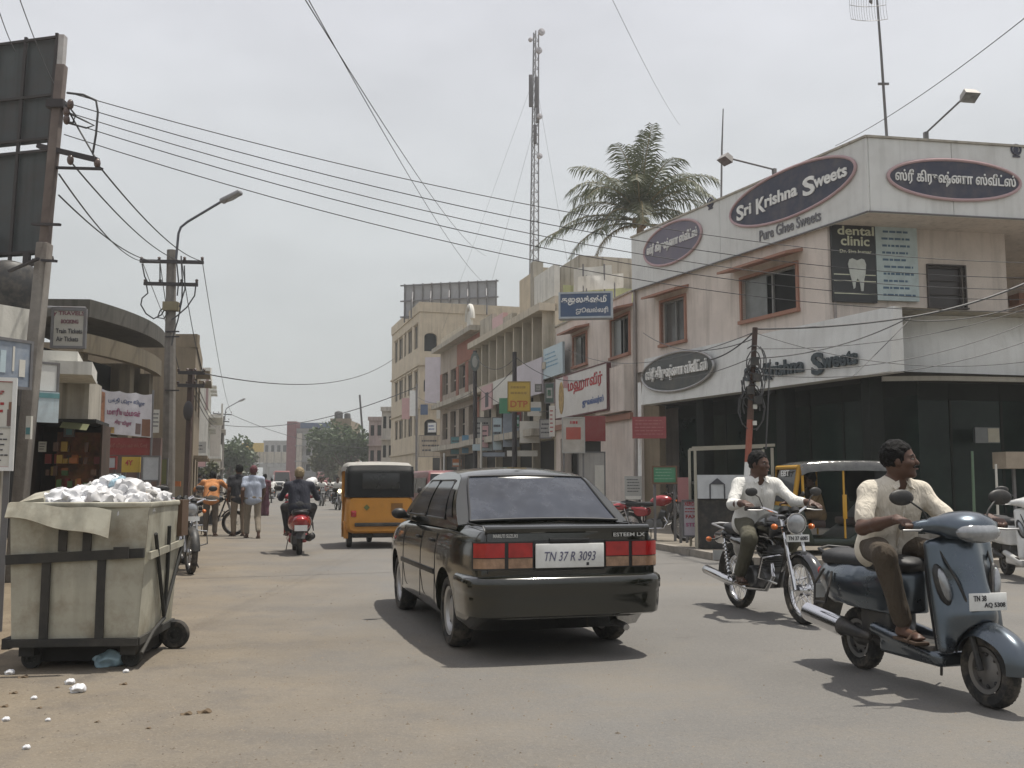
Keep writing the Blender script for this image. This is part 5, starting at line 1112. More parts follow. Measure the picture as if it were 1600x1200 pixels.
for lab, u0, u1, z0, z1, y, mm in (('crumpled white sheet hung across the roof beside the palm', .1, 2.6, 6.95, 7.75, .6, WHITEW), ('second weathered white roof panel behind the blue Tamil sign', 2.2, 4.6, 7.5, 8.4, 1.6, OFFW)):
    F2 = facing(905, 34, 0); pb_ = pxbox(F2, 903 if 'crumpled' in lab else 898, 430 if 'crumpled' in lab else 412, 974 if 'crumpled' in lab else 958, 452 if 'crumpled' in lab else 449)
    r_ = empty('roof_panel', F2.P(pb_[0], 0, pb_[2]), F2.ang, lab, 'panel'); q = MB(F2.M); q.grid(lambda a, b: (pb_[0] + (pb_[1] - pb_[0]) * a, (.0 if 'crumpled' in lab else .5) + .05 * math.sin(9 * a + 3 * b), pb_[2] + (pb_[3] - pb_[2]) * b + .12 * (a - .5)), 10, 4, thick=.03); q.build('sheet', mm, r_, world=True); q = MB(F2.M); q.tube([(pb_[0] + .3, .06, pb_[2] - 1.2), (pb_[0] + .3, .06, pb_[3])], .03, 6); q.tube([(pb_[1] - .3, .06, pb_[2] - 1.2), (pb_[1] - .3, .06, pb_[3])], .03, 6); q.build('support', GREYMETAL, r_, world=True)
# red brown building
FB = rowF(27.0); WB_ = 8.95; HB = 8.5
bb = empty('red_brown_building', FB.P(0, 0, 0), FB.ang, 'narrow red-brown shop building between cream terrace and beige block', 'building')
ops = [(.6, 1.9, 3.6, 5.0), (2.6, 3.9, 3.6, 5.0), (4.6, 5.9, 3.6, 5.0), (6.7, 8.0, 3.6, 5.0), (.6, 1.9, 6.0, 7.2), (2.6, 3.9, 6.0, 7.2), (4.6, 5.9, 6.0, 7.2), (6.7, 8.0, 6.0, 7.2), (.4, 4.2, .12, 2.7), (4.7, 8.5, .12, 2.7)]
m = MB(FB.M); wall(m, WB_, 0, HB, ops, deep=.3); box_building(m, WB_, 5.5, 0, HB); m.build('wall', wallm('dun_plaster', (.34, .29, .24)), bb, world=True); [MB(FB.M).bx(a_, b_, -.03, -.003, c_, d_).build('painted_band', BROWN, bb, world=True) for a_, b_, c_, d_ in ((4.2, WB_ - .1, 7.25, 8.3), (.05, .55, 5.6, 7.2), (WB_ - .9, WB_ - .1, 3.3, 7.2), (6.05, 6.65, 5.6, 7.2), (4.0, 4.55, 5.6, 7.2))]
for o in ops[:8]: w = MB(FB.M); w.bx(o[0], o[1], .22, .25, o[2], o[3]); wo = w.build('window', DPANE, bb, world=True); s = MB(FB.M); s.bx(o[0], o[1], .18, .217, o[2] + .6, o[2] + .66); s.bx((o[0] + o[1]) / 2 - .03, (o[0] + o[1]) / 2 + .03, .182, .216, o[2], o[3]); s.build('sash', OLDW, wo, world=True)
for o in ops[8:]: w = MB(FB.M); w.bx(o[0], o[1], .3, .34, o[2], o[3]); w.build('shopfront', DARKIN, bb, world=True)  # openings backed by a near-black sheet in place of interior shade
for z in (3.1, 5.4, HB): q = MB(FB.M); q.bx(-.05, WB_ + .0, -.5, -.003, z - .12, z + .12); q.build('ledge', OLDW, bb, world=True)
q = MB(FB.M); q.bx(-.0, WB_ * .6, .004, .2, HB + .002, HB + .7); q.build('roof_parapet', CREAM, bb, world=True)
q = MB(FB.M)
for sgn in (0,): q.tube([(WB_ * .72 + .55 * math.cos(t), .1, HB + .75 + .7 * math.sin(t)) for t in np.linspace(0, math.pi, 13)], .13, 8)
q.bx(WB_ * .72 - .45, WB_ * .72 + .45, .06, .16, HB, HB + 1.2); q.build('arched_gable', WHITEW, bb, world=True)
# beige block with arched windows, standing proud of the row
FBf = facing(655, 70, 0); 
p0 = at(655, 640, 70); FBs = Fac((p0.x - .279 * 12.2, p0.y + .96 * 12.2), (.279, -.96)); FBf = Fac((p0.x, p0.y), (.96, .279))
HBg = FBf.uz(657, 487)[1]
bg_ = empty('beige_block', FBf.P(0, 0, 0), FBf.ang, 'tall beige block with arched end window and billboard on its roof', 'building')
ops = []
for yt, yb in ((520, 549), (587, 613), (652, 676)):
    for xa, xb in ((617.5, 621), (624, 628.5), (632, 634.5), (638, 643), (648, 652.5)):
        k = (xa + xb) / 2; f = (643 - k) / 28.0
        o = pxbox(FBs, xa, yt + 17 * (f), xb, yb + 17 * f * 1.0); ops.append((o[0], o[1], o[2], o[3]))
zr = [(sum(o[2] for o in ops[i * 5:i * 5 + 5]) / 5, sum(o[3] for o in ops[i * 5:i * 5 + 5]) / 5) for i in range(3)]
ops = [(o[0] - .12 * (o[1] - o[0]), o[1] + .12 * (o[1] - o[0]), zr[i // 5][0] - .1, zr[i // 5][1] + .15) for i, o in enumerate(ops)]
m = MB(FBs.M); wall(m, 12.2, 0, HBg, ops, deep=.35)
arch = pxbox(FBf, 663, 520, 683, 549); arch2 = pxbox(FBf, 663, 655, 683, 682); o3 = pxbox(FBf, 662, 590, 682, 612)
m.T = FBf.M; wall(m, 9.0, 0, HBg, [arch, (o3[0], o3[1], o3[2], o3[3]), arch2], deep=.35); m.add([(0, 0, HBg), (9, 0, HBg), (9, 12, HBg), (0, 12, HBg)], [(0, 1, 2, 3)]); m.add([(9, 0, 0), (9, 12, 0), (9, 12, HBg), (9, 0, HBg)], [(0, 1, 2, 3)]); m.build('wall', BEIGE, bg_, world=True)
for o in ops: w = MB(FBs.M); w.bx(o[0], o[1], .10, .13, o[2], o[3]); wo = w.build('window', DPANE, bg_, world=True); s = MB(FBs.M); s.bx((o[0] + o[1]) / 2 - .04, (o[0] + o[1]) / 2 + .04, .06, .097, o[2], o[3]); s.bx(o[0] - .08, o[1] + .08, -.12, .02, o[3] + .05, o[3] + .15); s.build('window_trim', BEIGE, wo, world=True)
for o in (arch, o3, arch2):
    w = MB(FBf.M); w.bx(o[0], o[1], .28, .31, o[2], o[3]); wo = w.build('window', DPANE, bg_, world=True)
    s = MB(FBf.M); r_ = (o[1] - o[0]) / 2; c_ = (o[0] + o[1]) / 2
    n = 10     # spandrels turning the opening into an arch
    for sg in (-1, 1):
        pts = [(c_ + sg * r_, o[3] + .001)] + [(c_ + sg * r_ * math.cos(t), o[3] - r_ * .7 + r_ * .7 * math.sin(t)) for t in np.linspace(0, math.pi / 2, n)]
        s.prism(pts, .26, Matrix.Translation((0, .004, 0)))
    s.build('arch_spandrel', BEIGE, wo, world=True)
for z in (3.4, 6.5, 9.6): q = MB(FBf.M); q.bx(-.1, 9, -.12, -.003, z, z + .12); q.T = FBs.M; q.bx(0, 12.2, -.12, -.003, z, z + .12); q.build('string_course', BEIGE, bg_, world=True)
q = MB(FBf.M); q.bx(-.08, 9.02, -.08, .2, HBg + .003, HBg + .7); q.T = FBs.M; q.bx(0, 12.1, -.08, .2, HBg + .006, HBg + .7); q.build('parapet', BEIGE, bg_, world=True)
# roof billboard, seen from its back
Fh = facing(630, 74, -14); hb_ = pxbox(Fh, 630, 445, 773, 500); 
za = Fh.uz(630, 498)[1]; zb2 = Fh.uz(630, 445)[1]
ho = empty('roof_hoarding', Fh.P(hb_[0], 0, HBg), Fh.ang, 'grey billboard frame seen from behind on the beige block roof', 'billboard')
W = hb_[1] - hb_[0]; HP = mat('hoarding_back', (.33, .34, .36), .6, var=.1, scale=.8, dirt=(.2, .18, .17), dirt_amt=.4)
for k in range(10): q = MB(Fh.M); q.bx(W * k / 10 + .02 + hb_[0] * 0, W * (k + 1) / 10 - .02, .02, .06, za, zb2); q.build('panel', HP, ho, world=True)
for k in range(11): q = MB(Fh.M); q.bx(W * k / 10 - .04, W * k / 10 + .04, -.10, .015, za - .3, zb2 + .03); q.build('upright', GREYMETAL, ho, world=True)
for z in (za + .1, (za + zb2) / 2, zb2 - .1): q = MB(Fh.M); q.beam((-.3, -.16, z), (W + .2, -.16, z), .08, .10); q.build('rail', GREYMETAL, ho, world=True)
for k in range(5): q = MB(Fh.M); u = W * (k + .5) / 5; q.beam((u, -.2, zb2 - .6), (u + .6, -2.2, HBg + .3), .07, .07); q.beam((u + .6, -2.2, HBg - .2), (u + .6, -2.2, HBg + 1.2), .09, .09); q.build('brace', GREYMETAL, ho, world=True)
# farther buildings on that side
def block(name, label, px0, px1, Y, ytop, m, ang=-16, depth=8, rows=3, cols=3, base=True, wm=DPANE, flat=False):
    F = facing(px0, Y, ang); u1, _ = F.uz(px1, 740); H = F.uz((px0 + px1) / 2, ytop)[1]; root = empty(name, F.P(0, 0, 0), F.ang, label, 'building')
    ops = []
    for r_ in range(rows):
        for c in range(cols):
            a = u1 * (c + .22) / cols; b = u1 * (c + .78) / cols; z = H * (r_ + .35) / rows; ops.append((a, b, z, z + H / rows * .42))
    mb = MB(F.M); wall(mb, u1, 0, H, ops, deep=.3); box_building(mb, u1, depth, 0, H); mb.build('wall', m, root, world=True)
    for o in ops: w = MB(F.M); w.bx(o[0], o[1], .25, .28, o[2], o[3]); w.build('window', wm, root, world=True)
    for r_ in range(1, rows + 1): q = MB(F.M); q.bx(-.1, u1 + .1, -.5 if r_ < rows else -.2, -.003, H * r_ / rows - .15, H * r_ / rows + (.0 if r_ < rows else .25)); q.build('ledge', m, root, world=True)
    return root, F, u1, H
DUSTY = wallm('dusty_rose_plaster', (.33, .26, .24)); GREYW = wallm('grey_plaster', (.30, .30, .30)); PALEW = wallm('pale_plaster', (.46, .43, .38))
block('shop_house', 'narrow pale building just beyond the beige block', 596, 614, 92, 640, PALEW, 0, rows=3, cols=2)
block('shop_house', 'dusty rose building partly hidden by the leafy tree', 576, 597, 104, 655, DUSTY, 0, rows=3, cols=2)
r_, F_, u_, H_ = block('office_block', 'distant grey block with blue roof and maroon corner tower', 463, 512, 150, 672, GREYW, 0, rows=4, cols=4)
q = MB(F_.M); q.bx(.6, u_ + .3, -.3, 6, H_ + .26, H_ + 1.1); q.build('roof_sheet', BLUEP, r_, world=True); q = MB(F_.M); q.bx(-1.4, .0, -.4, 3, 0, H_ + 1.3); q.build('corner_tower', paintm('maroon_paint', (.16, .05, .06)), r_, world=True); q = MB(F_.M); q.bx(.1, .9, -.42, -.004, 2.5, H_ - .5); q.build('pilaster', PALEW, r_, world=True)
r_, F_, u_, H_ = block('water_tower_house', 'far tan stair tower carrying two black water tanks', 517, 547, 128, 657, TAN, 0, rows=3, cols=2)
for a, b in ((.30, .55), (.75, .42)): q = MB(F_.M); q.lathe([(0, 0), (b, .0), (b, b * 1.4), (b * .8, b * 1.7), (b * .3, b * 1.85), (0, b * 1.9)], (u_ * a, 1.0, H_ + .26), (0, 0, 1), 14); q.build('water_tank', BLACKM, r_, world=True)
# overhead crossing and hoarding closing the street
Fo = facing(372, 205, 4); o = pxbox(Fo, 372, 706, 462, 730); br = empty('footbridge', Fo.P(o[0], 0, 0), Fo.ang, 'grey footbridge crossing the far end of the street', 'bridge')
q = MB(Fo.M); q.bx(o[0], o[1], 0, 3, o[2], o[2] + .8); q.build('deck', GREYW, br, world=True); q = MB(Fo.M); q.bx(o[0], o[1], -.05, -.004, o[2] + .9, o[3]); q.build('railing', OLDW, br, world=True)
for u in (o[0] + .3, (o[0] + o[1]) / 2, o[1] - .3): q = MB(Fo.M); q.bx(u - .3, u + .3, .5, 1.2, 0, o[2]); q.build('pier', GREYW, br, world=True)
for k in range(9): q = MB(Fo.M); u = o[0] + (o[1] - o[0]) * k / 8; q.bx(u - .06, u + .06, -.12, -.055, o[2], o[3] + .1); q.build('baluster', GREYMETAL, br, world=True)
signboard('far_hoarding', 'yellow hoarding above the footbridge at the street end', facing(378, 203, 4), *pxbox(facing(378, 203, 4), 378, 692, 412, 706), 0, YELP, t=.2, posts=2)
block('far_house', 'hazy blue-grey house behind the footbridge', 412, 458, 230, 690, GREYW, 0, rows=3, cols=5)

Fp = facing(1574, 27.0, 4); bp_ = pxbox(Fp, 1574, 366, 2000, 600); nb = empty('side_street_house', Fp.P(bp_[0], 0, 0), Fp.ang, 'pink house with terracotta ledge beyond the sweet shop on the side street', 'building')
q = MB(Fp.M); q.bx(bp_[0], bp_[1], 0, 6, 0, bp_[3]); q.build('wall', PINK, nb, world=True); q = MB(Fp.M); z_ = Fp.uz(1590, 463)[1]; q.bx(bp_[0] + .05, bp_[1], -.5, -.003, z_ - .3, z_); q.build('ledge', TERRA, nb, world=True); q = MB(Fp.M); q.bx(bp_[0] - .1, bp_[1], -.15, .2, bp_[3] + .002, bp_[3] + .15); q.build('coping', TERRA, nb, world=True); q = MB(Fp.M); q.bx(bp_[0] + 1.2, bp_[1], -.04, -.004, z_ + .1, z_ + 1.3); q.build('window', GLASS, nb, world=True)

gv = MB(); rs = random.Random(77)
for k in range(2600):
    a = rs.random() ** 1.6; Yg = 4.4 + 14 * a; ed_ = -1.4 - .2867 * (Yg - 6); Xg = ed_ + rs.gauss(-.2, 1.1) if k % 4 else rs.uniform(-4.5, 5); r = rs.uniform(.003, .011) * (1.7 if rs.random() < .04 else 1)
    q0 = [Vector((Xg + r * rs.uniform(.7, 1.2) * math.cos(t), Yg + r * rs.uniform(.7, 1.2) * math.sin(t), .003)) for t in (0, 1.26, 2.5, 3.8, 5)]; top = Vector((Xg, Yg, .003 + r * rs.uniform(.5, .9)))
    gv.add(q0 + [top], [(0, 1, 5), (1, 2, 5), (2, 3, 5), (3, 4, 5), (4, 0, 5)])
tag(gv.build('gravel', mat('pebble', (.17, .14, .105), .9, var=.6, scale=3), fix=False), kind='stuff')
# ------------------------------------------------------------------ near buildings on the bin side of the street
# first house: white parapet, balcony, open shop below
FN = Fac((-6.9, 8.2), (-.07, .998)); 
# facade seen from the street: left to right runs away from the camera
h1 = empty('corner_house', FN.P(0, 0, 0), FN.ang, 'old whitewashed shop house with open colourful shop under its boards', 'building')
W1 = 6.3
m = MB(FN.M); wall(m, W1, 0, 3.3, [(3.3, 6.1, .1, 2.35), (.3, 2.9, .1, 2.35)], deep=.35); box_building(m, W1, 6, 0, 3.3); m.build('wall', OLDW, h1, world=True)
q = MB(FN.M); q.bx(-.05, W1 + .02, -.35, -.003, 2.72, 2.84); q.build('sunshade', OLDW, h1, world=True)
q = MB(FN.M); q.bx(0, W1, -.06, .14, 3.302, 3.72); q.build('parapet', WHITEW, h1, world=True)
SHOPC = mat('shop_goods', (.15, .055, .022), .8, var=.9, scale=3.5, dirt=(.14, .10, .02), dirt_amt=.8, dscale=6)
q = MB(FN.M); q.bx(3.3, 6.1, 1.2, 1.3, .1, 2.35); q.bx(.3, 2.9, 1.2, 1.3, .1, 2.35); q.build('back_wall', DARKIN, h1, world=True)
rs = random.Random(3)
GOODS = [paintm('packet_%s' % n, c, .4) for n, c in (('orange', (.28, .09, .02)), ('red', (.20, .025, .02)), ('yellow', (.32, .20, .03)), ('green', (.05, .11, .03)), ('brown', (.10, .05, .03)))]
KF = facing(100, 16.3, 14); kb_ = pxbox(KF, 38, 660, 148, 785); KW = kb_[1] - kb_[0]
ks = empty('open_shop', KF.P(kb_[0], 0, 0), KF.ang, 'dark open shop crammed with orange and brown goods behind the bin', 'shop')
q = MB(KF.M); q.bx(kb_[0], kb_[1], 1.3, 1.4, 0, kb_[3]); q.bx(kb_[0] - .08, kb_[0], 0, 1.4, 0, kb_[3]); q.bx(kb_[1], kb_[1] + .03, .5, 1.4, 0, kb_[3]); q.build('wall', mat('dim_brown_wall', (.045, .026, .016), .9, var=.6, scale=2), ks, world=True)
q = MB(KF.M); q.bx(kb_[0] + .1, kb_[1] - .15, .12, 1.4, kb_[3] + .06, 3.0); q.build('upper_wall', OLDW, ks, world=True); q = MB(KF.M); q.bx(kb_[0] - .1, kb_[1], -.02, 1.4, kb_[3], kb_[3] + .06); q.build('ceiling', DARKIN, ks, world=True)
q = MB(KF.M); q.add([(kb_[0] + KW * .52, -.3, kb_[3] - .10), (kb_[1] - .1, -.3, kb_[3] - .14), (kb_[1] - .1, .0, kb_[3] - .02), (kb_[0] + KW * .52, .0, kb_[3] + .02)], [(0, 1, 2, 3)]); q.build('awning', mat('awning_olive', (.085, .09, .035), .7), ks, world=True)
q = MB(KF.M); q.bx(kb_[0] + .1, kb_[1] - .1, .5, .75, 0, .55); q.build('shelf', mat('shelf_brown', (.10, .04, .02), .7), ks, world=True)
q = MB(KF.M); q.bx(kb_[0] + KW * .30, kb_[0] + KW * .95, .85, .90, .5, kb_[3] - .12); q.build('goods_backdrop', SHOPC, ks, world=True)
FN = KF
for k in range(60):
    u = kb_[0] + KW * rs.uniform(.12, .92); z = rs.choice([.6, .8, 1.0, 1.2, 1.4, 1.6, 1.8]); q = MB(KF.M); w_ = rs.uniform(.05, .13); h_ = rs.uniform(.08, .17); y = rs.uniform(.35, .8); q.bx(u, u + w_, y, y + .06, z, z + h_)
    gm = rs.choice(GOODS); o = q.build('goods_packet', gm, None, world=True, loc=FN.P(u, y, z)); tag(o, gm.name.split('_')[1] + ' packet hanging inside the open shop behind the bin', 'packet', 'packets hanging in the open shop')
# boards on and before the first house: (px box, depth, angle)
def pboard(name, label, box, Y, deg, m, border=None, texts=(), marks=(), cat='sign', posts=0, t=.05, bw=.03, postm=None, group=None):
    F = facing((box[0] + box[2]) / 2, Y, deg); return signboard(name, label, F, *pxbox(F, *box), 0, m, border, texts, marks, t, group, cat, bw, 0, posts, postm)
pboard('shop_board', 'blue shop board with worn white figures on the near white house', (-30, 528, 50, 606), 11.4, 64, mat('faded_blue_board', (.20, .24, .30), .5, var=.5, scale=2.2, dirt=(.45, .45, .43), dirt_amt=.6, dscale=2), border=GREYMETAL, marks=[(.05, .14, .35, .85, OFFW), (.22, .27, .4, .8, OFFW), (.36, .47, .3, .75, PALEB), (.6, .64, .35, .85, OFFW), (.74, .86, .25, .6, OFFW)])
pboard('shop_board', 'plain white board over a pale blue striped board beside the tall pole', (52, 566, 92, 614), 14.6, 48, PANELW, border=GREYMETAL)
pboard('shop_board', 'pale blue board with washed-out vertical streaks under the plain white one', (50, 612, 92, 660), 14.5, 48, mat('streaked_blue_board', (.46, .53, .56), .5, var=.3, scale=3, streak=.6, dirt=(.15, .32, .40), dirt_amt=.5, dscale=1.6), marks=[(.0, 1.0, .80, .96, TEAL)])
pboard('poster_board', 'white poster board with red headline and small portrait at the picture edge', (-40, 590, 23, 735), 8.6, 22, OFFW, border=WHITEP, texts=[('அறிவிப்பு', .15, .70, .80, .88, INKR, .03)], marks=bars(3, .12, .72, .52, .76, .35, INKR, 4) + bars(6, .1, .9, .08, .42, .25, INKD, 6) + [(.80, .95, .48, .66, mat('portrait_print', (.16, .11, .10), .6)), (.83, .92, .66, .74, mat('portrait_skin', (.20, .10, .06), .6)), (.0, 1, .455, .47, GREYB), (.02, .98, .955, .985, INKR), (.02, .98, .015, .04, INKR)], posts=2)
pboard('hanging_sign', 'pale travel agent sign hung from a bar on the tall pole', (80, 482, 134, 544), 13.2, 8, mat('travel_board', (.38, .37, .33), .6, dirt=(.25, .24, .2), dirt_amt=.4), border=GREYMETAL, texts=[('y TRAVELS', .05, .95, .80, .93, mat('faded_plum_ink', (.17, .07, .09), .6), .015), ('BOOKING', .28, .78, .62, .72, mat('faded_plum_ink', (.17, .07, .09), .6), .02), ('Train Tickets', .14, .90, .37, .49, INKD, .01), ('Air Tickets', .16, .80, .17, .29, INKD, .01)])
p = at(52, 479, 13.35); q = at(95, 481, 13.3); b = MB(); b.tube([at(58, 479, 15.4), at(84, 481, 13.3), at(134, 482, 13.28)], .025, 6); tag(b.build('sign_bar', GREYMETAL, None, world=True, loc=p), 'dark iron bar carrying the travel agent sign', 'bar')
# water tank and wall top on the first house
q = MB(); c = at(12, 452, 15.6); q.lathe([(0, -.35), (.42, -.35), (.45, -.1), (.45, .25), (.36, .38), (.12, .45), (0, .45)], c, (0, 0, 1), 20); tag(q.build('water_tank', BLACKM, None, world=True, loc=c - Vector((0, 0, .35))), 'black plastic water tank on the near house under the hoarding', 'water tank')
F_ = facing(18, 15.8, 60); b_ = pxbox(F_, -20, 436, 26, 520); q = MB(F_.M); q.bx(b_[0], b_[1], 0, 1.2, b_[2] - 1.2, b_[3]); tag(q.build('roof_block', CONCRETE, None, world=True, loc=F_.P(b_[0], 0, b_[2])), 'raw concrete block on the near roof beside the black tank', 'wall')
F_ = facing(26, 13.5, 62); b_ = pxbox(F_, -20, 478, 50, 530); q = MB(F_.M); q.bx(b_[0], b_[1], 0, .2, b_[2], b_[3]); tag(q.build('parapet_wall', WHITEW, None, world=True, loc=F_.P(b_[0], 0, b_[2])), 'sunlit white parapet wall above the blue shop board', 'wall')
F_ = facing(95, 15.5, 20); b_ = pxbox(F_, 60, 548, 121, 578); q = MB(F_.M); q.bx(b_[0], b_[1], 0, 1.5, b_[2] + .08, b_[3]); q.bx(b_[0] + .2, b_[1] + .25, -.6, .9, b_[2] - .12, b_[2] + .08); tag(q.build('balcony_ledge', WHITEW, None, world=True, loc=F_.P(b_[0], 0, b_[2])), 'white balcony ledge under the travel agent sign', 'balcony')
# curved concrete canopy building
cb = empty('canopy_building', (-10.2, 24.5, 0), 0, 'brown concrete building with a curved roof canopy behind the banner', 'building')
q = MB(); ztop = 5.22
def canopy(a, b):
    Y = 23.2 + 5.4 * a; x = -10.25 + .55 * math.sin(math.pi * min(1, .12 + a * .82)) ** .8; return (x - 3.0 * (1 - b), Y, ztop + .0 - .03 * b)
q.grid(canopy, 24, 6, thick=.42); q.build('roof_canopy', wallm('weathered_concrete', (.088, .083, .070), .6, .8), cb, world=True, sharp=30)
q = MB(); q.grid(lambda a, b: (canopy(a, 1)[0] - .28, canopy(a, 1)[1], ztop - .42 - .45 * b), 24, 3, thick=.2); q.build('lintel_band', wallm('ochre_plaster', (.155, .13, .088), .5, .6), cb, world=True)
q = MB(); q.bx(-13.4, -11.6, 23.4, 28.5, 0, ztop - .6); q.build('back_wall', DARKIN, cb, world=True)
for Y in (23.6, 26.0, 28.2): q = MB(); x = canopy((Y - 23.2) / 5.4, 1)[0] - .45; q.bx(x - .14, x + .14, Y - .14, Y + .14, 0, ztop - .85); q.build('column', wallm('ochre_plaster', (.155, .13, .088), .5, .6), cb, world=True)
q = MB(); q.bx(-12.6, -10.75, 28.5, 28.8, 0, ztop - .5); q.bx(-10.75, -10.5, 23.3, 28.4, 2.55, 3.2); q.build('end_wall', TAN, cb, world=True)
q = MB(); q.bx(-10.75, -10.55, 23.3, 28.4, 0, 2.5); q.build('shop_wall', OLDW, cb, world=True)
# banner, boards and shop front below it
F_ = facing(195, 21.5, 6); b_ = pxbox(F_, 158, 612, 237, 680)
bn = empty('printed_banner', F_.P(b_[0], 0, b_[2]), F_.ang, 'sagging white festival banner printed in blue and magenta, portraits at its ends', 'banner')
def bnf(a, c): return (b_[0] + (b_[1] - b_[0]) * a, .05 * math.sin(a * 7) * (1 - c) - .03 * math.sin(a * 15) * c, b_[2] + (b_[3] - b_[2]) * c - .035 * abs(math.sin(a * math.pi * 3)) * c - .10 * (a - .5))
q = MB(F_.M); q.grid(bnf, 24, 6, thick=.006); q.build('cloth', mat('banner_cloth', (.58, .57, .60), .7), bn, world=True)
def onb(name, s, a, c, e, f, m_, bold=.02):
    w = MB(); put_text(w, s, a, c, e, f, 0, bold, .0); 
    w.v = [tuple(F_.M @ (Vector(bnf(p[0], p[2])) + Vector((0, -.012, 0)))) for p in w.v]; w.build(name, m_, bn, world=True, fix=False)
onb('lettering', 'பக்தி பெரு விழா', .14, .86, .70, .84, INKB); onb('lettering', 'மாரியம்மன்', .12, .78, .42, .60, INKP, .03); onb('lettering', 'திருவிழா', .26, .62, .20, .34, INKP, .03)
for (a, c, e, f, m_) in ((-.0, .07, .02, .95, mat('saffron_print', (.40, .20, .12), .7, var=.5, scale=9)), (.10, .26, .02, .16, mat('ochre_print', (.36, .24, .08), .6, var=.5, scale=6)), (.82, .98, .02, .42, mat('portrait_skin', (.20, .10, .06), .6)), (.70, .80, .05, .3, mat('portrait_print', (.16, .11, .10), .6))):
    w = MB(); w.grid(lambda x, y: Vector(bnf(a + (c - a) * x, e + (f - e) * y)) + Vector((0, -.010, 0)), 6, 6); w.v = [tuple(F_.M @ Vector(p)) for p in w.v]; w.build('printed_figure', m_, bn, world=True)
for a in (0, 1): w = MB(F_.M); u = b_[0] + (b_[1] - b_[0]) * a; w.tube([(u, .06, 0), (u, .06, b_[3] + .05)], .025, 6); w.build('banner_pole', GREYMETAL, bn, world=True)
pboard('painted_hoarding', 'green and red painted end panel left of the festival banner', (92, 606, 110, 668), 18.5, 30, mat('green_red_panel', (.07, .16, .06), .6, var=.3, scale=2), marks=[(.55, .8, 0, 1, INKR)])
pboard('torn_poster', 'torn grey poster on green hoarding next to the festival banner', (108, 606, 150, 676), 19.2, 18, mat('torn_poster_paper', (.36, .34, .30), .8, var=.5, scale=2.5, dirt=(.10, .22, .08), dirt_amt=1, dscale=1.3), marks=[(.45, .95, .0, .45, PALEB), (.1, .35, .05, .6, GREENP)])
pboard('small_board', 'small tilted notice with dark blue square under the torn poster', (118, 684, 150, 704), 18.4, 8, GREYB, marks=[(.45, .95, .15, .9, BLUEP)])
pboard('red_board', 'long maroon board with faint lettering under the festival banner', (164, 684, 236, 711), 21.6, 6, REDP, texts=[('ஸ்ரீ விநாயகா ஸ்டோர்', .08, .92, .35, .68, mat('faint_ink', (.38, .16, .12), .7), .0)])
pboard('small_board', 'yellow painted board with red mark leaning below the maroon board', (190, 714, 219, 738), 21.2, 6, YELP, texts=[('4Y', .2, .6, .45, .8, INKR, .02)], posts=2)
pboard('small_board', 'pale grey upright panel beside the yellow board', (221, 712, 250, 752), 21.0, 4, mat('bluish_board', (.40, .42, .44), .5), border=GREYMETAL, posts=2)
pboard('small_board', 'greyish white board on maroon base left of the yellow board', (153, 713, 182, 733), 21.3, 6, mat('bluish_board', (.40, .42, .44), .5), border=REDP, posts=2)
pboard('low_counter', 'pale blue counter front below the boards behind the bin', (153, 740, 188, 760), 20.8, 6, PALEB, posts=2)
F_ = facing(200, 22.5, 6); b_ = pxbox(F_, 150, 684, 250, 775); q = MB(F_.M); q.bx(b_[0], b_[1], 0, .15, 0, b_[3]); tag(q.build('shop_front_wall', mat('dim_maroon_wall', (.14, .09, .075), .8, var=.4, scale=2, dirt=GRIME, dirt_amt=.6), None, world=True, loc=F_.P(b_[0], 0, 0)), 'dim maroon shop wall behind the boards and bin', 'wall')
p = at(148, 640, 18.8); b = MB(); b.tube([Vector((p.x, p.y, 0)), Vector((p.x, p.y, at(148, 596, 18.8).z))], .035, 8); tag(b.build('steel_post', mat('pale_post', (.35, .36, .35), .6), None, world=True, loc=(p.x, p.y, 0)), 'pale steel post at the edge of the torn poster', 'post')
# tan block and farther houses
def lblock(name, label, px0, px1, Y, ytop, m, side=6.0, rows=3, wins=2, front=True):
    """px0..px1: the face turned to the camera at depth Y, then a street face running away from its inner edge"""
    A = at(px0, 740, Y); B = at(px1, 740, Y); F = Fac((A.x, A.y), ((B - A).x, (B - A).y)); W = (Vector((B.x, B.y, 0)) - Vector((A.x, A.y, 0))).length; H = F.uz(px1, ytop)[1]
    S_ = Fac((B.x, B.y), (-.2756, .9613)); root = empty(name, F.P(0, 0, 0), F.ang, label, 'building')
    mb = MB(F.M); mb.add([(0, 0, 0), (W, 0, 0), (W, 0, H), (0, 0, H)], [(0, 1, 2, 3)])
    ops = []
    for r_ in range(rows):
        for c in range(wins): a = side * (c + .25) / wins; ops.append((a, side * (c + .75) / wins, H * (r_ + .3) / rows, H * (r_ + .72) / rows))
    mb.T = S_.M; wall(mb, side, 0, H, ops, deep=.3); box_building(mb, side, 5, 0, H); mb.build('wall', m, root, world=True)
    for o in ops: w = MB(S_.M); w.bx(o[0], o[1], .22, .26, o[2], o[3]); wo = w.build('window', GLASS, root, world=True); w = MB(S_.M); w.bx(o[0] - .1, o[1] + .1, -.45, -.003, o[3] + .02, o[3] + .12); w.build('window_shade', m, wo, world=True)
    q = MB(F.M); q.bx(-.05, W + .04, -.06, .25, H + .003, H + .45); q.T = S_.M; q.bx(.0, side, -.05, .25, H + .006, H + .45); q.build('parapet', m, root, world=True)
    return root, F, S_, W, H
lblock('tan_block', 'plain tan plaster block behind the street lamp pole', 236, 300, 33.0, 543, TAN, side=7.0, rows=2, wins=2)
r_, F_, S_, W_, H_ = lblock('pink_white_house', 'pink and white three storey house with balconies past the tan block', 303, 323, 66.0, 585, WHITEW, side=9.0, rows=3, wins=3)
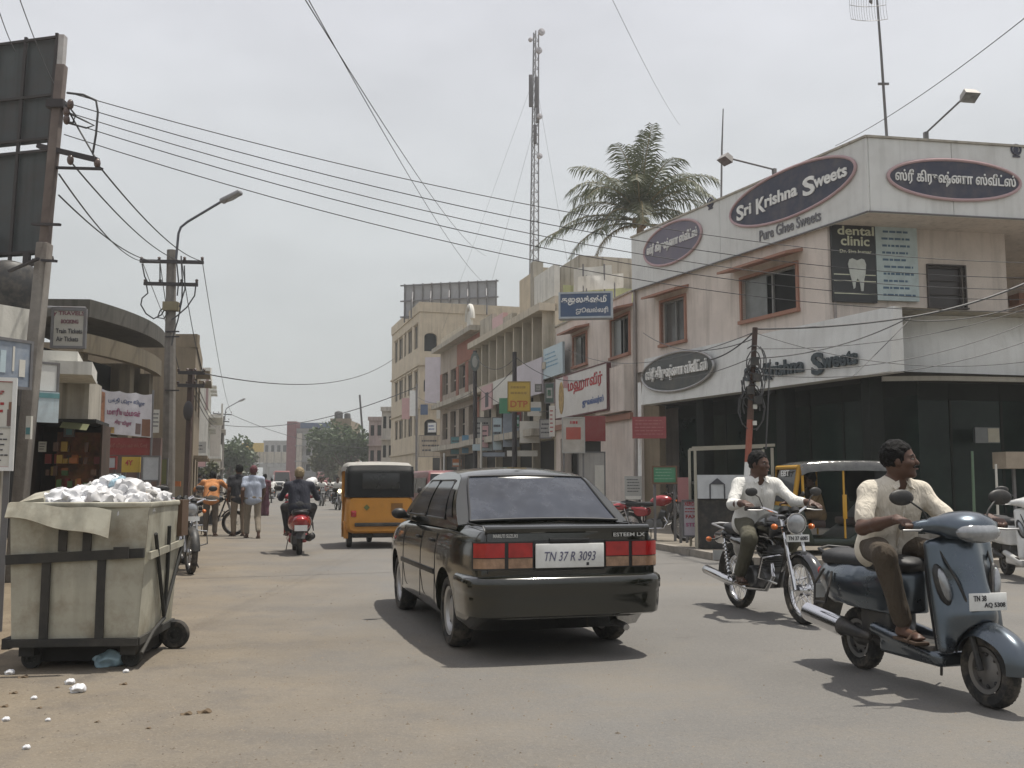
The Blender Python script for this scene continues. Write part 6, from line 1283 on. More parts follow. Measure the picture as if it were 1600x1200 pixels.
q = MB(F_.M); q.bx(.1, W_ - .05, -.06, -.004, H_ * .72, H_ * .98); q.build('pink_panel', paintm('dusky_pink_paint', (.30, .20, .20)), r_, world=True)
for z in (.34, .66): q = MB(S_.M); q.bx(0, 9, -.9, -.004, H_ * z, H_ * z + .15); q.bx(0, 9, -.9, -.8, H_ * z + .15, H_ * z + .95); q.build('balcony', WHITEW, r_, world=True)
lblock('far_house', 'far grey-white house between the pink house and trees', 325, 343, 92.0, 655, PALEW, side=12.0, rows=2, wins=3)
# hoarding towering over the near house, seen from behind
A = at(83, 300, 17.0); B = at(-60, 300, 17.5); FHo = Fac((B.x, B.y), ((A - B).x, (A - B).y)); Wh = (Vector((A.x - B.x, A.y - B.y, 0))).length
zt = FHo.uz(83, 57)[1]; zm = FHo.uz(75, 228)[1]; zl = FHo.uz(58, 398)[1]
hd = empty('hoarding', FHo.P(Wh, 0, zl), FHo.ang, 'huge dark hoarding seen from behind, rising over the near white house', 'billboard')
SHEET = mat('hoarding_sheet', (.050, .058, .060), .6, var=.25, scale=1.2, dirt=(.05, .035, .03), dirt_amt=.8, dscale=1.5, streak=.5)
lean = math.tan(R(1.6))
def hp_(u, y, z): return FHo.P(u + (z - zl) * lean - .14, y, z)
n = 3
for (za, zb_) in ((zl, zm - .07), (zm + .07, zt)):
    for k in range(n):
        u0, u1 = Wh * k / n + .01, Wh * (k + 1) / n - .01; q = MB()
        vs = [hp_(u, y, z) for y in (.0, .03) for z in (za, zb_) for u in (u0, u1)]; q.add(vs, [(0, 1, 3, 2), (4, 6, 7, 5), (0, 4, 5, 1), (2, 3, 7, 6), (0, 2, 6, 4), (1, 5, 7, 3)]); q.build('sheet', SHEET, hd)
        hd_o = bpy.context.scene.objects
for o in list(hd.children): o.data.transform(rootmat(hd).inverted())
for k in range(n + 1): q = MB(); u = Wh * k / n; q.beam(hp_(u, -.05, zl - .1), hp_(u, -.05, zt + .02), .05, .05); q.build('upright', mat('rusty_frame', (.045, .040, .040), .8), hd, world=True)
for z in (zl + .04, zm - .1, zm + .12, zm + (zt - zm) * .45, zt - .05): q = MB(); q.beam(hp_(0, -.06, z), hp_(Wh, -.06, z), .04, .045); q.build('rail', mat('rusty_frame', (.07, .045, .04), .8), hd, world=True)
q = MB(); q.beam(hp_(Wh + .05, .03, zl), hp_(Wh + .05, .03, zm - .05), .08, .10); q.beam(hp_(Wh + .06, .03, zm + .1), hp_(Wh + .06, .03, zt), .14, .10); q.build('edge_frame', mat('pale_edge', (.45, .44, .43), .6, dirt=(.2, .1, .08), dirt_amt=.6), hd, world=True)
q = MB()
for u in (.25, 1.0): q.beam(hp_(u, -.1, zl + .1), hp_(u, -.1, .0 + 2.2), .10, .10); q.beam(hp_(u, -.1, zl + .4), hp_(u + .7, -1.3, 2.6), .07, .07)
for u in (Wh - .25,): q.beam(hp_(u, -.1, zl), hp_(u, -.1, 2.6), .10, .10); q.beam(hp_(Wh + .3, -.12, zl - .1), hp_(Wh - 1.3, -.3, zl - .55), .06, .06)
q.build('support_frame', mat('rusty_frame', (.07, .045, .04), .8), hd, world=True)

# ------------------------------------------------------------------ poles and lamps
POLE = mat('pole_concrete', (.20, .185, .165), .9, var=.2, scale=5, dirt=(.10, .075, .06), dirt_amt=.7, dscale=2, bump=.3, bscale=40, streak=.5)
IRON = mat('pole_iron', (.035, .03, .032), .65); POLEM = mat('rust_iron', (.055, .032, .026), .8, dirt=(.10, .05, .03), dirt_amt=.6, dscale=3)
INS = mat('insulator_glaze', (.09, .06, .05), .25)
def insul(mb, p, mi=0): mb.lathe([(0, 0), (.03, 0), (.055, .03), (.03, .05), (.055, .08), (.03, .11), (0, .12)], p, (0, 0, 1), 10, mi)
# tall leaning pole
b0 = at(20, 760, 13.0); b0.z = 0; t0 = at(97, 102, 13.0); b0.x += .05
pl = empty('utility_pole', b0, 0, 'tall leaning concrete power pole in front of the hoarding', 'pole')
q = MB(); ax = (t0 - b0)
def pp_(z): return b0 + ax * ((z - 0) / ax.z)
vs = []
q.beam(b0 - Vector((0, 0, .2)), pp_(at(60, 380, 13).z), .185, .16); q.build('shaft', POLE, pl, world=True, bevel=.02)
q = MB(); q.beam(pp_(at(60, 382, 13).z), t0, .125, .12); q.build('shaft', mat('pole_upper', (.13, .105, .095), .9, var=.3, scale=4, dirt=(.2, .17, .15), dirt_amt=.5), pl, world=True, bevel=.015)
def arm(mb, pa, pb_, w=.09): mb.beam(pa, pb_, w, w * .8)
q = MB(); arm(q, at(60, 228, 13.05), at(152, 250, 12.85), .08); arm(q, at(88, 262, 13), at(160, 264, 12.8), .04); q.build('crossarm', IRON, pl, world=True)
for a_, c_ in (((50, 350), (94, 351)), ((52, 406), (88, 408)), ((14, 424), (60, 404))): q = MB(); arm(q, at(*a_, 13.0), at(*c_, 12.8), .04); q.build('bracket', IRON, pl, world=True)
q = MB(); 
for px, py in ((110, 250), (152, 255), (110, 163), (104, 175), (104, 187)): q.ell(at(px, py, 12.85), (.045, .045, .07), 10, 6)
q.build('insulators', INS, pl, world=True)['kind'] = 'stuff'
q = MB(); q.beam(pp_(at(90, 165, 13).z) - Vector((.12, 0, 0)), pp_(at(90, 165, 13).z) + Vector((.11, 0, 0)), .22, .11); q.build('clamp', IRON, pl, world=True)
q = MB()
q.tube([at(105, 145, 12.9), at(130, 148, 12.8), at(150, 157, 12.8), at(153, 175, 12.8), at(150, 210, 12.8), at(145, 240, 12.85), at(152, 252, 12.85)], .016, 6)
q.tube([at(104, 162, 12.9), at(118, 180, 12.8), at(114, 192, 12.8), at(104, 190, 12.9)], .014, 6); q.tube([at(104, 175, 12.9), at(135, 190, 12.8), at(147, 196, 12.8), at(135, 200, 12.8), at(106, 192, 12.9)], .012, 6); q.tube([at(100, 160, 12.9), at(122, 200, 12.85), at(148, 245, 12.85)], .012, 6)
q.build('jumper_cables', WIREM, pl, world=True)
pboard('pole_poster', 'small torn poster tied to the foot of the leaning pole', (40, 650, 48, 686), 12.6, 0, OFFW, marks=[(.1, .9, .2, .5, TEAL)])
# street lamp poles
def lamp_pole(label, px, Y, ytop, arms, lampdx, big=True, group='concrete lamp poles along the street', name='street_lamp_pole'):
    b = at(px, 740, Y); b.z = 0; t = at(px + (3 if big else 1), ytop, Y); root = empty(name, b, 0, label, 'pole', group); s = Y / 30.0
    q = MB(); q.tube([b - Vector((0, 0, .2)), b.lerp(t, .5), t], [.21, .18, .14], 10); q.build('shaft', POLE, root, world=True)
    for i, (ya, xa, xb) in enumerate(arms):
        q = MB(); q.beam(at(xa, ya, Y - .12), at(xb, ya + 2, Y - .10), .10, .10); q.build('crossarm', IRON, root, world=True)
        q = MB()
        for k in (0.02, .3, .7, .98): insul(q, at(xa + (xb - xa) * k, ya - 1, Y - .12))
        q.build('insulators', INS, root, world=True)['kind'] = 'stuff'
    z = t.z; q = MB(); a0 = t + Vector((.18, -.1, -.35)); q.tube([a0, a0 + Vector((.05, 0, .85)), a0 + Vector((.12, 0, 1.05)), a0 + Vector((.32, 0, 1.22)), a0 + Vector((1.45, -.3, 1.78))], .04, 8); q.build('lamp_arm', mat('lamp_arm_grey', (.10, .105, .12), .5, metal=.4), root, world=True)
    e = a0 + Vector((1.45, -.3, 1.78)); d = Vector((1.0, -.2, .42)).normalized(); rot = d.to_track_quat('X', 'Z').to_matrix()
    h = sdf([('b', tuple(e + d * .32), (.36, .13, .075), .06, np.array(rot), .02), ('c', tuple(e), tuple(e + d * .1), .05, .07, .03)], .02, 'lamp_head', mat('lamp_grey', (.26, .26, .27), .45, metal=.3)); h.data.transform(rootmat(root).inverted()); h.parent = root
    g_ = MB(); g_.ell(e + d * .36 - Vector((0, 0, .07)), (.26, .10, .05), 12, 6, 0, rot); g_.build('lamp_glass', LENSCLEAR, h, world=True)
    return root, t
lp, tp_ = lamp_pole('concrete lamp pole with two crossarms standing past the bin', 265, 30.0, 391, ((408, 219, 318), (443, 225, 309)), 1)
q = MB()
for pts in (((222, 412), (226, 432), (230, 440)), ((250, 412), (250, 436), (254, 444)), ((229, 446), (231, 458), (222, 466), (220, 476), (228, 490), (240, 498), (252, 492), (258, 482)), ((306, 446), (304, 462), (292, 480), (276, 494), (268, 500)), ((283, 400), (285, 440), (284, 470), (278, 500), (272, 520), (268, 540)), ((276, 410), (279, 440), (277, 462)), ((288, 415), (289, 452), (280, 480)), ((258, 478), (250, 486), (246, 496), (256, 498), (262, 488))):
    q.tube([at(a, b_, 29.8) for a, b_ in pts], .022, 6)
q.build('looped_cables', WIREM, lp, world=True)
q = MB(); c = at(266, 478, 29.8); q.bx(c.x - .22, c.x + .22, c.y - .06, c.y + .3, c.z - .13, c.z + .13); q.build('clamp_box', mat('yellowed_box', (.22, .19, .11), .7), lp, world=True)
q = MB()
for y in (518, 526, 610): q.beam(at(258, y, 29.8), at(280, y, 29.8), .04, .04)
q.build('step_irons', IRON, lp, world=True)
lamp_pole('farther lamp pole with arm bending over the street by the trees', 346, 98.0, 650, ((646, 333, 362), (657, 336, 358)), 1)
b_ = at(291, 780, 31.6); b_.z = 0; t_ = at(299, 577, 31.6); ip = empty('iron_pole', b_, 0, 'dark rusty iron rail pole beside the tan block', 'pole')
q = MB(); q.beam(b_ - Vector((0, 0, .2)), t_, .20, .15); q.build('shaft', POLEM, ip, world=True)
for y, a, c in ((582, 279, 319), (602, 278, 319)):
    q = MB(); q.beam(at(a, y, 31.4), at(c, y + 1, 31.4), .10, .10); q.build('crossarm', IRON, ip, world=True); q = MB()
    for k in (0, .35, .65, 1): insul(q, at(a + (c - a) * k, y - 1, 31.4))
    q.build('insulators', INS, ip, world=True)
q = MB(); c = at(294, 642, 31.4); q.ell(c, (.16, .14, .32), 10, 8); q.build('cable_coil', IRON, ip, world=True)
# poles by the far row
def slim(name, label, px, Y, ytop, r, m, lean=0, group=None):
    b = at(px, 745, Y); b.z = .1; t = at(px + lean, ytop, Y); q = MB(); q.tube([b, t], [r, r * .8], 8); o = q.build(name, m, None, world=True, loc=b); return tag(o, label, 'pole', group)
sp = empty('oval_sign_pole', at(743, 745, 43.0) * 1.0, 0, 'dark pole carrying an upright oval sign before the red-brown building', 'sign'); 
q = MB(); b = at(743, 745, 43.0); b.z = .1; q.tube([b, at(742, 548, 43.0)], .09, 8); q.build('pole', IRON, sp, world=True)
Fs = facing(742, 42.8, 0); u, z = Fs.uz(742, 565); q = MB(Fs.M); oval(q, u, z, .20, .42, 0, .08); q.build('oval_board', mat('ring_sign', (.10, .12, .11), .5), sp, world=True); q = MB(Fs.M); oval(q, u, z, .12, .26, -.02, .018); q.build('oval_centre', mat('ring_centre', (.30, .30, .27), .5), sp, world=True)
slim('iron_post', 'short dark square post above the yellow DTP board', 804, 36.5, 550, .10, IRON)
slim('white_post', 'thin white post in front of the shaded shops', 694, 50, 708, .05, WHITEP); slim('white_post', 'thin white post with red band nearer the yellow board', 752, 40, 660, .05, OFFW); slim('iron_post', 'slender grey post at the corner of beige block', 651, 66, 600, .09, GREYMETAL)
slim('cable_mast', 'leaning distant mast rising behind the leafy tree', 574, 118, 617, .14, IRON, lean=-12)

# ------------------------------------------------------------------ telecom mast
Y = 44.0; TM = empty('telecom_mast', at(835, 430, Y), 0, 'tall guyed lattice telecom mast with panel antennas and drum dishes', 'mast')
zb_, zt_ = at(835, 436, Y).z, at(837, 50, Y).z; xb, xt = at(834, 430, Y).x, at(837.5, 48, Y).x
def leg(k, z): f = (z - zb_) / (zt_ - zb_); r = .23 - .10 * f; c = Vector((xb + (xt - xb) * f, Y, z)); a = 2 * math.pi * k / 3 + .4; return c + Vector((math.cos(a) * r, math.sin(a) * r, 0))
MAST = mat('mast_steel', (.28, .28, .29), .5, metal=.3)
q = MB()
for k in range(3): q.tube([leg(k, zb_), leg(k, zt_)], .032, 6)
q.build('legs', MAST, TM, world=True)
q = MB(); nb = 26
for i in range(nb):
    za, zc = zb_ + (zt_ - zb_) * i / nb, zb_ + (zt_ - zb_) * (i + 1) / nb
    for k in range(3): q.tube([leg(k, za), leg((k + 1) % 3, zc)], .014, 4); q.tube([leg(k, za), leg((k + 1) % 3, za)], .014, 4)
o = q.build('lattice', MAST, TM, world=True); o['kind'] = 'stuff'
ANT = mat('antenna_grey', (.13, .125, .13), .5)
for px, ya, yb in ((829, 117, 167), (838, 120, 168), (840, 168, 192), (836, 195, 225)): q = MB(); a, c = at(px, ya, Y - .3), at(px, yb, Y - .3); q.bx(a.x - .08, a.x + .08, a.y - .06, a.y + .06, c.z, a.z); q.build('panel_antenna', ANT, TM, world=True, bevel=.02)
for px, py, r in ((846, 50, .16), (842, 79, .15), (843, 182, .13), (843, 244, .13), (829, 62, .10)): q = MB(); q.lathe([(0, -.08), (r, -.05), (r, .06), (0, .10)], at(px, py, Y - .35), (.5, -1, 0), 16); q.build('drum_dish', mat('drum_grey', (.42, .41, .43), .5), TM, world=True)
q = MB()
for px, py, e in ((835, 120, (690, 520, 52)), (838, 130, (890, 430, 40)), (834, 200, (760, 470, 44))): q.tube([at(px, py, Y), at(*e)], .005, 4)
q.build('guy_wires', GREYMETAL, TM, world=True)

# ------------------------------------------------------------------ boards and shop signs along the row
pboard('dtp_sign', 'hanging yellow board reading DTP in orange', (793, 596, 829, 643), 33.5, 0, YELP, border=paintm('mustard_border', (.25, .17, .03)), texts=[('DTP', .12, .88, .14, .36, mat('dtp_orange', (.42, .12, .03), .6), .03)], marks=bars(2, .12, .88, .52, .9, .4, mat('dtp_olive', (.30, .20, .04), .6), 3), t=.12)
F5 = Fac((FT.O.x, FT.O.y), (FT.d.x, FT.d.y)); 
def fboard(label, box, F, m, y=-.35, **k): b = pxbox(F, *box, y); return signboard('shop_sign', label, F, *b, y, m, t=.08, **k)
fboard('pale blue board with faint print on the terrace front beside the annex', (848, 540, 879, 588), FT, PALEB, marks=bars(4, .1, .8, .3, .85, .3, SKYB, 8))
fboard('long lilac-white board under the fins of the terrace', (805, 566, 846, 620), FT, LILAC, y=-.42); fboard('long off-white board between lilac board and red-brown house', (770, 590, 803, 628), FT, OFFW, y=-.42)
fboard('pink board with dark figure at the far end of the terrace', (752, 602, 768, 640), FT, PINKB, y=-.45, marks=[(.4, .7, .1, .7, INKD)])
pboard('blue_tamil_sign', 'slanting blue box sign with white Tamil jeweller name', (873, 456, 957, 497), 28.0, -8, BLUEP, border=mat('pale_border', (.38, .42, .45), .5), texts=[('கஜலக்ஷ்மீ', .05, .90, .50, .86, WHITET, .03), ('ஜூவல்லரி', .32, .92, .14, .42, WHITET, .02)], t=.35, bw=.05)
BL = [('cream board with blank face hung low before the terrace', (812, 658, 843, 692), 36, OFFW, 0), ('grey-blue board beside the blank cream one', (786, 646, 811, 698), 38.5, mat('grey_blue_board', (.25, .29, .34), .5), 0), ('blue and white narrow board near dark oval pole', (769, 652, 785, 704), 40, PALEB, 1), ('small green sheet below the yellow board', (780, 622, 797, 646), 38, GREENP, 0),
      ('dark framed green clock-like sign beside the red Tamil sign', (851, 598, 866, 630), 31.5, mat('dark_green_sign', (.05, .09, .07), .5), 2), ('small patched white board under the dark framed sign', (843, 655, 862, 685), 33, GREYB, 1), ('teal and white board past the oval sign pole', (704, 682, 722, 710), 50, TEAL, 1), ('sky blue board next to the teal and white one', (722, 680, 738, 708), 48, SKYB, 0),
      ('beige fascia board at foot of the beige block', (654, 680, 690, 714), 64, wallm('beige_board', (.38, .33, .26)), 1), ('tall grey-white board on the beige block wall', (664, 558, 692, 630), 68.5, LILAC, 0), ('white narrow board with green patch on the beige block', (692, 552, 708, 612), 68, OFFW, 3), ('white board hanging past the white post', (682, 626, 700, 654), 58, OFFW, 0), ('pale board sloping beside the red-brown house', (700, 618, 722, 652), 55, WHITEP, 1),
      ('pinkish board low on the street face of the beige block', (628, 622, 640, 655), 69.5, PINKB, 0), ('white board standing proud on the beige street face', (640, 610, 652, 650), 69, WHITEP, 0), ('brown awning board by the far shopfront', (703, 645, 737, 664), 52, BROWN, 0), ('dim grey board above the shaded red-brown shop', (740, 652, 768, 688), 44, GREYB, 1), ('slim poster panel with red lettering beside dark pole', (752, 664, 764, 700), 41.5, PINKB, 1),
      ('light blue fascia strip above the terrace shops', (738, 694, 786, 704), 42, PALEB, 0), ('small dark shopfront board beyond the sedan roof', (676, 715, 702, 735), 56, mat('dark_board', (.08, .08, .075), .6), 0)]
for lab, bx_, Y_, m_, kind in BL:
    mk = {0: [], 1: bars(3, .12, .88, .2, .85, .35, INKD, hash(lab) % 97 if False else len(lab)), 2: [(.2, .8, .25, .75, GREYB), (.3, .7, .35, .65, GREENP)], 3: [(0, 1, .02, .22, GREENP)]}[kind]
    pboard('shop_sign', lab, bx_, Y_, -6, m_, border=GREYMETAL if kind else None, marks=mk, t=.08)
rp = pboard('poster_stand', 'dirty white poster panel with red square beside the red box', (878, 652, 914, 708), 27.0, -4, mat('worn_white', (.42, .40, .36), .7, dirt=(.25, .2, .15), dirt_amt=.6), border=GREYB, marks=[(.18, .82, .38, .72, paintm('red_square', (.34, .06, .04)))] + bars(1, .3, .8, .78, .93, .5, INKR, 2), posts=2)
pboard('red_box_sign', 'plain deep red box sign under the red Tamil board', (912, 650, 946, 689), 29.0, -6, REDP, t=.3)
pboard('gate_panel', 'pale grey gate panel with small notice by the annex door', (903, 706, 946, 790), 27.5, -8, wallm('grey_gate', (.36, .35, .33)), marks=[(.62, .95, .2, .75, OFFW)], border=GREYMETAL, posts=2)
pboard('red_notice', 'red notice board with pale lines on a white pole', (988, 651, 1041, 685), 20.8, -4, paintm('notice_red', (.24, .045, .05)), marks=bars(5, .06, .95, .12, .9, .22, mat('notice_line', (.38, .16, .15), .6), 9), t=.06)
slim('white_pole', 'white painted pole behind the red notice board', 999, 21.2, 598, .045, WHITEP)
pboard('green_board', 'green menu board above the parked red motorcycle', (1019, 728, 1058, 756), 19.9, -4, GREENP, border=mat('brown_border', (.13, .07, .04), .6), marks=bars(4, .1, .9, .2, .9, .25, mat('pale_green_ink', (.25, .38, .27), .6), 12), posts=2)
pboard('grey_notice', 'grey notice board leaning near the annex steps', (976, 744, 1003, 781), 20.4, -6, GREYB, marks=bars(5, .12, .9, .3, .92, .25, INKD, 14) + [(.05, .95, .02, .16, OFFW)], posts=2)
pboard('pink_sandwich_board', 'tall pink pavement board with red lettering and numbers', (1066, 781, 1093, 839), 18.2, -4, LILAC, texts=[('XEROX', .12, .88, .84, .95, INKR, .02), ('FAX', .2, .82, .50, .60, INKR, .03), ('STD', .2, .85, .28, .38, INKP, .03)], marks=bars(2, .15, .85, .64, .80, .35, INKR, 5), border=GREYMETAL)
pboard('rose_board', 'faded rose panel behind the tall pink pavement board', (1059, 746, 1077, 784), 19.4, -4, paintm('faded_rose', (.32, .14, .14)), posts=2)
# stall frame with white counter
F_ = facing(1086, 17.6, -3); b_ = pxbox(F_, 1087, 700, 1208, 838); zc0 = F_.uz(1100, 779)[1]; zc1 = F_.uz(1100, 742)[1]
st = empty('market_stall', F_.P(b_[0], 0, 0.12), F_.ang, 'empty stall frame with white counter panel outside the sweet shop', 'stall')
for u in (b_[0], b_[1]):
    for y in (0, .8): q = MB(F_.M); q.bx(u - .022, u + .022, y - .022, y + .022, .12, b_[3]); q.build('post', mat('stall_post', (.33, .31, .25), .6), st, world=True)
q = MB(F_.M); q.beam((b_[0] - .05, 0, b_[3]), (b_[1] + .05, 0, b_[3] + .05), .04, .05); q.beam((b_[0], .8, b_[3]), (b_[1], .8, b_[3] + .05), .04, .05); q.build('top_rail', mat('stall_post', (.33, .31, .25), .6), st, world=True)
q = MB(F_.M); q.bx(b_[0] + .03, b_[1] - .03, -.01, .02, zc0, zc1); q.build('counter_panel', mat('stall_white', (.50, .52, .53), .45), st, world=True)
q = MB(F_.M); q.bx(b_[0] + .03, b_[1] - .03, .025, .78, zc0 + .25, zc0 + .30); q.bx(b_[0] + .06, b_[1] - .06, .1, .7, .13, zc0 - .02); q.build('dark_base', BLACKM, st, world=True)
q = MB(F_.M)
for x in (.25, .50): q.tube([(b_[0] + x, -.02, zc0), (b_[0] + x, -.02, zc0 + .25)], .012, 5)
q.add([(b_[0] + .24, -.03, zc0 + .25), (b_[0] + .51, -.03, zc0 + .25), (b_[0] + .375, -.03, zc0 + .36)], [(0, 1, 2)]); q.build('lantern_motif', INKD, st, world=True)
# cable pole in red and white
b0 = at(1160, 862, 16.2); b0.z = .1; t1 = at(1180, 512, 16.2)
cp = empty('cable_pole', b0, 0, 'crooked cable pole banded red and white with tangled wires at its top', 'pole')
def cpx(y): return b0.lerp(t1, (862 - y) / 350.0)
for ya, yb, mm, r in ((862, 720, WHITEP, .05), (720, 655, paintm('pole_red', (.28, .07, .04)), .052), (655, 600, mat('pole_brown', (.10, .06, .045), .8), .055), (600, 512, POLEM, .045)): q = MB(); q.tube([cpx(ya), cpx(yb)], r, 8); q.build('pole_section', mm, cp, world=True)
q = MB(); rs = random.Random(11)
for k in range(16):
    c = cpx(rs.uniform(560, 640)); r = rs.uniform(.08, .24); t0_ = rs.uniform(0, 6); q.tube([c + Vector((r * math.cos(t0_ + a) * .9, -.06 + .05 * math.sin(a * 2), r * 1.5 * math.sin(t0_ + a))) for a in np.linspace(0, rs.uniform(3, 6), 9)], .010, 5)
q.build('tangled_cables', WIREM, cp, world=True)
q = MB()
for y, dx in ((565, 0), (590, .05), (610, -.05), (625, .08)): c = cpx(y); q.bx(c.x + dx - .06, c.x + dx + .06, c.y - .14, c.y - .04, c.z - .07, c.z + .06)
q.build('junction_boxes', BLACKM, cp, world=True)['kind'] = 'stuff'; q = MB()
for y, dx in ((600, .07), (635, .05), (660, .06)): c = cpx(y); q.bx(c.x + dx - .03, c.x + dx + .03, c.y - .10, c.y - .05, c.z - .04, c.z + .03)
q.build('ceramic_fuses', OFFW, cp, world=True)
q = MB(); q.tube([cpx(600) + Vector((.28, -.1, .4)), cpx(700) + Vector((.26, -.1, 0))], .012, 5); q.build('side_cable', WIREM, cp, world=True)

# ------------------------------------------------------------------ overhead wires
def wire(p0, p1, sag, r=.012, label='', group=None, n=28, name='power_line', cat='cable'):
    p0, p1 = Vector(p0), Vector(p1); q = MB(); q.tube([p0.lerp(p1, i / n) - Vector((0, 0, sag * 4 * (i / n) * (1 - i / n))) for i in range(n + 1)], r, 5); o = q.build(name, WIREM, None, world=True, loc=p0); return tag(o, label, cat, group)
E1 = [at(1760, y, 19.5) for y in (410, 432, 448, 462, 478)]; S1 = [at(*p, 12.85) for p in ((112, 146), (112, 163), (104, 175), (104, 190), (100, 210))]
for a, b, s, w in zip(S1, E1, (.68, .74, .80, .84, .88), ('topmost', 'second', 'middle', 'fourth', 'lowest')): wire(a, b, s, .0068, w + ' of five cables sagging from the leaning pole across to the sweet shop', 'cables crossing the street')
for (a, b), (c, d), w in zip(((92, 272), (92, 305), (110, 252), (152, 256)), ((222, 408), (250, 408), (284, 408), (316, 408)), ('first', 'second', 'third', 'fourth')): wire(at(a, b, 12.9), at(c, d, 29.8), .25, .012, w + ' of four lines running from leaning pole to lamp pole crossarm', 'lines between the two near poles')
for k, ((a, b), (c, d)) in enumerate((((222, 408), (333, 646)), ((316, 408), (362, 646)), ((250, 408), (281, 582)), ((284, 408), (317, 582)))): wire(at(a, b, 30), at(c, d, 97.8 if k < 2 else 31.4), .8 if k < 2 else .3, .013, ('outer', 'inner', 'near dark', 'far dark')[k] + ' line leading from lamp pole crossarm to the next pole', 'lines past the lamp pole')
wire(at(468, -15, 7), at(760, 400, 36), .35, .0045, 'dark drop wire slanting from the sky to terrace roof', 'drop wires'); wire(at(474, -15, 7), at(775, 452, 40), .5, .004, 'thinner drop wire beside the dark one', 'drop wires'); wire(at(950, -15, 9), at(1062, 195, 24), .1, .0025, 'faint wire in the sky above the palm', 'drop wires')
wire(at(1640, -3, 12), at(1305, 228, 23), .15, .007, 'straight wire rising from the shop roof to the upper corner', 'drop wires')
wire(at(-10, -10, 10), at(24, 80, 14.6), .05, .006, 'first of two wires dropping behind the hoarding top', 'hoarding wires'); wire(at(26, -15, 10), at(84, 130, 15.9), .05, .006, 'second wire dropping past hoarding to the leaning pole', 'hoarding wires')
wire(at(320, 584, 31.4), at(616, 560, 75), 1.0, .02, 'thin line across the street from rusty iron pole to beige block', 'far lines'); wire(at(335, 662, 97), at(650, 605, 66), 1.2, .03, 'drooping bundled cable crossing in front of the leafy tree', 'far lines'); wire(at(362, 648, 97), at(580, 700, 110), .8, .025, 'far line falling from the second lamp to the trees', 'far lines')
TW = [((1180, 514, 16.2), (1413, 497, 18.2), .05, .022), ((1413, 497, 18.2), (1640, 425, 19), .12, .03), ((1110, 562, 17.5), (1180, 516, 16.2), .08, .016), ((1005, 520, 24), (1176, 530, 16.2), .3, .012), ((1180, 560, 16.2), (1413, 500, 18.2), .15, .014), ((1178, 575, 16.2), (1640, 488, 18), .35, .010), ((1182, 585, 16.2), (1640, 520, 17), .3, .010), ((1000, 585, 24), (1172, 560, 16.2), .2, .010), ((1182, 545, 16.2), (1640, 470, 19), .25, .009), ((1330, 590, 17.4), (1425, 495, 18.4), .02, .010), ((1180, 520, 16.2), (1640, 560, 15), .3, .008), ((885, 545, 33), (1176, 520, 16.2), .5, .010), ((1413, 500, 18.2), (1650, 455, 18.5), .2, .014)]
TL = ['thick bundle from cable pole to the fascia corner', 'thick bundle rising from fascia corner past the dark window', 'short service loop tied left of the cable pole top', 'thin lead from the pink wall to the cable pole', 'lower cable from cable pole to the fascia corner', 'long slack line over the raised dark letters', 'lowest slack line under the raised dark letters', 'lead passing the slate oval sign to the cable pole', 'fine line over the curved fascia', 'steep short lead climbing to the fascia corner', 'finest line dropping over the curved fascia', 'line from the annex window to the cable pole', 'second strand beside the rising thick bundle']
for (a, b, s, r), l in zip(TW, TL): wire(at(*a), at(*b), s, r * .75, l, 'service wires at the sweet shop')

# ------------------------------------------------------------------ plants
def leafmat(name, a, b):
    m = bpy.data.materials.new(name); m.use_nodes = True; nt = m.node_tree; bs = nt.nodes['Principled BSDF']; n = nt.nodes.new('ShaderNodeTexNoise'); n.inputs['Scale'].default_value = 1.3; t = nt.nodes.new('ShaderNodeTexCoord'); nt.links.new(t.outputs['Object'], n.inputs['Vector']); n.inputs['Detail'].default_value = 4
    r = nt.nodes.new('ShaderNodeMapRange'); r.inputs[1].default_value = .35; r.inputs[2].default_value = .65; nt.links.new(n.outputs['Fac'], r.inputs[0]); x = nt.nodes.new('ShaderNodeMixRGB'); x.inputs[1].default_value = a + (1,); x.inputs[2].default_value = b + (1,); nt.links.new(r.outputs[0], x.inputs[0]); nt.links.new(x.outputs[0], bs.inputs['Base Color']); bs.inputs['Roughness'].default_value = .55; tr = nt.nodes.new('ShaderNodeBsdfTranslucent'); nt.links.new(x.outputs[0], tr.inputs[0]); ms = nt.nodes.new('ShaderNodeMixShader'); ms.inputs[0].default_value = .22; nt.links.new(bs.outputs[0], ms.inputs[1]); nt.links.new(tr.outputs[0], ms.inputs[2]); nt.links.new(ms.outputs[0], nt.nodes['Material Output'].inputs[0])
    return m
PALM = leafmat('palm_leaf', (.048, .062, .024), (.088, .100, .045)); PALMD = leafmat('dry_palm_leaf', (.16, .12, .05), (.24, .19, .09)); TREE = leafmat('tree_leaf', (.035, .062, .022), (.075, .11, .04)); TREE2 = leafmat('olive_leaf', (.045, .055, .02), (.095, .10, .04))
Yp = 45.0; c0 = at(1000, 336, Yp); pt = empty('coconut_palm', Vector((c0.x - .3, Yp, 0)), 0, 'coconut palm with wind-combed fronds rising behind the sweet shop', 'tree')
q = MB(); bse = Vector((c0.x - 1.3, Yp, 0)); q.tube([bse.lerp(c0, k / 14) + Vector((.25 * math.sin(k / 14 * 3), 0, 0)) for k in range(15)], [.24 - .006 * k + (.012 if k % 2 else 0) for k in range(15)], 12); q.build('trunk', mat('palm_bark', (.20, .14, .09), .9, var=.35, scale=8, bump=.5), pt, world=True)
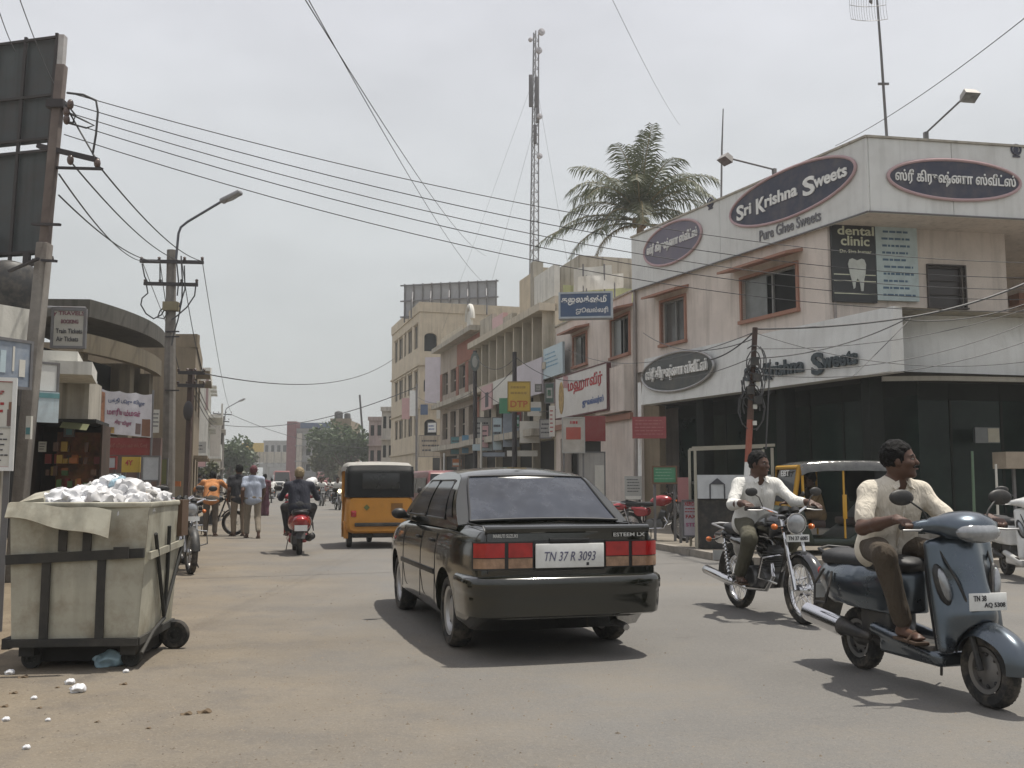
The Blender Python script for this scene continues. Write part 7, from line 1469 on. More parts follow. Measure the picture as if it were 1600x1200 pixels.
def frond(base, d, L, droop, m, wid=.62, seed=0, parent=None):
    rs = random.Random(seed); n = 30; pts = []; p = Vector(base); v = Vector(d).normalized()
    for i in range(n + 1):
        pts.append(p.copy()); v = (v + Vector((0, 0, -droop / n * (.35 + 1.6 * i / n)))).normalized(); p = p + v * (L / n)
    q = MB(); q.tube(pts, [.045 * (1 - i / n) + .008 for i in range(n + 1)], 6, 1)
    for i in range(3, n):
        t = (pts[i + 1] - pts[i - 1]).normalized(); side = t.cross(Vector((0, 0, 1))); side = side.normalized() if side.length > .1 else Vector((1, 0, 0)); up = side.cross(t)
        for s in (-1, 1):
            for h in (0, .5):
                b = pts[i].lerp(pts[min(i + 1, n)], h); ln = wid * math.sin(math.pi * (.12 + .80 * (i + h) / n)) ** .7 * rs.uniform(.8, 1.12)
                dd = (side * s * rs.uniform(.65, .95) + t * rs.uniform(.45, .8) + up * rs.uniform(-.05, .25)).normalized(); w = t * .030
                mid = b + dd * ln * .5 + Vector((0, 0, -.12 * ln)); tip = b + dd * ln + Vector((0, 0, -.42 * ln * rs.uniform(1.0, 2.0)))
                q.add([b - w * .5, b + w * .5, mid + w, mid - w, tip], [(0, 1, 2, 3), (3, 2, 4)])
    return q.build('frond', [m, PALMD], parent, world=True, fix=False)
rs = random.Random(5)
for k, (ax_, el, L, dr) in enumerate([(-175, 28, 3.5, 1.1), (-160, 48, 3.6, 1.3), (-140, 40, 3.4, 1.3), (-120, 66, 3.5, 1.1), (-100, 50, 3.3, 1.4), (-80, 72, 3.7, .8), (-62, 58, 3.5, 1.2), (-45, 45, 3.5, 1.3), (-25, 38, 3.6, 1.2), (-8, 52, 3.7, 1.1), (10, 35, 3.7, 1.1), (30, 60, 3.6, 1.0), (60, 66, 3.6, .9), (90, 55, 3.5, 1.2), (120, 62, 3.5, 1.0), (150, 50, 3.6, 1.2), (170, 60, 3.7, 1.0), (-95, 22, 3.2, 1.6), (-135, 12, 3.2, 1.4), (-30, 15, 3.2, 1.5), (0, 10, 3.4, 1.1), (-70, 84, 3.4, .6), (100, 80, 3.4, .7)]):
    a, e = R(ax_), R(el); frond(c0, (math.cos(a) * math.cos(e), math.sin(a) * math.cos(e), math.sin(e)), L * 1.14, dr * 1.25, PALM, 1.1, k, pt)
frond(c0 - Vector((0, 0, .3)), (-.93, -.3, .20), 5.0, 1.15, PALM, .9, 50, pt); frond(c0 - Vector((0, 0, .25)), (-.98, -.15, .05), 5.4, .8, PALM, .8, 53, pt); frond(c0 - Vector((0, 0, .45)), (-.85, -.45, -.02), 4.6, 1.2, PALM, .7, 54, pt); frond(c0 - Vector((0, 0, .5)), (-.75, -.5, -.1), 3.8, 1.6, PALMD, .45, 51, pt); frond(c0 - Vector((0, 0, .5)), (.7, -.5, .0), 3.2, 1.6, PALMD, .4, 52, pt)
q = MB()
for k in range(7): a = k * .9; q.ell(c0 + Vector((.28 * math.cos(a), .28 * math.sin(a) - .1, -.35 - .1 * (k % 2))), (.15, .15, .18), 10, 8)
q.build('coconuts', mat('coconut_husk', (.20, .12, .05), .7), pt, world=True)
def tree(label, px, Y, ytop, rx, m, n=2600, seed=1, zc=None, leaf=.34, name='leafy_tree', group=None):
    rs = random.Random(seed); b = at(px, 750, Y); b.z = 0; H = at(px, ytop, Y).z; root = empty(name, b, 0, label, 'tree', group)
    q = MB(); q.tube([b, b + Vector((.1, 0, H * .3)), b + Vector((-.1, 0, H * .55))], [.28, .22, .14], 8)
    lobes = []
    for k in range(9): a = rs.uniform(0, 6.28); r = rx * rs.uniform(.15, .72); z = H * rs.uniform(.42, .84); c = b + Vector((r * math.cos(a), r * math.sin(a) * .8, z)); lobes.append((c, rx * rs.uniform(.32, .52))); q.tube([b + Vector((0, 0, H * .32)), (b + c) / 2 + Vector((0, 0, H * .12)), c], [.12, .08, .03], 6)
    q.build('trunk', mat('tree_bark', (.09, .07, .05), .9), root, world=True)
    f = MB()
    for i in range(n):
        c, r = rs.choice(lobes); d = Vector((rs.gauss(0, 1), rs.gauss(0, 1), rs.gauss(0, 1))).normalized(); p = c + d * r * (rs.random() ** .45); u = Vector((rs.gauss(0, 1), rs.gauss(0, 1), rs.gauss(0, .7))).normalized(); v = u.cross(Vector((rs.gauss(0, 1), rs.gauss(0, 1), rs.gauss(0, 1)))).normalized(); s = leaf * rs.uniform(.5, 1.2); f.add([p - u * s, p + v * s * .45, p + u * s, p - v * s * .45], [(0, 1, 2, 3)])
    o = f.build('crown', m, root, world=True, fix=False); o['kind'] = 'stuff'; return root
tree('leafy green tree in front of the stair tower with water tanks', 541, 112, 652, 4.4, TREE, 3200, 2); tree('lower olive tree leaning out beside the office block', 515, 120, 690, 2.8, TREE2, 1800, 3)
tree('dark tree crowding the far lamp pole', 356, 108, 684, 3.2, TREE, 2000, 4); tree('small olive tree in front of the yellow hoarding', 377, 122, 700, 2.6, TREE2, 1600, 5); tree('thin distant treetop above the yellow hoarding', 384, 235, 682, 3.0, TREE, 900, 6, leaf=.5)

# more clutter on the shop fronts of the bin side
for i, (lab, bx_, Y_, dg_, m_, mk) in enumerate([
    ('white cloth poster with grey print pinned beside the banner pole', (238, 640, 249, 676), 26.5, 20, OFFW, bars(4, .1, .9, .2, .9, .3, INKD, 31)), ('dusty green sheet hung at the foot of the lamp pole', (250, 716, 262, 758), 28.6, 0, mat('dusty_green_sheet', (.16, .17, .07), .8), []),
    ('narrow white banner hanging past the lamp pole', (276, 700, 284, 745), 33, 0, OFFW, bars(5, .2, .8, .1, .9, .3, INKR, 33)), ('small pink board between lamp pole and iron pole', (281, 728, 290, 744), 36, 0, PINKB, []), ('grey shop board over the doorway next to the iron pole', (300, 690, 322, 708), 52, 20, GREYB, bars(2, .1, .9, .2, .8, .35, INKD, 35)), ('rose painted board below the pink house balcony', (303, 712, 322, 730), 54, 20, PINKB, []),
    ('orange awning board sloping over a doorway before the iron pole', (262, 752, 282, 760), 31, 0, ORANGEB, []), ('teal board above the open shop goods', (100, 668, 116, 682), 16.9, 14, TEAL, []), ('cream price card hung in the open shop', (60, 690, 72, 706), 16.6, 14, OFFW, bars(3, .1, .9, .15, .9, .3, INKD, 37)), ('long dark green awning strip above the maroon shop wall', (152, 676, 160, 686), 21.4, 6, GREENP, [])]):
    pboard('shop_sign', lab, bx_, Y_, dg_, m_, border=GREYMETAL if i % 2 else None, marks=mk, t=.05)

MORE = [('white shop panel with blue stripe low on the terrace', (824, 628, 846, 650), 35.5, OFFW, [(.05, .95, .35, .6, SKYB)]), ('rust red board wedged under the long lilac board', (806, 640, 816, 662), 37, REDP, []), ('tall narrow cream banner on the terrace corner', (858, 634, 866, 682), 31, OFFW, bars(6, .15, .85, .1, .9, .3, INKR, 51)), ('pale yellow board high on the red-brown band', (716, 560, 730, 584), 51, paintm('pale_yellow_board', (.46, .42, .26)), []), ('white board with dark heading by the dark oval pole', (748, 572, 762, 596), 46, OFFW, [(.05, .95, .7, .92, INKD)]), ('blue-grey awning over the farthest terrace shop', (752, 706, 790, 714), 40, mat('grey_blue_board', (.25, .29, .34), .5), []),
    ('cream awning sloping over the shop behind the sedan roof', (792, 704, 840, 713), 36.5, OFFW, []), ('orange and white board at the red-brown shopfront', (706, 716, 722, 730), 50, ORANGEB, [(.1, .9, .2, .5, OFFW)]), ('small blue board on the beige block corner', (657, 632, 668, 648), 68, BLUEP, []), ('white hanging board over the beige block shopfront', (668, 660, 682, 676), 66, WHITEP, bars(2, .1, .9, .2, .8, .4, INKB, 55)), ('dark green board between the pink and yellow boards', (768, 606, 780, 622), 42.5, mat('dark_green_sign', (.05, .09, .07), .5), []), ('grey air cooler box on the terrace wall', (836, 600, 846, 612), 34.6, GREYB, bars(4, .1, .9, .1, .9, .3, INKD, 57)), ('faded pink hoarding beside the annex window', (880, 588, 892, 606), 33, PINKB, []), ('striped green-white board under the slate post', (800, 648, 812, 668), 36.8, PALEB, [(0, 1, .1, .3, GREENP), (0, 1, .6, .8, GREENP)])]
for i, (lab, bx_, Y_, m_, mk) in enumerate(MORE): pboard('shop_sign', lab, bx_, Y_, -6 - 4 * (i % 3), m_, border=GREYMETAL if i % 2 else None, marks=mk, t=.08)
pboard('glass_notice', 'grey notice with cream paper stuck on dark glass near the picture edge', (1524, 668, 1562, 692), 21.2, 10, mat('dull_grey_board', (.14, .15, .15), .5), marks=[(.52, .98, .05, .95, mat('cream_paper', (.36, .34, .27), .7))])
pboard('tan_counter_box', 'tan counter box on a leg outside the shop at the picture edge', (1572, 706, 1640, 732), 19.0, 10, mat('tan_box', (.30, .25, .19), .6), posts=1, t=.4, cat='counter')
slim('green_post', 'slender green post standing before the side street glass', 1519, 18.2, 705, .03, mat('post_green', (.10, .16, .10), .5)); slim('pale_post', 'short pale post between the glass and the white scooter', 1556, 17.6, 725, .025, OFFW)
for k, (a, b, l) in enumerate((((868, 640, 34), (742, 600, 43), 'loose cable looping from the red Tamil sign to the dark oval pole'), ((742, 610, 43), (652, 620, 66), 'loose cable from dark oval pole to the beige block'), ((804, 560, 36.5), (742, 556, 43), 'short cable between the iron post and the dark oval pole'), ((950, 585, 30), (804, 556, 36.5), 'cable slung along the annex front to the iron post'), ((804, 575, 36.5), (696, 640, 52), 'sagging cable before the red-brown house'))): wire(at(*a), at(*b), .5, .013, l, 'cables along the shop row')
for k in range(3): wire(at(304, 590 + 14 * k, 31.4), at(346, 648 + 4 * k, 97.5), .8, .016, ('upper', 'middle', 'lower')[k] + ' line from the rusty iron pole to the far lamp pole', 'lines past the iron pole')
# ------------------------------------------------------------------ rubbish bin
BINW = mat('bin_paint', (.375, .36, .29), .6, var=.2, scale=2.5, dirt=(.15, .11, .06), dirt_amt=.85, dscale=3.0, streak=.75, bump=.12, bscale=8)
BINB = mat('bin_black', (.020, .020, .018), .75, dirt=DUST, dirt_amt=.15)
bang = math.atan2(.10, 1.0); bo = gnd(6, 1052); bx0 = bo.x
bn = empty('rubbish_bin', (bx0, bo.y, 0), bang, 'large dented white rubbish bin with black straps, heaped with plastic bags', 'bin')
W, Dp, z0, z1 = .885, 1.0, .20, 1.12
def binface(y): return [(0 + .03, y, z0), (W - .03, y, z0), (W + .02, y, z1), (-.02, y, z1)]
q = MB(); f_, k_ = binface(0.02), [(W / 2 + (p[0] - W / 2) * 1.0, Dp + (.03 if i > 1 else -.02), p[2]) for i, p in enumerate(binface(Dp))]
def lerp2(u, v): a = Vector(f_[0]).lerp(Vector(f_[1]), u); b = Vector(f_[3]).lerp(Vector(f_[2]), u); return a.lerp(b, v)
q.grid(lambda u, v: lerp2(u, v) + Vector((0, .012 * math.sin(u * 7) * math.sin(v * 5) - .02 * math.sin(math.pi * u) * math.sin(math.pi * v), 0)), 12, 12)
q.grid(lambda u, v: (Vector(f_[1]).lerp(Vector(f_[2]), v)).lerp(Vector(k_[1]).lerp(Vector(k_[2]), v), u) + Vector((.015 * math.sin(math.pi * u) * math.sin(math.pi * v), 0, 0)), 8, 8)
q.grid(lambda u, v: (Vector(f_[0]).lerp(Vector(f_[3]), v)).lerp(Vector(k_[0]).lerp(Vector(k_[3]), v), u), 4, 4); q.grid(lambda u, v: (Vector(k_[0]).lerp(Vector(k_[3]), v)).lerp(Vector(k_[1]).lerp(Vector(k_[2]), v), u), 4, 4)
q.add([f_[0], f_[1], k_[1], k_[0]], [(0, 1, 2, 3)]); q.build('body', BINW, bn)
def strip(name, u0, v0, u1, v1, w, m=BINB, y=-.006):
    a, b = lerp2(u0, v0), lerp2(u1, v1); q = MB(); q.beam(a + Vector((0, y - .012, 0)), b + Vector((0, y - .012, 0)), w if abs(u1 - u0) < abs(v1 - v0) else .024, w if abs(u1 - u0) >= abs(v1 - v0) else .024, up=(0, 0, 1)); 
    return q.build(name, m, bn, bevel=.003)
def vstrap(u, v0, v1, w): a, b = lerp2(u, v0), lerp2(u, v1); q = MB(); q.bx(a.x - w / 2, a.x + w / 2, min(a.y, b.y) - .034, min(a.y, b.y) - .014, a.z, b.z); q.build('strap', BINB, bn)
vstrap(.26, .02, .60, .055); vstrap(.70, .02, .62, .055); vstrap(.39, .66, .90, .055); vstrap(.57, .66, .86, .055)
a, b = lerp2(-.02, .60), lerp2(1.0, .645); q = MB(); q.beam(a + Vector((0, -.03, 0)), b + Vector((0, -.03, 0)), .03, .065); q.build('cross_bar', BINB, bn); q = MB(); c = a.lerp(b, .84); q.bx(c.x - .05, c.x + .05, c.y - .07, c.y - .046, c.z - .03, c.z + .05); q.build('latch', BINB, bn)
q = MB(); q.beam(Vector((0.02, .0, z0 - .005)), Vector((W - .02, .0, z0 - .005)), .045, .05); q.beam((W - .03, -.0, z0 - .005), (W - .03, Dp, z0 - .005), .045, .05); q.beam((0, 0, z0 - .01), (0, Dp, z0 - .01), .05, .07); q.build('base_frame', BINB, bn)
for x, y in ((.12, .10), (W - .10, .10), (.12, Dp - .1), (W - .14, Dp - .15)): wheel_parts(bn, (x, y + .06, .07), .07, .045, .04, name='caster', tyrem=BINB, rimm=BINB); 
for x, y in ((.12, .10), (W - .10, .10), (.12, Dp - .1), (W - .14, Dp - .15)): q = MB(); q.bx(x - .05, x + .05, y - .05, y + .05, .10, z0 - .04); q.build('caster_bracket', BINB, bn)
def rim_(u, v): return Vector(k_[3]).lerp(Vector(k_[2]), u)
q = MB(); q.tube([f_[3], f_[2], k_[2], k_[3]], .02, 8, closed=True); q.build('rim', BINW, bn)
q = MB(); sd = lambda u, v: (Vector(f_[1]).lerp(Vector(f_[2]), v)).lerp(Vector(k_[1]).lerp(Vector(k_[2]), v), u) + Vector((.03, 0, 0))
q.tube([sd(.12, .78), sd(.42, .35), sd(.60, .10)], .014, 6); q.tube([sd(.50, .82), sd(.58, .45), sd(.60, .10)], .014, 6); q.tube([sd(1.0, .66), sd(.80, .38), sd(.60, .10)], .014, 6); q.tube([sd(.62, .08), sd(.30, .02), sd(.02, -.10)], .014, 6); q.build('lifting_arm', BINB, bn)
q = MB(); q.beam(sd(0, .62), sd(1, .66), .02, .05); q.build('side_bar', BINW, bn)
q = MB(); q.bx(W + .0, W + .05, Dp - .12, Dp + .10, .86, z1 + .02); q.build('corner_plate', mat('rusty_plate', (.10, .06, .035), .8, dirt=(.2, .15, .1)), bn)
wheel_parts(bn, (W + .02, Dp - .10, .112), .112, .06, .05, name='tow_wheel', rimm=BINB)
def lid(a, b): return Vector((-.01 + .68 * a, -.045 - .03 * math.sin(3 * a) - .05 * (1 - b), z1 + .015 - .055 * a * a - .17 * (1 - b) * (.55 + .55 * a) + .012 * math.sin(9 * a)))
q = MB(); q.grid(lid, 14, 6, thick=.014); q.build('lid_flap', BINW, bn)
q = MB(); q.grid(lambda a, b: (.02 + .16 * a, .06 + .30 * b, z1 + .02 + .06 * b + .03 * a), 3, 3, thick=.05); q.build('lid_corner', BINW, bn)
# plastic bags heaped in it, each its own
BAGS = [mat('bag_white', (.66, .665, .68), .55, var=.06, scale=12, dirt=(.5, .48, .45), dirt_amt=.4, dscale=6), mat('bag_clear', (.56, .56, .57), .45, var=.15, scale=14, dirt=(.40, .36, .30), dirt_amt=.5, dscale=7), mat('bag_greyed', (.36, .35, .33), .4, var=.3, scale=10, dirt=(.2, .17, .13), dirt_amt=.6), mat('bag_blue', (.30, .42, .48), .3, var=.3, scale=10), mat('packet_crushed', (.09, .20, .10), .4), mat('paper_brown', (.22, .14, .08), .8), mat('wrapper_orange', (.35, .14, .05), .4)]
rs = random.Random(21); M0 = Matrix.Translation(bn.location) @ Matrix.Rotation(bang, 4, 'Z')
def bag(p, r, m, seed, lab, sq=.75):
    p = (.02 + p[0] * .93, p[1] * .95, p[2] - .035)
    r2 = random.Random(seed); pr = []
    for k in range(5): d = Vector((r2.gauss(0, 1), r2.gauss(0, 1), r2.gauss(0, .6))).normalized() * r * .45; pr.append(('e', tuple(d), (r * r2.uniform(.5, .8), r * r2.uniform(.5, .8), r * r2.uniform(.35, .6) * sq / .75), 0, None, r * .25))
    pr.append(('c', (0, 0, r * .3), (r * r2.uniform(-.5, .5), r * r2.uniform(-.3, .3), r * .85), r * .16, r * .08, .02))
    o = sdf(pr, .014, 'plastic_bag', m, wob=r * .24, wscale=3.4 / r); o.data.polygons.foreach_set('use_smooth', [True] * len(o.data.polygons)); o.data.set_sharp_from_angle(angle=R(38)); o.location = M0 @ Vector(p); o.rotation_euler = (0, 0, r2.uniform(0, 6)); return tag(o, lab, 'bag', 'plastic bags heaped in the bin')
BG = [((.30, .20, 1.14), .15, 0), ((.42, .34, 1.20), .14, 0), ((.55, .22, 1.16), .15, 1), ((.66, .40, 1.20), .15, 1), ((.76, .26, 1.14), .12, 1), ((.84, .50, 1.15), .11, 2), ((.50, .52, 1.24), .14, 0), ((.60, .60, 1.27), .10, 0), ((.38, .58, 1.18), .15, 2), ((.70, .66, 1.20), .14, 1), ((.84, .74, 1.14), .11, 1), ((.24, .46, 1.13), .15, 0), ((.16, .68, 1.10), .15, 2), ((.48, .82, 1.16), .15, 2), ((.68, .88, 1.16), .13, 0), ((.60, .46, 1.30), .065, 3), ((.82, .34, 1.16), .06, 2), ((.52, .14, 1.10), .08, 2), ((.36, .12, 1.10), .08, 1), ((.72, .14, 1.10), .09, 0), ((.86, .16, 1.10), .08, 1), ((.20, .16, 1.12), .06, 4), ((.62, .12, 1.12), .05, 5), ((.46, .10, 1.12), .05, 6), ((.78, .44, 1.22), .05, 5), ((.40, .46, 1.26), .045, 4), ((.10, .34, 1.13), .09, 6)]
def where(p): return ' - ' .join([]) + ', ' + ('above the lid flap' if p[0] < .30 else 'mid-heap' if p[0] < .58 else 'toward the lifting arms') + (', front row' if p[1] < .3 else ', middle row' if p[1] < .55 else ', back row') + (', topmost' if p[2] > 1.195 else '')
for i, (p, r, k) in enumerate(BG): bag(p, r, BAGS[k], i, ('knotted white plastic bag on the bin', 'crumpled clear plastic bag on the bin', 'dirty grey plastic bag sunk in the bin heap', 'small pale blue bag crowning the bin heap', 'crushed green packet among the white bags', 'brown paper scrap among the white bags', 'dull orange wrapper among the white bags')[k] + where(p))
q = MB(M0); q.bx(.05, W - .05, .06, Dp - .05, .55, 1.05); q.build('rubbish_fill', mat('rubbish_dark', (.10, .09, .08), .9, var=.8, scale=14), bn, world=True)
for i, (px, py, r, kind) in enumerate(((120, 1083, .045, 0), (108, 1070, .03, 0), (40, 1172, .018, 0), (168, 1042, .10, 1), (20, 1085, .03, 2), (5, 1106, .03, 2), (88, 1076, .02, 2), (192, 1071, .03, 2), (290, 1118, .04, 2), (318, 1115, .05, 2), (150, 1130, .02, 2), (230, 1140, .02, 2), (60, 1108, .02, 2), (35, 1060, .04, 2), (14, 1055, .03, 0), (52, 1094, .018, 0), (196, 1052, .02, 0), (8, 1128, .02, 0), (74, 1128, .014, 0))):
    g_ = gnd(px, py); r2 = random.Random(i + 40); fl_ = (.55, .55, .16)[kind]; r *= (1, 1, .75)[kind]; o = sdf([('e', (0, 0, r * fl_ * .8), (r, r * .7, r * fl_), 0, None, .01), ('e', (r * .5, r * .3, r * fl_), (r * .6, r * .5, r * fl_), 0, None, .01)], max(.004, r / 8), 'litter_piece', [BAGS[0], BAGS[3], mat('brown_scrap', (.12, .085, .05), .9)][kind], wob=r * .35, wscale=1.6 / r); o.location = g_ + Vector((0, 0, .004)); tag(o, (('larger white paper ball on the dirt before the bin', 'small white scrap touching the larger paper ball', 'lone white scrap on the dirt far before the bin', 'small white scrap among dirt by the bin wheels')[min(i, 3)], 'bluish plastic crushed under the bin', 'brown leaf scrap lying on the dirt near the bin')[kind], 'litter', 'litter around the bin')

# ------------------------------------------------------------------ traffic
make_sedan()
BLUEGREY = mat('scooter_bluegrey', (.080, .100, .122), .27, metal=.85, var=.06, coat=.7, dirt=(.2, .18, .15), dirt_amt=.15)
def heading(a, b): d = Vector((b.x - a.x, b.y - a.y, 0)).normalized(); return math.atan2(d.y, d.x)
ra, fa = gnd(1352, 1046), gnd(1550, 1107); rz = heading(ra, fa); loc = Vector((fa.x, fa.y, 0)) - Vector((math.cos(rz), math.sin(rz), 0)) * 1.24
make_scooter(loc, rz, 'blue-grey scooter ridden towards the camera, plate TN 38 on its apron', BLUEGREY)
SC_RIDE = dict(SCOOTER_RIDE); SC_RIDE.update(yaw=48, nod=-2, pelvis=(.30, 0, .86), chest=(.40, 0, 1.14), neck=(.435, 0, 1.285), head=(.485, 0, 1.415), sh=[(.42, .195, 1.215), (.42, -.195, 1.215)], el=[(.58, .315, .99), (.55, -.335, .985)], wr=[(.895, .325, 1.055), (.895, -.325, 1.055)], hip=[(.32, .10, .84), (.32, -.10, .84)], kn=[(.70, .24, .82), (.69, -.28, .82)])
person('man in short-sleeved cream shirt with moustache riding the blue-grey scooter', loc, rz, SC_RIDE, clothm('cream_shirt', (.60, .55, .46)), clothm('brown_trousers', (.06, .045, .03)), vox=.0085, sleeve=.72, moustache=True)
ra, fa = gnd(1157, 950), gnd(1257, 976); rz2 = heading(ra, fa); loc2 = Vector((fa.x, fa.y, 0)) - Vector((math.cos(rz2), math.sin(rz2), 0)) * 1.24
make_motorbike(loc2, rz2, 'black motorcycle with chrome spoked wheels approaching behind the scooter', mat('bike_black', (.012, .012, .014), .2, coat=1.0), plate='TN 37 6085')
B_RIDE = dict(BIKE_RIDE); B_RIDE.update(yaw=28, nod=4)
person('man in white long-sleeved shirt and olive trousers riding the black motorcycle', loc2, rz2, B_RIDE, clothm('white_shirt', (.68, .67, .63)), clothm('olive_trousers', (.085, .08, .055)), vox=.010, sleeve=1.55)
# auto rickshaws
ORANGE = mat('auto_orange', (.50, .215, .020), .45, var=.08, dirt=(.25, .14, .03), dirt_amt=.35); HOODB = mat('hood_black', (.008, .009, .009), .5, var=.4, scale=3, bump=.1, spec=.2); HOODT = mat('hood_top_pale', (.30, .29, .26), .6, var=.15)  # hood top is a pale grey, lighter than the black back
g_ = gnd(585, 856); make_auto((g_.x + .02, g_.y + .25, 0), R(90 + 13.5), 'orange auto rickshaw with black hood driving away behind the red scooter', ORANGE, ORANGE, HOODB, HOODT)
YELF = mat('auto_yellow', (.50, .27, .02), .4, var=.08); DKG = mat('auto_dark_green', (.018, .028, .020), .4)
g_ = gnd(1345, 880); g_.x -= .68; make_auto((g_.x + 1.05, g_.y + .75, 0), R(180 + 3), 'black and yellow auto rickshaw waiting side-on in front of the sweet shop', DKG, YELF, HOODB, mat('hood_shiny', (.05, .05, .045), .13, var=.6, scale=5, bump=.5, bscale=9, spec=1.0), scale=.97, sticker=True, frontm=DKG)
gx = Vector((g_.x + 1.05, g_.y + .75, 0)); rz3 = R(183)
SIT = dict(SCOOTER_RIDE); SIT = {k: ([tuple(Vector(p) + Vector((.62, 0, -.10))) for p in v] if k in ('sh', 'el', 'wr', 'hip', 'kn', 'an', 'toe') else v) for k, v in SIT.items()}
for k in ('pelvis', 'chest', 'neck', 'head'): SIT[k] = tuple(Vector(SCOOTER_RIDE[k]) + Vector((.62, 0, -.10)))
person('driver in khaki sitting inside the black and yellow auto rickshaw', gx, rz3, SIT, clothm('khaki_shirt', (.16, .11, .055)), clothm('khaki_trousers', (.13, .09, .05)), vox=.016, sleeve=.6)
# red scooter seen from behind
RED = mat('scooter_red', (.28, .015, .02), .25, coat=.8); g_ = gnd(467, 867); rzr = R(90 + 15.5); locr = Vector((g_.x, g_.y, 0))
make_scooter(locr, rzr, 'red scooter riding away down the middle of the street', RED, plate=('', ''), fine=False) if False else make_scooter(locr, rzr, 'red scooter riding away down the middle of the street', RED, plate=('TN', '38'), fine=False)
person('rider in dark jacket and tan cap on the red scooter', locr, rzr, SCOOTER_RIDE, clothm('navy_jacket', (.018, .020, .032)), clothm('dark_trousers', (.03, .03, .032)), vox=.016, sleeve=1.9, hairm=mat('tan_cap', (.22, .17, .10), .8))
# dark red van coming this way
g_ = at(690, 790, 28.5); make_van((g_.x, 28.5, 0), R(-90 + 16), 'dark red van approaching beyond the black sedan', paintm('van_maroon', (.16, .045, .045), .35))
# motorcycles parked and far riders
tmp = at(1027, 840, 20.4); rbike = make_motorbike(Vector((tmp.x - .55, 20.5, .12)), R(-22), 'red motorcycle parked on the pavement under the green menu board', RED, fine=False, stand=True); rbike.scale = (.92,) * 3
g_ = gnd(352, 838); pb = make_motorbike(Vector((g_.x - 1.15, g_.y + .3, 0)), R(8), 'black motorcycle held upright by the man in orange', mat('bike_black', (.012, .012, .014), .2, coat=1.0), fine=False, stand=True)
g_ = gnd(286, 885); pk = [(g_.x - .05, g_.y - .2, -62, 'parked motorcycle with number plate poking out from behind the bin'), (g_.x - .9, g_.y + 1.6, -55, 'second parked motorcycle in the row behind the bin'), (g_.x - 1.5, g_.y + 3.2, -50, 'third parked motorcycle in the row, nearest the man in orange')]
for x, y, a, l in pk:
    c = copy_tree(pb); c.location = (x, y, 0); c.rotation_euler = (0, 0, R(a)); c['label'] = l; c['group'] = 'motorcycles parked behind the bin'
STAND = dict(pelvis=(0, 0, .92), chest=(.02, 0, 1.22), neck=(.03, 0, 1.42), head=(.06, 0, 1.55), sh=[(.02, .19, 1.36), (.02, -.19, 1.36)], el=[(-.03, .25, 1.09), (-.03, -.25, 1.09)], wr=[(.06, .25, .85), (.04, -.25, .85)], hip=[(0, .10, .90), (0, -.10, .90)], kn=[(.04, .11, .49), (.02, -.11, .49)], an=[(.0, .11, .09), (-.02, -.11, .09)], toe=[(.16, .13, .045), (.14, -.13, .045)], hand=[((.1, 0, -1), (0, -1, 0), (1, 0, 0), (20, 25, 20)), ((.1, 0, -1), (0, 1, 0), (1, 0, 0), (20, 25, 20))])
WALK = dict(STAND); WALK.update(kn=[(.16, .11, .50), (-.02, -.11, .48)], an=[(.16, .11, .10), (-.26, -.11, .16)], toe=[(.33, .12, .05), (-.12, -.12, .05)], el=[(-.12, .25, 1.10), (.06, -.25, 1.10)], wr=[(-.05, .25, .87), (.22, -.24, .93)])
LEAN = dict(STAND); LEAN.update(chest=(.12, 0, 1.20), neck=(.22, 0, 1.37), head=(.30, 0, 1.47), sh=[(.16, .21, 1.33), (.16, -.21, 1.33)], el=[(.30, .42, 1.15), (.30, -.42, 1.15)], wr=[(.52, .46, 1.05), (.52, -.46, 1.05)])
def stand(label, px, py, deg, J, shirt, trs, vox=.018, sleeve=.6, s=1.0, **k):
    g_ = gnd(px, py); p = person(label, Vector((g_.x, g_.y, 0)), R(deg), J, shirt, trs, vox=vox, sleeve=sleeve, **k); p.scale = (s, s, s); return p
stand('man in orange shirt bending to push his parked motorcycle', 328, 838, 100, LEAN, clothm('orange_shirt', (.50, .21, .075)), clothm('grey_brown_trousers', (.10, .08, .06)), sleeve=1.3, s=.97)
stand('man in pale blue shirt walking away with a maroon cap', 394, 841, 110, WALK, clothm('pale_blue_shirt', (.34, .38, .46)), clothm('beige_trousers', (.20, .17, .13)), hairm=mat('maroon_cap', (.10, .03, .035), .8))
stand('man in black shirt and tan trousers standing beside the pale blue shirt', 372, 838, 120, STAND, clothm('black_shirt', (.02, .02, .024)), clothm('tan_trousers', (.20, .155, .11)), s=1.02)
stand('woman in maroon clothes walking beyond the two men', 412, 806, 90, STAND, clothm('maroon_cloth', (.10, .03, .045)), clothm('maroon_skirt', (.10, .03, .05)), vox=.03, s=.97, skirt=True)
# oncoming rider with lit headlamp
g_ = gnd(519, 797); o_ = make_motorbike(Vector((g_.x, g_.y + 1.0, 0)), R(-90 + 18), 'oncoming motorcycle with its headlamp lit left of the orange auto', mat('bike_black', (.012, .012, .014), .2, coat=1.0), fine=False, lit=True)
rd_ = person('rider in white shirt on the oncoming motorcycle with lit headlamp', o_.location, o_.rotation_euler.z, BIKE_RIDE, clothm('white_shirt', (.68, .67, .63)), clothm('dark_trousers', (.03, .03, .032)), vox=.03, sleeve=.6)
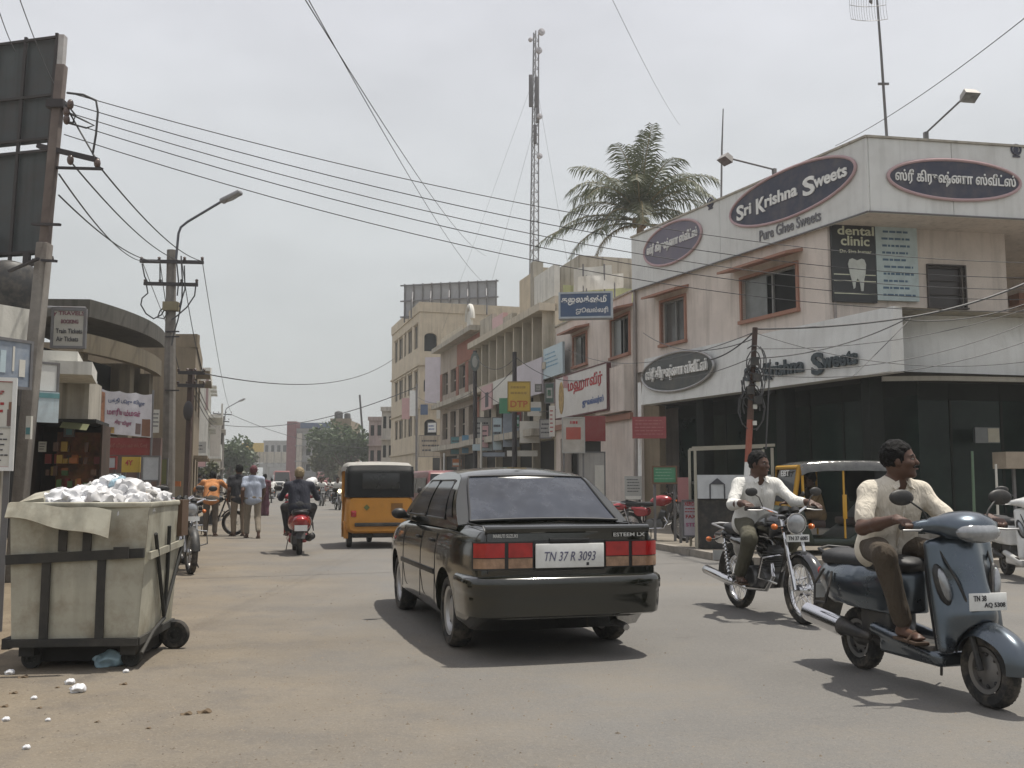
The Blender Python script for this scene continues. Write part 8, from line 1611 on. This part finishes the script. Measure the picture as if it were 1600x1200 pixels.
# far traffic: copies
def dup(o, loc, rz, label, group):
    c = copy_tree(o); c.location = loc; c.rotation_euler = (0, 0, rz); c['label'] = label; c['group'] = group; return c
far_bike = o_
for px, py, a, lb, lr in ((500, 790, -72, 'far motorcycle right behind the rider in the dark jacket', 'far rider passing the dark jacketed rider'), (448, 783, 106, 'small motorcycle heading away near the white car', 'small rider in pale shirt beside the white car'), (482, 782, 106, 'distant motorcycle carrying a white sack', 'distant rider in front of the white sack')):
    g_ = gnd(px, py); L_ = Vector((g_.x, g_.y, 0)); b = dup(pb, L_, R(a), lb, 'far motorcycles'); dup(rd_, L_, R(a), lr, 'far riders')
g_ = gnd(484, 782); o = sdf([('e', (0, 0, 0), (.42, .55, .32), 0, None, .1), ('e', (.1, .2, .1), (.3, .4, .25), 0, None, .1)], .05, 'white_sack', BAGS[0], wob=.05, wscale=4); o.location = Vector((g_.x + .15, g_.y - .3, 1.35)); tag(o, 'bulging white sack carried on the distant motorcycle', 'sack')
g_ = gnd(432, 778); make_van((g_.x, g_.y, 0), R(-90 + 16), 'small white car far down the street', paintm('car_white', (.55, .55, .54), .3), L=3.5, W=.74, H=1.42, boxy=False, cat='car')
g_ = gnd(418, 771); make_van((g_.x - 2.5, g_.y + 18, 0), R(-90 + 16), 'far red truck below the footbridge', paintm('truck_red', (.22, .05, .05), .5), L=6, W=1.2, H=3.0, boxy=True, cat='truck')
g_ = gnd(455, 771); make_van((g_.x - 1.0, g_.y + 26, 0), R(90 + 16), 'far pink lorry back under the footbridge', paintm('lorry_pink', (.32, .14, .14), .5), L=6, W=1.2, H=2.9, boxy=True, cat='truck')
# white scooter entering at the picture edge
WSC = mat('scooter_white', (.62, .62, .60), .3, coat=.5); g_ = gnd(1590, 905); make_scooter((g_.x + .17, g_.y + .6, 0), R(-98), 'white scooter cut off by the picture edge behind the blue-grey one', WSC, fine=False, plate=('TN', '66'))
# upright stone and shelter bits at the far pavement
tree('scrubby low bushes at the shop fronts under the far lamp', 318, 60, 716, 1.2, TREE2, 700, 9, leaf=.2, name='bush')

# ------------------------------------------------------------------ the dusty air over the street
hm = bpy.data.materials.new('dusty_air'); hm.use_nodes = True; nt = hm.node_tree; nt.nodes.clear(); pv_ = nt.nodes.new('ShaderNodeVolumePrincipled'); pv_.inputs['Color'].default_value = (.86, .88, .88, 1); pv_.inputs['Density'].default_value = HAZE; pv_.inputs['Anisotropy'].default_value = .2; mo_ = nt.nodes.new('ShaderNodeOutputMaterial'); nt.links.new(pv_.outputs[0], mo_.inputs['Volume'])
hz = MB(); hz.bx(-520, 520, -70, 720, -1.0, 34.0); tag(hz.build('haze', hm), kind='stuff')

for k, (px, py, a) in enumerate(((404, 772, -72), (424, 786, 104), (440, 773, -74), (470, 774, 105), (506, 776, -72), (515, 783, -76))):
    g_ = gnd(px, py); L_ = Vector((g_.x, g_.y, 0)); w_ = ('at the kerb by the far trees', 'close behind the woman in maroon', 'overtaking the small white car', 'well beyond the rider in dark jacket', 'near the far shopfronts', 'by the tall far sign')[k]; dup(pb, L_, R(a), 'distant motorcycle ' + w_, 'far motorcycles'); dup(rd_, L_, R(a), 'distant rider ' + w_, 'far riders')
pst = [o for o in SC.objects if o.get('label', '').startswith('man in black shirt')][0]
for k, (px, py) in enumerate(((308, 800), (318, 792), (342, 790), (505, 784), (497, 781), (365, 782))):
    g_ = gnd(px, py); c = dup(pst, Vector((g_.x, g_.y, 0)), R(60 + 70 * k), 'bystander ' + ('at the near bushes', 'in front of the pink house', 'by the second lamp pole', 'beside the far motorcycles', 'at the kerb left of the oncoming motorcycle', 'under the dark far tree')[k], 'bystanders along the street')
    if k % 2: 
        for ch in c.children:
            if ch.name.startswith('shirt'): ch.data = ch.data.copy(); ch.data.materials[0] = clothm(('white_shirt', 'rose_shirt', 'blue_shirt')[k // 2], ((.6, .6, .58), (.35, .14, .15), (.15, .20, .32))[k // 2])

q = MB(M0); q.bx(.07, W - .09, .16, Dp - .12, .045, z0 - .03); q.build('under_tray', mat('tray_black', (.012, .011, .010), .9), bn, world=True)  # black block added below the bin to deepen the shade there
